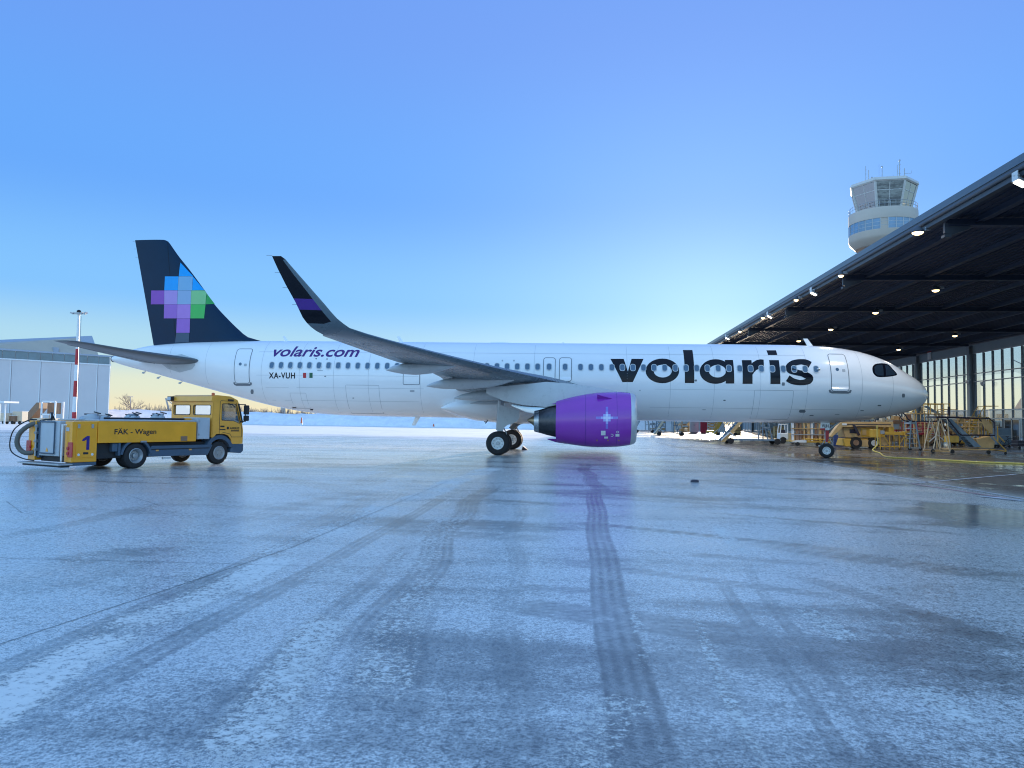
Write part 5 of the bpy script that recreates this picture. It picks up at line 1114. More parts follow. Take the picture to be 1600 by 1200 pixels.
for i, (x, y, r, h) in enumerate(((-1.0, -.3, .22, .16), (-.3, .2, .16, .10), (.25, -.5, .12, .12), (.55, .1, .18, .16), (.95, -.6, .14, .15), (1.35, -.2, .22, .20), (1.7, .4, .15, .12), (1.0, .6, .2, .18), (.1, .7, .15, .1))):
    m = MB(); m.lathe((x, y, 1.53), (0, 0, 1), [(0, r), (h*.6, r), (h*.65, r*.8), (h, r*.75), (h+.01, .01)], 14); hd = m.build('hatch', K['lbox'], T, smooth=35)
    m = MB(); m.bar((x-r, y, 1.53+h), (x+r, y, 1.53+h), .018, 6); m.bar((x+r*.7, y-r, 1.55+h), (x+r*.7, y+r*.5, 1.6+h), .02, 6); m.build('handle', K['chassis'], hd)
m = MB(); m.tube([(-.9, -.8, 1.57), (-.2, -.95, 1.57), (.6, -.8, 1.57), (1.4, -.95, 1.57), (2.0, -.85, 1.57)], .035, 6); m.build('top_hose', K['chassis'], T, smooth=50)
m = MB(); m.prism([(-1.25, -.35, 1.53), (-.75, -.35, 1.53), (-.70, -.35, 1.66), (-.86, -.35, 1.70), (-1.2, -.35, 1.60)], (0, .3, 0)); m.build('lid_lever', K['steel'], T)
# rear corner lockers, right one carries the number 1
for sg, nm in ((-1, 'rear_locker'), (1, 'rear_locker')):
    m = MB(); y0, y1 = (1.15*sg, .78*sg); m.bb((-2.05, min(y0, y1), .27), (-1.30, max(y0, y1), 1.47)); lk = m.build(nm, K['yellow'], T, bevel=.012)
    if sg < 0:
        m = MB(); m.bb((-1.93, -1.162, .40), (-1.40, -1.148, 1.38)); dr = m.build('locker_door', K['yellow'], lk, bevel=.006)
        for x in (-1.87, -1.46):
            m = MB(); m.box((x, -1.166, 1.33), (.07, .012, .12)); m.build('hinge', K['steel'], dr)
            m = MB(); m.lathe((x+.02, -1.163, .49), (0, -1, 0), [(0, .04), (.012, .035), (.014, .001)], 12); m.build('lock', K['whitepl'], dr)
        m = MB(); m.box((-1.64, -1.166, .53), (.15, .012, .06)); m.build('latch', K['chassis'], dr)
        P0, P1 = (-1.79, -1.163, .66), (-1.53, -1.163, .66)
        ring = [(0, .27), (.03, .325), (.15, .41), (.23, .41), (.23, .0), (.14, .0), (.14, .305), (.07, .265)]
        wrap(curve_mesh([ring]), lambda x, y: (-1.77+x, -1.168, .63+y), 'lettering', K['blueprint'], dr, (0, 0, 0), None)
    m = MB(); m.bb((-2.075, sg*1.12-.10 if sg < 0 else sg*1.12-.14, .42), (-2.05, sg*1.12+.14 if sg < 0 else sg*1.12+.10, .86)); tl_ = m.build('tail_light', K['lampred'], lk, bevel=.01)
    for z in (.53, .68):
        m = MB(); m.lathe((-2.076, sg*1.0, z), (-1, 0, 0), [(0, .055), (.015, .05), (.02, .001)], 12); m.build('lamp_lens', K['red'], tl_, smooth=40)
m = MB(); m.bb((-2.058, -1.0, 1.18), (-2.051, -.84, 1.29)); m.build('blue_sticker', K['lbox'], T)
# rear cabinet, hose, bumper
m = MB(); m.bb((-2.02, -.45, .42), (-1.36, .60, 1.47)); cb = m.build('pump_cabinet', K['lbox'], T, bevel=.015)
m = MB(); m.bb((-2.045, -.22, .50), (-2.021, .50, 1.42)); cd_ = m.build('cabinet_door', K['lbox'], cb, bevel=.01)
m = MB(); m.prism([(-2.05, .20, .55), (-2.05, .06, .55), (-2.05, .13, .67)], (-.006, 0, 0)); m.build('warning_triangle', K['yellow'], cd_)
m = MB()
for z in (.5, 1.44): m.bar((-2.06, -.25, z), (-2.06, .53, z), .018, 6)
for y in (-.25, .53): m.bar((-2.06, y, .5), (-2.06, y, 1.44), .018, 6)
m.build('door_trim', K['bluegrey'], cb)
m = MB(); m.bb((-2.0, .62, .35), (-1.5, .84, 1.42)); m.build('pipe_housing', K['bluegrey'], T, bevel=.01)
m = MB()
for z in (.6, .85, 1.1, 1.3): m.bar((-2.03, .70, z), (-2.03, .82, z), .05, 8)
m.bar((-2.04, .76, .4), (-2.04, .76, 1.35), .03, 8); m.build('valve_stack', K['steel'], T, smooth=40)
m = MB(); hp = [(-1.95, .80, 1.42), (-2.15, 1.0, 1.30), (-2.3, 1.16, 1.08), (-2.34, 1.22, .82), (-2.28, 1.18, .60), (-2.18, 1.02, .48), (-2.02, .86, .50)]
hp = smo(hp, 5); m.tube(hp, [.068+.004*(i % 2) for i in range(len(hp))], 10); m.build('suction_hose', K['hose'], T, smooth=50)
m = MB(); hp = [(-2.05, .75, 1.50), (-2.2, .98, 1.46), (-2.4, 1.28, 1.2), (-2.44, 1.42, .8), (-2.4, 1.36, .5), (-2.25, 1.05, .32), (-2.1, .7, .26)]; m.tube(smo(hp, 5), .018, 6); m.build('thin_hose', K['chassis'], T, smooth=50)
m = MB(); m.bar((-1.95, -.03, 1.50), (-2.0, -.03, 1.62), .02, 6); m.lathe((-2.02, -.03, 1.62), (-1, .3, 0), [(0, .11), (.05, .11), (.055, .085), (.04, .08), (.04, .001)], 18); m.build('pressure_gauge', K['chassis'], T, smooth=40)
m = MB(); m.lathe((-2.066, -.016, 1.62), (-1, .3, 0), [(0, .078), (.004, .001)], 18); m.build('gauge_face', K['whitepl'], T)
m = MB(); m.tube([(-1.98, .0, 1.52), (-2.0, .35, 1.51), (-1.98, .7, 1.46)], .025, 6); m.build('gauge_pipe', K['chassis'], T, smooth=40)
m = MB(); m.bar((-2.14, -.80, .29), (-2.14, -.80, 1.38), .028, 8); m.bar((-2.14, -.80, 1.36), (-2.02, -.86, 1.36), .02, 6); m.build('grab_pole', K['whitepl'], T, smooth=40)
TB('tail_plate', (-2.42, -1.16, .19), (-2.0, 1.0, .235), 'steel'); TB('rear_bumper', (-2.30, -1.1, .13), (-2.05, .95, .185), 'chassis')
TB('locker_skirt', (-2.02, -1.14, .17), (-1.29, -.8, .262), 'bluegrey')
TB('rear_undertray', (-1.9, -.7, .25), (-1.0, .7, .42), 'chassis')
# side skirt with marker lights, wheel arches
m = MB(); m.prism([(.42, -1.12, .36), (.52, -1.12, .70), (2.86, -1.12, .70), (2.66, -1.12, .34)], (0, .12, 0)); sk_ = m.build('side_skirt', K['bluegrey'], T, bevel=.015)
m = MB(); m.bb((.50, -1.127, .57), (2.72, -1.118, .60)); m.build('skirt_crease', K['chassis'], sk_)
K['amberl'] = mat('amber_lens', (.75, .35, .10), .25, var=0, rvar=0)
for x in (.72, 1.95):
    m = MB(); m.box((x, -1.127, .545), (.10, .02, .045)); m.build('marker_light', K['amberl'], sk_)
m = MB(); m.box((1.15, -1.0, .28), (.30, .06, .07)); m.build('underride_tag', K['whitepl'], T)
def arch(name, cx, cz, r0, r1, y0, y1, k, a0=0, a1=PI):
    m = MB(); n = 14
    R = [[(cx+r*math.cos(a0+(a1-a0)*i/n), y, cz+r*math.sin(a0+(a1-a0)*i/n)) for r, y in ((r0, y0), (r1, y0), (r1, y1), (r0, y1))] for i in range(n+1)]
    m.loft(R); return m.build(name, K[k], T, smooth=40)
arch('rear_mudguard', 0, .40, .46, .53, -1.14, -.62, 'bluegrey', .1, PI-.1); arch('rear_mudguard', 0, .40, .46, .53, .62, 1.14, 'bluegrey', .1, PI-.1)
TB('mudflap_box', (-.60, -1.12, .42), (-.52, -.6, .82), 'bluegrey')
TB('rear_guard_panel', (-.78, -1.10, .55), (-.61, -.62, .80), 'bluegrey')
K['ring'] = mat('wheel_disc_grey', (.34, .36, .38), .35, .5, var=.1)
for x, ys in ((0, (-1.0, -.74, .74, 1.0)), (3.15, (-.98, .98))):
    for y in ys: wheel('wheel', T, (x, y, .40), .40, .235, .235, .11 if x == 0 else .02, (0, 1, 0), 32, 'ring', (0, 0, 0))
# --- cab
def cabring(y, top=2.40): return [(2.80, y, .92), (2.80, y, 2.20), (2.76, y, 2.22), (2.78, y, 2.36), (2.95, y, top), (3.55, y, top-.03), (3.86, y, top-.16), (3.94, y, 2.1), (4.12, y, 1.47), (4.17, y, 1.2), (4.17, y, .70), (2.80, y, .70)]
cab = empty  # (builder below makes the shell from separate panels so that the windows are real openings)
m = MB()
def panel_with_holes(plane, outer, holes, thick, name, k, par, fn):
    me = curve_mesh([outer]+holes); mm = MB(); 
    V = [fn(v.co.x, v.co.y, 0) for v in me.vertices]; V2 = [fn(v.co.x, v.co.y, thick) for v in me.vertices]; F = [tuple(p.vertices) for p in me.polygons]
    mm.add(V, F); mm.add(V2, [f[::-1] for f in F])
    for ring in [outer]+holes:
        A = [fn(x, y, 0) for x, y in ring]; B = [fn(x, y, thick) for x, y in ring]; mm.loft([A, B], caps=False)
    bpy.data.meshes.remove(me); return mm.build(name, K[k], par)
side = [(2.82, .72), (2.82, 2.30), (2.95, 2.40), (3.55, 2.37), (3.84, 2.26), (3.92, 2.12), (4.10, 1.47), (4.16, 1.2), (4.16, .70), (3.66, .70), (3.64, .86), (3.52, 1.0), (3.36, 1.06), (3.0, 1.06), (2.90, .95)]
swin = [(3.22, 1.58), (3.22, 2.08), (3.26, 2.12), (3.76, 2.12), (3.82, 2.08), (4.0, 1.50), (3.97, 1.45), (3.70, 1.54), (3.26, 1.55)]
sides = []
for sg in (-1, 1):
    w_ = panel_with_holes(None, side, [swin], .05, 'cab_side', 'cabyellow', T, lambda x, z, t, sg=sg: (x, sg*(1.10-t), z)); sides.append(w_)
    m = MB(); m.add([(x, sg*1.085, z) for x, z in swin], [tuple(range(len(swin)))]); m.build('side_window', K['truckglass'], w_)
    m = MB(); A = [(x, sg*1.108, z) for x, z in swin]; cx = sum(p[0] for p in swin)/len(swin); cz = sum(p[1] for p in swin)/len(swin); B = [(cx+(x-cx)*1.06, sg*1.104, cz+(z-cz)*1.07) for x, z in swin]; m.loft([A, B], caps=False); m.build('window_rubber', K['chassis'], w_)
    m = MB(); o_ = [(3.12, 1.0), (3.12, 2.2), (3.16, 2.24), (3.80, 2.22), (4.04, 1.47), (4.10, 1.2), (4.10, .95), (3.66, .95), (3.58, 1.06), (3.3, 1.12)]; m.tube([(x, sg*1.102, z) for x, z in o_], .008, 5, closed=True); m.build('door_gap', K['chassis'], w_)
    m = MB(); m.box((3.24, sg*1.112, 1.33), (.16, .02, .05)); m.build('door_handle', K['chassis'], w_)
m = panel_with_holes(None, [(-1.10, .95), (-1.10, 2.18), (1.10, 2.18), (1.10, .95)], [rrect(-1.02, -.12, 1.74, 2.06, .05), rrect(.08, .96, 1.74, 2.06, .05)], .05, 'cab_rear_wall', 'cabyellow', T, lambda y, z, t: (2.80+t, y, z)); rw_ = m
for y0, y1 in ((-1.02, -.12), (.08, .96)):
    m = MB(); m.add([(2.83, y, z) for y, z in rrect(y0, y1, 1.74, 2.06, .05)], [tuple(range(20))]); m.build('rear_window', K['truckglass'], rw_)
    m = MB(); m.tube([(2.795, y, z) for y, z in rrect(y0-.01, y1+.01, 1.73, 2.07, .05)], .014, 5, closed=True); m.build('window_rubber', K['chassis'], rw_)
m = MB(); R = [[(x, y, z) for x, z in ((2.76, 2.19), (2.74, 2.22), (2.78, 2.38), (2.95, 2.43), (3.55, 2.40), (3.86, 2.28), (3.93, 2.16), (3.86, 2.16), (3.5, 2.30), (2.9, 2.30), (2.84, 2.19))] for y in (-1.11, -1.05, 1.05, 1.11)]
m.loft(R); m.build('cab_roof', K['cabyellow'], T, smooth=30)
m = MB(); m.add([(3.93, -1.05, 2.14), (3.93, 1.05, 2.14), (4.12, 1.05, 1.47), (4.12, -1.05, 1.47)], [(0, 1, 2, 3)]); m.build('windscreen', K['truckglass'], T)
m = MB(); m.prism([(4.12, -1.08, 1.47), (4.17, -1.08, 1.2), (4.17, -1.08, .72), (4.05, -1.08, .72), (4.05, -1.08, 1.47)], (0, 2.16, 0)); m.build('cab_front', K['cabyellow'], T)
for sg in (-1, 1):
    m = MB(); m.beam((3.92, sg*1.07, 2.15), (4.12, sg*1.07, 1.46), .07, .07); m.build('windscreen_pillar', K['chassis'], T)
TB('cab_floor', (2.86, -1.02, .9), (4.05, 1.02, 1.08), 'chassis')
m = MB(); m.prism([(3.62, -1.10, .40), (3.70, -1.10, .69), (4.20, -1.10, .69), (4.20, -1.10, .44), (4.1, -1.10, .36)], (0, 2.2, 0)); m.build('front_bumper', K['bluegrey'], T, bevel=.02)
m = MB(); m.bb((4.172, -1.02, .78), (4.19, -.72, .95)); m.build('headlight', K['whitepl'], T); m = MB(); m.bb((4.172, .72, .78), (4.19, 1.02, .95)); m.build('headlight', K['whitepl'], T)
arch('front_mudguard', 3.15, .42, .47, .60, -1.115, -.70, 'bluegrey', .35, PI-.5); arch('front_mudguard', 3.15, .42, .47, .60, .70, 1.115, 'bluegrey', .35, PI-.5)
for y in (-.55, .1, .62):
    m = MB(); m.box((3.05, y, 1.35), (.45, .46, .18)); m.box((2.93, y, 1.68), (.12, .46, .55)); m.box((2.92, y, 2.0), (.09, .26, .16)); m.build('seat', K['bluegrey'], T, bevel=.04)
m = MB(); m.lathe((3.78, .45, 1.55), (-.5, 0, 1), [(0, .19), (.02, .21), (.04, .19), (.02, .17), (0, .19)], 18); m.build('steering_wheel', K['chassis'], T, smooth=50)
m = MB(); m.bb((2.22, -1.13, .89), (2.70, -.35, 1.63)); bx = m.build('tool_box', K['lbox'], T, bevel=.012)
m = MB(); m.bb((2.25, -1.14, .92), (2.67, -1.131, 1.60)); m.build('box_door', K['lbox'], bx)
m = MB()
for z in (1.05, 1.5): m.box((2.26, -1.145, z), (.05, .012, .06))
m.build('hinges', K['steel'], bx)
TB('air_intake', (2.71, -.9, .95), (2.79, -.5, 1.55), 'chassis'); TB('tank_front_box', (1.75, -.9, 1.534), (2.14, .6, 1.60), 'yellow')
m = MB(); m.lathe((2.91, -.98, 2.41), (0, 0, 1), [(0, .055), (.08, .055), (.1, .03), (.101, .001)], 12); m.build('beacon', K['orange'], T, smooth=40)
m = MB(); m.box((2.68, 1.02, 2.30), (.12, .22, .16)); m.bar((2.76, 1.02, 2.26), (2.84, 1.0, 2.2), .02, 6); m.build('work_lamp', K['chassis'], T, bevel=.02)
m = MB(); m.box((2.615, 1.02, 2.30), (.012, .18, .12)); m.build('work_lamp_lens', K['lbox'], T)
for sg in (-1, 1):
    m = MB(); m.bar((3.95, sg*1.08, 2.12), (4.08, sg*1.28, 2.12), .018, 6); m.bar((4.08, sg*1.28, 2.14), (4.10, sg*1.28, 1.5), .016, 6); m.bar((4.02, sg*1.08, 1.5), (4.10, sg*1.28, 1.52), .018, 6); ma = m.build('mirror_arm', K['chassis'], T)
    m = MB(); m.box((4.12, sg*1.29, 1.93), (.10, .22, .34)); m.box((4.12, sg*1.29, 1.63), (.10, .22, .20)); m.build('mirror', K['chassis'], ma, bevel=.03)
m = MB(); m.tube([(3.45, -1.13, 2.14), (3.6, -1.16, 2.10), (3.72, -1.17, 2.02)], .02, 6); m.box((3.55, -1.13, 2.27), (.22, .05, .05)); m.build('kerb_mirror', K['chassis'], T)
flat_text('FÄK - Wagen', (-.77, -1.152, 1.03), (.64, -1.152, 1.03), .25, (0, -1, 0), K['chassis'], 'lettering', tank, (0, 0, 0), .012)
flat_text('AIRBUS', (3.56, -1.102, 1.22), (3.98, -1.102, 1.22), .085, (0, -1, 0), K['chassis'], 'lettering', sides[0], (0, 0, 0), .02)
wrap(curve_mesh([ell(0, 0, .05, .05, 18)]), lambda x, y: (3.48+x, -1.107, 1.27+y), 'emblem', K['chassis'], sides[0], (0, 0, 0), None)
m = MB(); m.bb((3.62, -1.106, 1.15), (3.98, -1.101, 1.19)); m.bb((3.14, -1.106, 1.2), (3.38, -1.101, 1.235)); m.build('door_print', K['chassis'], sides[0])
# ================================================================== EQUIPMENT UNDER THE CANOPY
K['eqyellow'] = mat('equipment_yellow', (.62, .36, .05), .45, var=.15, vscale=2.5)
K['eqtan'] = mat('equipment_tan', (.55, .36, .16), .55, var=.18, vscale=2)
K['eqblue'] = mat('equipment_blue_grey', (.16, .23, .30), .5, var=.15)
K['eqdark'] = mat('equipment_dark', (.025, .022, .04), .5, var=.15)
K['eqred'] = mat('equipment_red', (.40, .02, .06), .45, var=.12)
K['eqgrey'] = mat('equipment_grey', (.32, .36, .40), .5, var=.12)
K['hosey'] = mat('yellow_hose', (.72, .54, .12), .4, var=.08)
def caster(par, x, y, r=.12, k='tyre'):
    m = MB(); m.bar((x, y-.03, r), (x, y+.03, r), r, 12); m.beam((x, y, r), (x+.03, y, r*2.4), .05, .05); m.build('caster', K[k], par)
def frame(name, par, segs, r, k, n=6):
    m = MB()
    for a, b in segs: m.bar(a, b, r, n)
    return m.build(name, K[k], par, smooth=50)
def S_(u, v): return tuple(float(x) for x in gz(u, v))
def scl(p): return FPX/((np.array(p)-np.array(CAM))@_F)
# A: mobile stairs behind the fuselage
def mobile_stairs(u, v, label, W=1.5, H=3.6, L=3.4, rz=0, kf='eqblue', kp='eqtan', n=13, group='mobile stairs behind the airliner'):
    e = empty('mobile_stairs', S_(u, v), label, 'stairs', group, rz)
    for y in (0, W):
        m = MB(); m.prism([(-L/2, y, .25), (-L/2+.35, y, .25), (L/2-1.0, y, H), (L/2-1.35, y, H)], (0, .06, 0)); m.build('stringer', K[kf], e)
        frame('handrail', e, [((-L/2+.2, y+.03, 1.2), (L/2-1.2, y+.03, H+1.0)), ((L/2-1.2, y+.03, H+1.0), (L/2, y+.03, H+1.0)), ((-L/2+.2, y+.03, .3), (-L/2+.2, y+.03, 1.2))]+[((L/2-1.2-(L-1.4)*f, y+.03, H-(H-.3)*f), (L/2-1.2-(L-1.4)*f, y+.03, H+1-(H-.2)*f)) for f in (0, .25, .5, .75)], .03, kf)
    m = MB(); m.prism([(-L/2-.05, -.06, .15), (-L/2+.28, -.06, .15), (L/2-1.1, -.06, H), (L/2-1.5, -.06, H)], (0, .04, 0)); m.build('side_panel', K[kp], e)
    ss = None
    for i in range(n):
        f = i/n; loc = (-L/2+.35+(L-1.5)*f, W/2+.03, .4+(H-.3)*f)
        if ss is None: m = MB(); m.box((0, 0, 0), (.26, W-.08, .04)); ss = m.build('step', K['eqgrey'], e, loc=loc)
        else: inst('step', ss, e, loc)
    frame('support_leg', e, [((L/2-.1, 0, .4), (L/2-.9, 0, H)), ((L/2-.1, W, .4), (L/2-.9, W, H)), ((L/2-.9, 0, .4), (L/2-1.0, 0, H)), ((L/2-.9, W, .4), (L/2-1.0, W, H)), ((L/2-.9, 0, 1.4), (L/2-.3, 0, 1.4)), ((L/2-.9, 0, 2.4), (L/2-.5, 0, 2.4))], .05, kf)
    m = MB(); m.bb((-L/2+.3, .02, .30), (L/2+.6, W, .44)); m.build('chassis', K[kf], e)
    for x in (-L/2+.8, L/2+.3):
        for y in (-.05, W+.02):
            m = MB(); m.bar((x, y, .26), (x, y+.16, .26), .26, 14); m.build('wheel', K['tyre'], e)
    m = MB(); m.beam((-L/2-.05, -.1, .3), (-L/2+.7, -.1, 1.0), .08, .08); m.beam((-L/2+.7, -.1, 1.0), (-L/2+1.4, -.1, .4), .08, .08); m.build('tow_bar', K['whitepl'], e)
mobile_stairs(1168, 694, 'blue grey mobile stairs with tan side panel behind the forward fuselage', W=1.6, L=4.4)
mobile_stairs(1042, 680.5, 'smaller cream sided mobile stairs right of the engine', W=1.5, L=3.6, kp='cream')
mobile_stairs(1003, 676, 'grey mobile stairs partly hidden by the engine lip', W=1.4, L=3.2, kf='eqgrey', kp='eqgrey')
# cabinets, racks and lifts against the light below the belly
def rack(u, v, w, h, d, label, k='eqtan', shelves=3, cargo=True, seed=1):
    e = empty('storage_rack', S_(u, v), label, 'rack', 'racks standing below the belly line'); rnd = random.Random(seed)
    for x in (-w/2, 0, w/2):
        for y in (0, d): frame('post', e, [((x, y, 0), (x, y, h))], .05, k)
    for i in range(shelves):
        z = .3+(h-.5)*i/(shelves-1); m = MB(); m.box((0, d/2, z), (w, d, .06)); m.build('shelf', K[k], e)
        if cargo:
            x = -w/2+.3
            while x < w/2-.3:
                ww = rnd.uniform(.3, .8); hh = rnd.uniform(.2, .55); m = MB(); m.box((x+ww/2, d/2, z+.04+hh/2), (ww*.9, d*.8, hh)); m.build('crate', K[rnd.choice(('eqtan', 'brown', 'eqgrey', 'cream'))], e); x += ww+.1
def cabinet(u, v, w, h, d, k, label, cat='cabinet', name='steel_cabinet'):
    e = empty(name, S_(u, v), label, cat); m = MB(); m.bb((-w/2, 0, .1), (w/2, d, h)); m.build('carcass', K[k], e, bevel=.02)
    for i in (-1, 1):
        m = MB(); m.bb((i*w/4-w/4+.02, -.02, .16), (i*w/4+w/4-.02, -.002, h-.06)); dd = m.build('door', K[k], e)
        m = MB(); m.box((i*.08, -.035, h*.55), (.03, .03, .25)); m.build('handle', K['eqdark'], dd)
    m = MB(); m.bb((-w/2+.05, .05, 0), (w/2-.05, d-.05, .098)); m.build('plinth', K['eqdark'], e)
rack(1066, 676, 2.6, 2.6, 1.0, 'tan storage rack left of the pale cabinet', seed=3); rack(1020, 673, 1.8, 2.4, 1.0, 'grey storage rack behind the cream sided stairs', 'eqgrey', seed=4)
rack(990, 671, 1.8, 2.6, 1.0, 'tan crate rack peeking out beside the engine lip', seed=8)
cabinet(1085, 676.5, 1.5, 2.6, .8, 'lbox', 'tall pale grey double door cabinet under the belly'); cabinet(1100, 677, 1.1, 2.0, .8, 'eqred', 'dark red cabinet right of the pale cabinet')
def scissor(u, v, w, label):
    e = empty('scissor_lift', S_(u, v), label, 'lift'); m = MB(); m.bb((-w/2, 0, .2), (w/2, 1.2, .6)); m.build('base', K['eqyellow'], e, bevel=.03)
    for i in range(3):
        z0 = .65+i*.45; frame('scissor_arm', e, [((-w/2+.1, .1, z0), (w/2-.1, .1, z0+.42)), ((w/2-.1, .2, z0), (-w/2+.1, .2, z0+.42))], .05, 'eqyellow')
    m = MB(); m.bb((-w/2, 0, 2.02), (w/2, 1.2, 2.14)); m.build('deck', K['eqyellow'], e); frame('guard_rail', e, [((x, 0, 2.1), (x, 0, 3.1)) for x in (-w/2, 0, w/2)]+[((-w/2, 0, z), (w/2, 0, z)) for z in (2.6, 3.1)], .03, 'eqyellow')
    for x in (-w/2+.2, w/2-.2):
        m = MB(); m.bar((x, -.02, .2), (x, .15, .2), .2, 12); m.build('wheel', K['tyre'], e)
scissor(1113, 678.5, 1.7, 'yellow scissor lift right of the red cabinet')
mobile_stairs(1130, 681, 'yellow work stairs between the scissor lift and the blue stairs', W=1.2, L=2.8, H=2.9, kf='eqyellow', kp='eqyellow')
for u, v, w, h, kk, sd_, l in ((1012, 672, 1.6, 2.2, 'eqtan', 21, 'tan rack between two mobile stairs right of the engine'), (1033, 674, 1.8, 2.6, 'eqblue', 22, 'blue grey rack left of the cream sided stairs'), (1056, 672, 2.0, 2.8, 'brown', 23, 'brown shelf rack right of the cream sided stairs'), (1196, 680, 1.8, 2.6, 'eqgrey', 24, 'grey rack behind the blue grey stairs'), (1208, 681, 1.6, 2.2, 'eqblue', 25, 'blue rack left of the tow tug'), (1252, 684, 2.2, 2.4, 'eqtan', 26, 'tan rack behind the pallet loader'), (1290, 685, 2.4, 2.0, 'eqgrey', 27, 'grey rack seen past the nose gear leg')):
    rack(u, v, w, h, 1.0, l, kk, 4, True, sd_)
for u, v, w, h, l in ((997, 672, 1.4, 1.2, 'wooden crate nearest the engine lip in the row below the belly'), (1150, 679, 1.6, 1.4, 'wooden crate under the slope of the blue grey stairs'), (1218, 683, 1.2, 1.5, 'pale tall crate left of the tow tug'), (1072, 674.5, 1.3, 1.0, 'low wooden crate before the pale cabinet')):
    e = empty('wooden_crate', S_(u, v), l, 'crate', 'crates standing below the belly line'); m = MB(); m.bb((-w/2, 0, .1), (w/2, 1.0, h)); m.build('body', K['eqtan'], e)
    for z in (.2, h/2, h-.1): m = MB(); m.bb((-w/2-.02, -.03, z-.05), (w/2+.02, -.002, z+.05)); m.build('batten', K['brown'], e)
    m = MB(); m.bb((-w/2, .05, 0), (w/2, .95, .099)); m.build('skid', K['brown'], e)
# white blue tug
e = empty('tow_tug', S_(1231, 693), 'small white and blue tow tug left of the yellow loader', 'tug')
m = MB(); m.bb((-.7, 0, .35), (.7, 1.1, .95)); m.build('body', K['whitepl'], e, bevel=.06); m = MB(); m.bb((.05, .1, .96), (.72, 1.0, 1.1)); m.build('engine_hood', K['eqblue'], e, bevel=.04)
frame('roll_cage', e, [((-.65, .1, .9), (-.55, .1, 1.75)), ((.0, .1, .9), (.0, .1, 1.75)), ((-.55, .1, 1.75), (0, .1, 1.75)), ((-.55, 1, 1.75), (0, 1, 1.75)), ((-.65, 1, .9), (-.55, 1, 1.75)), ((0, 1, .9), (0, 1, 1.75)), ((-.55, .1, 1.75), (-.55, 1, 1.75)), ((0, .1, 1.75), (0, 1, 1.75))], .05, 'whitepl')
m = MB(); m.box((-.35, .55, 1.1), (.4, .5, .3)); m.build('seat', K['eqdark'], e)
for x in (-.42, .45):
    m = MB(); m.bar((x, -.05, .3), (x, .15, .3), .3, 14); m.build('wheel', K['tyre'], e)
# yellow pallet loader with rods and crates
e = empty('pallet_loader', S_(1266, 697), 'low yellow pallet loader stacked with frames and crates left of the nose wheel', 'loader'); s_ = scl(S_(1266, 697))
m = MB(); m.bb((-1.5, 0, .28), (1.6, 1.6, .42)); m.build('deck', K['eqyellow'], e, bevel=.02); m = MB(); m.prism([(-1.5, -.02, .28), (-.3, -.02, .28), (-.3, -.02, .5), (-1.2, -.02, .42), (-1.5, -.02, .32)], (0, 1.6, 0)); m.build('ramp', K['whitepl'], e)
frame('fork_rail', e, [((-.4, -.05, .55), (1.6, -.05, .55)), ((-.4, .8, .55), (1.6, .8, .55))], .06, 'eqyellow')
rnd = random.Random(11)
for i in range(9):
    x = -1.3+i*.31; h = rnd.uniform(1.5, 2.6); m = MB(); m.bb((x, .5, .43), (x+rnd.uniform(.08, .2), .7, .43+h)); m.build('upright', K[rnd.choice(('eqtan', 'brown', 'eqtan', 'whitepl'))], e)
for i in range(4):
    z = .9+i*.5; m = MB(); m.bb((-1.35, .42, z), (1.4, .48, z+.06)); m.build('cross_rail', K['eqtan' if i % 2 else 'eqgrey'], e)
for x, w, h in ((-1.1, .6, .6), (-.3, .5, .8), (.5, .8, .5), (1.2, .4, .9)):
    m = MB(); m.bb((x-w/2, .9, .43), (x+w/2, 1.4, .43+h)); m.build('crate', K[rnd.choice(('eqtan', 'brown'))], e, bevel=.01)
for x in (-1.0, .6, 1.3):
    m = MB(); m.bar((x, -.05, .16), (x, .1, .16), .16, 12); m.build('wheel', K['tyre'], e)
# yellow boom lift
bp = S_(1345, 701); e = empty('boom_lift', bp, 'large yellow articulated boom lift on fat wheels behind the nose wheel', 'boom lift'); q = 1/scl(bp)
def px(u, v): return ((u-1345)*q, (701-v)*q)
def pr_(name, P, k, y0=0, y1=.8): m = MB(); m.prism([(px(u, v)[0], y0, px(u, v)[1]) for u, v in P], (0, y1-y0, 0)); return m.build(name, K[k], e, bevel=.03)
pr_('chassis', [(1322, 685), (1368, 685), (1372, 697), (1318, 697)], 'eqyellow', .1, 1.6); tt = pr_('turntable', [(1318, 668), (1372, 666), (1374, 684), (1322, 684)], 'eqtan', .0, 1.5)
pr_('boom', [(1314, 659.5), (1392, 658.5), (1392, 667), (1314, 668)], 'eqtan', -.3, .3); pr_('jib', [(1296, 683), (1312, 661), (1318, 661), (1317, 668), (1300, 684)], 'eqtan', -.25, .25)
pr_('counterweight', [(1366, 662), (1380, 662), (1381, 683), (1368, 683)], 'eqyellow', .1, 1.4)
pr_('control_panel', [(1328, 671), (1340, 671), (1340, 677), (1328, 677)], 'eqdark', -.06, -.01); pr_('lift_cylinder', [(1330, 664), (1334, 664), (1342, 680), (1338, 681)], 'eqdark', -.4, -.31)
pr_('decal', [(1315, 662), (1322, 662), (1322, 665), (1315, 665)], 'whitepl', -.33, -.305); pr_('engine_cover', [(1345, 669), (1362, 668), (1364, 682), (1346, 683)], 'eqyellow', -.05, -.005)
pr_('outrigger', [(1318, 686), (1330, 686), (1331, 698), (1321, 698)], 'eqyellow', -.12, .2); pr_('outrigger', [(1344, 687), (1356, 687), (1357, 698), (1346, 698)], 'eqtan', -.12, .2)
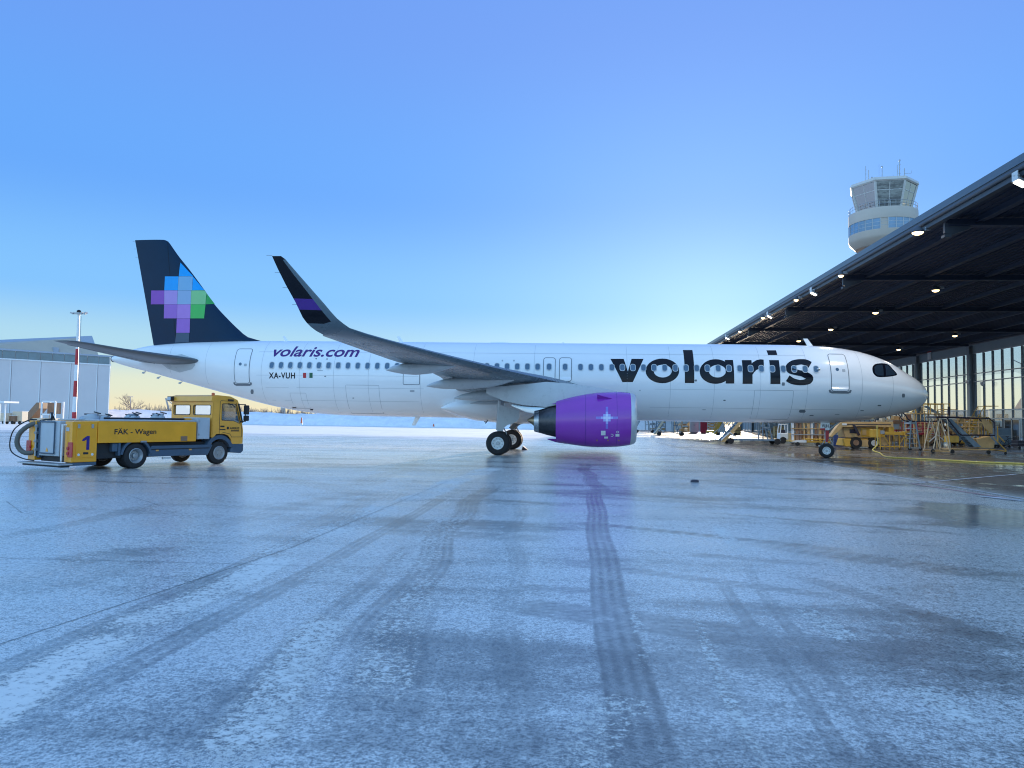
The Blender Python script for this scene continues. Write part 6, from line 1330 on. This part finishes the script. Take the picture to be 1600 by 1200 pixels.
pr_('boom_slot', [(1320, 663), (1388, 662.2), (1388, 663.4), (1320, 664.2)], 'eqdark', -.312, -.301); pr_('hydraulic_hose', [(1336, 666), (1366, 665), (1366, 666), (1336, 667)], 'eqdark', -.33, -.302); pr_('cab_door', [(1347, 671), (1353, 671), (1353, 680), (1347, 680)], 'eqtan', -.09, -.06); pr_('basket', [(1385, 667), (1393, 667), (1393, 676), (1385, 676)], 'eqyellow', -.3, .5); pr_('exhaust_stack', [(1369, 655), (1371, 655), (1371, 663), (1369, 663)], 'eqdark', .3, .4)
for u, k in ((1337, 'brown'), (1364, 'rim')):
    x = px(u, 0)[0]; r = .44; m = MB(); m.bar((x, -.15, r), (x, .3, r), r, 18); w_ = m.build('wheel', K['tyre'], e); m = MB(); m.lathe((x, -.16, r), (0, -1, 0), [(0, r*.5), (.02, r*.46), (.0, r*.25), (.01, .01)], 14); m.build('rim', K[k], w_)
# blue drum stack beside it
for u, l in ((1314, 'blue drum left of the boom lift wheels'), (1308, 'blue grey drum farther left of the boom lift')):
    e = empty('steel_drum', S_(u, 697), l, 'drum', 'drums by the boom lift'); m = MB(); m.lathe((0, 0, 0), (0, 0, 1), [(0, .28), (.02, .3), (.3, .3), (.31, .32), (.34, .32), (.35, .3), (.62, .3), (.63, .32), (.66, .32), (.67, .3), (.92, .3), (.93, .27), (.931, .01)], 20); m.build('shell', mat('drum_blue_%d' % u, (.03, .06, .2), .4), e, smooth=30); m = MB(); m.bar((.12, 0, .93), (.12, 0, .96), .04, 8); m.build('bung', K['steel'], e)
# yellow trestle with box beam and hose reel
bp = S_(1395, 703); e = empty('work_trestle', bp, 'yellow steel trestle with box beam and braced legs right of the nose wheel', 'trestle'); q = 1/scl(bp)
X_ = lambda u: (u-1395)*q; Z_ = lambda v: (703-v)*q
m = MB(); m.bb((X_(1384), 0, Z_(679.5)), (X_(1412), .5, Z_(675))); m.build('box_beam', K['eqyellow'], e, bevel=.015)
m = MB(); m.bb((X_(1412.5), -.02, Z_(680.5)), (X_(1423), .52, Z_(674))); hd = m.build('beam_end', K['eqyellow'], e, bevel=.015); m = MB(); m.bb((X_(1414), -.03, Z_(679)), (X_(1421.5), -.021, Z_(675.6))); m.build('opening', K['brown'], hd)
m = MB(); m.bb((X_(1365), .05, Z_(684)), (X_(1377), .6, Z_(671.5))); m.build('end_box', K['eqyellow'], e, bevel=.02); m = MB(); m.bb((X_(1377.3), .1, Z_(678.5)), (X_(1383.7), .5, Z_(673))); m.build('motor', K['eqgrey'], e)
for u0, u1 in ((1376.5, 1377), (1391, 1391), (1405, 1406), (1421, 1422)):
    frame('leg', e, [((X_(u0), .05, Z_(680)), (X_(u1), .05, 0.02))], .035, 'eqyellow'); frame('leg', e, [((X_(u0), .95, Z_(680)), (X_(u1), .95, .02))], .035, 'eqyellow')
for sg_ in (((X_(1382), .05, Z_(681)), (X_(1391), .05, Z_(696))), ((X_(1405), .05, Z_(695)), (X_(1413), .05, Z_(682))), ((X_(1413), .05, Z_(682)), (X_(1422), .05, Z_(692))), ((X_(1413), .05, Z_(681)), (X_(1413), .05, Z_(697)))): frame('brace', e, [sg_], .028, 'eqyellow')
frame('foot_rail', e, [((X_(1376), .05, .22), (X_(1423), .05, .22)), ((X_(1376), .95, .22), (X_(1423), .95, .22))], .03, 'eqyellow'); m = MB(); m.bb((X_(1378), .4, Z_(696)), (X_(1391), .43, Z_(684))); m.build('mesh_panel', K['eqtan'], e)
for u in (1378, 1406, 1422): caster(e, X_(u), .05, .08)
# blue grey stepladder stand
bp = S_(1431, 704); e = empty('stand_ladder', bp, 'blue grey A-frame ladder stand with dark curved handrail under the radome', 'ladder'); q = 1/scl(bp); X_ = lambda u: (u-1431)*q; Z_ = lambda v: (704-v)*q
for y in (0, 1.0):
    frame('leg', e, [((X_(1424.5), y, Z_(656)), (X_(1421.5), y, .12))], .045, 'eqblue'); frame('leg', e, [((X_(1431), y, Z_(658)), (X_(1437.5), y, .12))], .06, 'eqblue')
frame('base_rail', e, [((X_(1421), 0, .18), (X_(1438), 0, .18)), ((X_(1421), 1, .18), (X_(1438), 1, .18))], .04, 'transom'); frame('brace', e, [((X_(1425), 0, Z_(671)), (X_(1434.5), 0, Z_(693)))], .03, 'eqtan')
for i in range(5): m = MB(); m.box((X_(1428), .5, .5+.36*i), (.45, .94, .05)); m.build('rung', K['eqgrey'], e)
m = MB(); m.bb((X_(1424), 0, Z_(662)), (X_(1433), 1, Z_(660))); m.build('deck', K['eqblue'], e)
for y in (0, 1.0):
    m = MB(); m.tube(smo([(X_(1411), y, Z_(644)), (X_(1416), y, Z_(649)), (X_(1421), y, Z_(656)), (X_(1430), y, Z_(658.5)), (X_(1450), y, Z_(658.5)), (X_(1474), y, Z_(657))], 4), .045, 6); m.build('handrail', K['eqdark'], e, smooth=50)
for u in (1422, 1438): caster(e, X_(u), 0, .11)
# red railing dock farther back
bp = S_(1432, 694); e = empty('red_dock', bp, 'low work dock with dark red railings behind the trestle', 'dock'); q = 1/scl(bp); X_ = lambda u: (u-1432)*q; Z_ = lambda v: (694-v)*q
frame('guard_rail', e, [((X_(1394), 0, Z_(668)), (X_(1402), 0, Z_(661))), ((X_(1402), 0, Z_(661)), (X_(1466), 0, Z_(661))), ((X_(1394), 0, Z_(674)), (X_(1466), 0, Z_(668)))]+[((X_(u), 0, Z_(661)), (X_(u), 0, Z_(676))) for u in range(1402, 1470, 8)], .055, 'eqred')
m = MB(); m.bb((X_(1392), 0, Z_(679)), (X_(1468), 1.6, Z_(676.5))); m.build('deck', K['eqred'], e)
for u in range(1394, 1470, 12): frame('leg', e, [((X_(u), .05, Z_(678)), (X_(u), .05, 0))], .05, 'eqtan')
for u in range(1394, 1460, 24): frame('brace', e, [((X_(u), .05, Z_(678)), (X_(u+12), .05, .1))], .04, 'eqtan')
m = MB(); m.bb((X_(1425), .3, .0), (X_(1438), 1.2, Z_(683))); m.build('tool_chest', K['brown'], e, bevel=.02); m = MB(); m.bb((X_(1440), .3, .0), (X_(1456), 1.2, Z_(682))); m.build('tool_chest', K['eqtan'], e, bevel=.02)
# tall yellow access platform behind the nose
bp = S_(1462, 700); e = empty('access_platform', bp, 'tall yellow access platform with grey sloped stair just right of the radome', 'platform'); q = 1/scl(bp); X_ = lambda u: (u-1462)*q; Z_ = lambda v: (700-v)*q
m = MB(); m.bb((X_(1428), 0, Z_(647.5)), (X_(1482), 1.5, Z_(646))); m.build('deck', K['eqtan'], e)
frame('guard_rail', e, [((X_(1444), y, Z_(631)), (X_(1484), y, Z_(631))) for y in (0, 1.5)]+[((X_(1425), y, Z_(646)), (X_(1430), y, Z_(641))) for y in (0, 1.5)]+[((X_(u), y, Z_(631)), (X_(u), y, Z_(646))) for u in (1445, 1455, 1465, 1475, 1484) for y in (0, 1.5)], .035, 'eqyellow')
frame('guard_rail', e, [((X_(u), 0, Z_(642)), (X_(u), 0, Z_(662))) for u in (1434, 1440, 1446)]+[((X_(1424), 0, Z_(647)), (X_(1482), 0, Z_(647)))], .04, 'eqtan')
m = MB(); m.prism([(X_(1446), .2, Z_(634)), (X_(1452), .2, Z_(634)), (X_(1472), .2, Z_(646)), (X_(1464), .2, Z_(646))], (0, .1, 0)); m.build('stair_flank', K['eqblue'], e)
for i in range(5): m = MB(); m.box((X_(1450+4*i), .8, Z_(634.8+2.3*i)), (.3, .9, .04)); m.build('step', K['eqgrey'], e)
for u in (1430, 1446, 1464, 1481): frame('leg', e, [((X_(u), 0, Z_(647)), (X_(u), 0, 0)), ((X_(u), 1.5, Z_(647)), (X_(u), 1.5, 0))], .05, 'eqtan')
frame('brace', e, [((X_(1464), 0, Z_(650)), (X_(1481), 0, Z_(690)))], .04, 'eqtan'); frame('brace', e, [((X_(1446), 0, Z_(690)), (X_(1464), 0, Z_(655)))], .04, 'eqtan'); m = MB(); m.bb((X_(1481), -.05, Z_(649)), (X_(1484), .05, Z_(635))); m.build('stop_plate', K['eqdark'], e)
# front maintenance stair platform
bp = S_(1510, 709); e = empty('maintenance_stairs', bp, 'yellow maintenance stair platform with dark side rails and white A-frame legs at right', 'stairs'); q = 1/scl(bp); X_ = lambda u: (u-1510)*q; Z_ = lambda v: (709-v)*q
for y in (0, 1.3):
    frame('leg', e, [((X_(1471), y, Z_(654)), (X_(1460), y, .1))], .032, 'cream'); frame('leg', e, [((X_(1472), y, Z_(654)), (X_(1485.5), y, .1))], .032, 'cream'); frame('leg', e, [((X_(1482), y, Z_(654)), (X_(1486.5), y, .1))], .032, 'cream')
frame('base_rail', e, [((X_(1459), 0, .14), (X_(1485), 0, .12)), ((X_(1485), 0, .3), (X_(1560), 0, .26)), ((X_(1459), 1.3, .14), (X_(1560), 1.3, .26)), ((X_(1485), .0, .3), (X_(1485), 1.3, .3))], .035, 'eqtan')
m = MB(); m.bb((X_(1466), 0, Z_(653.5)), (X_(1500), 1.3, Z_(651))); m.build('deck', K['eqdark'], e)
for y in (-.02, 1.32):
    m = MB(); m.tube([(X_(1465), y, Z_(652)), (X_(1485), y, Z_(652)), (X_(1545), y, Z_(653.5)), (X_(1552.5), y, Z_(660)), (X_(1552.5), y, Z_(679.5)), (X_(1503), y, Z_(680)), (X_(1499), y, Z_(677)), (X_(1484), y, Z_(657)), (X_(1481), y, Z_(652.5))], .045, 6); m.build('side_rail', K['eqdark'], e, smooth=30)
m = MB(); m.prism([(X_(1486), .3, Z_(655)), (X_(1492), .3, Z_(655)), (X_(1536), .3, Z_(698)), (X_(1526), .3, Z_(699))], (0, .06, 0)); m.build('stringer', K['eqblue'], e); m = MB(); m.prism([(X_(1486), 1.0, Z_(655)), (X_(1492), 1.0, Z_(655)), (X_(1536), 1.0, Z_(698)), (X_(1526), 1.0, Z_(699))], (0, .06, 0)); m.build('stringer', K['eqblue'], e)
for i in range(10): m = MB(); m.box((X_(1491+4.2*i), .68, Z_(657+4.2*i)), (.24, .62, .035)); m.build('step', K['eqgrey'], e)
for u in (1497, 1513, 1524, 1531, 1545): frame('rail_post', e, [((X_(u), 1.3, Z_(654)), (X_(u), 1.3, Z_(680)))], .03, 'eqtan')
frame('guard_rail', e, [((X_(1497), 1.3, Z_(660)), (X_(1550), 1.3, Z_(660))), ((X_(1497), 1.3, Z_(667)), (X_(1550), 1.3, Z_(667))), ((X_(1495), 1.3, Z_(656)), (X_(1535), 1.3, Z_(676)))], .028, 'eqtan')
m = MB(); m.prism([(X_(1536), .2, Z_(657)), (X_(1542), .2, Z_(655)), (X_(1552), .2, Z_(664)), (X_(1552), .2, Z_(678)), (X_(1540), .2, Z_(668))], (0, .05, 0)); m.build('side_plate', K['eqtan'], e); m = MB(); m.prism([(X_(1530), .4, Z_(686)), (X_(1550), .4, Z_(681)), (X_(1558), .4, Z_(690)), (X_(1556), .4, Z_(700)), (X_(1534), .4, Z_(700))], (0, .6, 0)); m.build('ballast_box', K['eqtan'], e, bevel=.02)
m = MB(); m.bb((X_(1488), .3, Z_(692)), (X_(1503), 1.0, Z_(682))); m.build('battery_box', K['eqyellow'], e, bevel=.02)
frame('tow_frame', e, [((X_(1550), 0, Z_(682)), (X_(1569), 0, .25)), ((X_(1556), 0, Z_(678)), (X_(1567), 0, Z_(690))), ((X_(1545), 0, .3), (X_(1569), 0, .2)), ((X_(1557), 0, Z_(665)), (X_(1557), 0, Z_(688)))], .035, 'eqyellow')
for u in (1460, 1489, 1543, 1568): caster(e, X_(u), 0, .13 if u < 1560 else .08)
for u, v, w, h, kk, sd_, l in ((1388, 694, 2.6, 2.2, 'brown', 31, 'brown rack behind the yellow trestle'), (1412, 693, 2.4, 2.6, 'eqtan', 32, 'tan rack between the trestle and the blue ladder'), (1452, 694, 2.2, 2.0, 'brown', 33, 'dark brown rack left of the white A-frame legs'), (1494, 696, 2.4, 2.3, 'eqtan', 34, 'tan rack behind the yellow battery box'), (1522, 695, 2.0, 2.6, 'eqyellow', 35, 'yellow rack behind the grey stair stringer'), (1547, 694, 2.0, 2.2, 'brown', 36, 'brown rack behind the yellow tow frame')):
    rack(u, v, w, h, .9, l, kk, 4, True, sd_)
mobile_stairs(1474, 696, 'tan work stairs behind the white A-frame legs', W=1.1, L=2.6, H=2.4, kf='eqtan', kp='brown', n=9, group='work stairs under the canopy')
mobile_stairs(1536, 698, 'yellow work stairs crossing behind the maintenance platform', W=1.1, L=2.8, H=2.7, kf='eqyellow', kp='eqtan', n=9, group='work stairs under the canopy')
# bicycle by the wall
bp = S_(1579, 700); e = empty('bicycle', bp, 'dark bicycle leaning near the glazed wall at far right', 'bicycle')
for x in (-.5, .5):
    m = MB(); m.tube([(x+.33*math.cos(2*PI*i/24), 0, .34+.33*math.sin(2*PI*i/24)) for i in range(24)], .02, 6, closed=True)
    for i in range(8): m.bar((x, 0, .34), (x+.33*math.cos(2*PI*i/8), 0, .34+.33*math.sin(2*PI*i/8)), .004, 4)
    m.build('wheel', K['eqdark'], e)
frame('frame', e, [((-.5, 0, .34), (-.1, 0, .32)), ((-.1, 0, .32), (.33, 0, .85)), ((-.5, 0, .34), (-.2, 0, .82)), ((-.2, 0, .82), (.33, 0, .85)), ((-.1, 0, .32), (-.24, 0, .95)), ((.5, 0, .34), (.31, 0, 1.0))], .02, 'eqdark')
m = MB(); m.bar((.31, -.28, 1.02), (.31, .28, 1.02), .015, 6); m.build('handlebar', K['steel'], e); m = MB(); m.box((-.25, 0, .98), (.26, .14, .06)); m.build('saddle', K['eqdark'], e, bevel=.02)
for u, k, l, h in ((1564, 'eqblue', 'blue equipment box behind the maintenance stairs', 1.7), (1597, 'eqdark', 'dark low trolley by the door at the right border', .7)):
    p = atX(u, 692, 19.0); e = empty('tool_trolley', (19.0, float(p[1]), 0), l, 'trolley'); m = MB(); m.bb((-.6, -.5, .25), (.6, .5, h)); m.build('body', K[k], e, bevel=.03); m = MB(); m.bb((-.62, -.52, h*.6), (.62, .52, h*.62)); m.build('trim', K['steel'], e)
    for x in (-.45, .45): caster(e, x, -.45, .1)
# yellow hose hanging from the trestle and running along the floor
pts = [atY(1370.5, 664, 2.2), atY(1371, 680, 2.2)]
gp = [gz(1371.5, 700, .06), gz(1375, 708, .03), gz(1380, 712, .03), gz(1390, 714.3, .03), gz(1420, 716, .03), gz(1470, 718.5, .03), gz(1530, 722, .03), gz(1600, 724.5, .03), gz(1660, 727, .03)]
gp[0] = np.array([gp[1][0]-.05, gp[1][1]+1.2, .10]); x0, y0 = gp[0][0], gp[0][1]
top = atY(1370.5, 664, y0); hp = [(top[0], y0, top[2]), (top[0], y0, top[2]*.6), (top[0]+.02, y0-.02, .55), (x0+.03, y0-.12, .18)]+[tuple(p) for p in gp[1:]]
hp = [tuple(map(float, p)) for p in hp]
m = MB(); m.tube(smo(hp, 6), .042, 8); tag(m.build('air_hose', K['hosey'], smooth=50), 'yellow hose dropping beside the trestle and running across the floor to the right', 'hose')
# chocks at the main wheels and a lump on the apron
for x, l in ((-21.35, 'dark wheel chock in front of the far main wheel'),):
    m = MB(); m.prism([(x, 2.9, 0.002), (x+.35, 2.9, .002), (x+.06, 2.9, .22)], (0, .6, 0)); tag(m.build('wheel_chock', K['eqdark'], bevel=.01), l, 'chock')
p = gz(1085, 753.5); m = MB(); rnd = random.Random(3); m.loft([[(p[0]+.13*math.cos(t)*k*rnd.uniform(.8, 1.2), p[1]+.07*math.sin(t)*k, z) for t in [2*PI*i/10 for i in range(10)]] for k, z in ((1, .001), (.9, .045), (.5, .075))]); tag(m.build('rubber_lump', K['eqdark'], smooth=50), 'small dark rubber lump lying on the icy apron in front of the airliner', 'debris')
# ================================================================== SEEN THROUGH THE GLAZED WALL
K['farcream'] = mat('far_cream_facade', (.60, .52, .42), .7, var=.06); K['fargrey'] = mat('far_grey_facade', (.34, .35, .38), .7, var=.06)
def far_building(u0, u1, v, dist, label, k, rows=2):
    p0 = far(u0, 660, dist); p1 = far(u1, 660, dist); z = float(far((u0+u1)/2, v, dist).z); e = empty('office_building', (p0.x, p0.y, 0), label, 'building'); d = Vector((p1.x-p0.x, p1.y-p0.y, 0)); n = Vector((-d.y, d.x, 0)).normalized()*12
    m = MB(); m.loft([[Vector(), d, d+n, n], [q+Vector((0, 0, z)) for q in (Vector(), d, d+n, n)]]); w_ = m.build('wall', K[k], e); m = MB(); m.loft([[q+Vector((0, 0, z+.01)) for q in (Vector(), d, d+n, n)], [q+Vector((0, 0, z+.3)) for q in (Vector(), d, d+n, n)]]); m.build('roof', K['fargrey'], e)
    nn = max(2, int(d.length/4)); ws = None
    for i in range(nn):
        for r in range(rows):
            c = d*((i+.5)/nn)+Vector((0, 0, z*(r+.5)/rows))-n.normalized()*.06; rz = math.atan2(d.y, d.x)
            if ws is None: m = MB(); m.box((0, 0, 0), (2.2, .1, 1.3)); ws = m.build('window', K['darkglass'], e, loc=c); ws.rotation_euler = (0, 0, rz)
            else: inst('window', ws, e, c, (0, 0, rz))
far_building(1480, 1545, 643, 190, 'grey low building beyond the glazed wall left of the cream one', 'fargrey'); far_building(1546, 1720, 641.5, 200, 'cream office building seen through the glazed wall at right', 'farcream'); far_building(1405, 1478, 648, 260, 'distant low building behind the tall access platform', 'farcream')
p = far(1588, 660, 330); e = empty('parked_airliner', (p.x, p.y, 0), 'distant airliner whose pale red tail shows through the right panes', 'airliner'); K['tailred'] = mat('tail_pale_red', (.55, .22, .18), .5)
zq = lambda v: float(far(1590, v, 330).z); X3 = lambda u: (u-1588)*330/FPX*1.15
m = MB(); m.prism([(X3(1584), 0, zq(645)), (X3(1594), 0, zq(622)), (X3(1597), 0, zq(623)), (X3(1597), 0, zq(645))], (0, .5, 0)); m.build('fin', K['tailred'], e); m = MB(); m.lathe((X3(1583), .2, zq(649)), (1, 0, 0), [(0, .1), (2.5, .7), (6, 1.5), (10, 1.7), (28, 1.7)], 16); m.build('fuselage', K['white'], e, smooth=50); m = MB(); m.prism([(X3(1600), -3, zq(654)), (X3(1612), -3, zq(654)), (X3(1610), -3, zq(655)), (X3(1600), -3, zq(655))], (0, 8, 0)); m.build('wing', K['grey'], e)
for u in (1592, 1640): m = MB(); m.bar((X3(u), .2, 0), (X3(u), .2, zq(650)), .3, 8); m.build('gear_leg', K['steel'], e)
p = far(1597, 660, 240); e = empty('lamp_mast', (p.x, p.y, 0), 'thin lamp mast with a winged head seen through the right panes', 'light mast'); zz = float(far(1597, 568, 240).z); m = MB(); m.bar((0, 0, 0), (0, 0, zz), .14, 6, .08); m.build('pole', K['haze_steel'], e); m = MB(); m.beam((-1.8, 0, zz+.9), (0, 0, zz), .2, .2); m.beam((1.8, 0, zz+.9), (0, 0, zz), .2, .2); m.build('lamp_head', K['haze_steel'], e)
for u, d_, h, s_, l in ((1483, 120, 5.0, 41, 'bare tree seen through panes right of the access platform'), (1500, 150, 4.0, 42, 'bare tree seen through panes left of the thick column'), (1566, 170, 5.4, 43, 'bare bushy tree beyond the panes right of the thick column')): bare_tree(u, d_+45, h*1.2, s_, l)
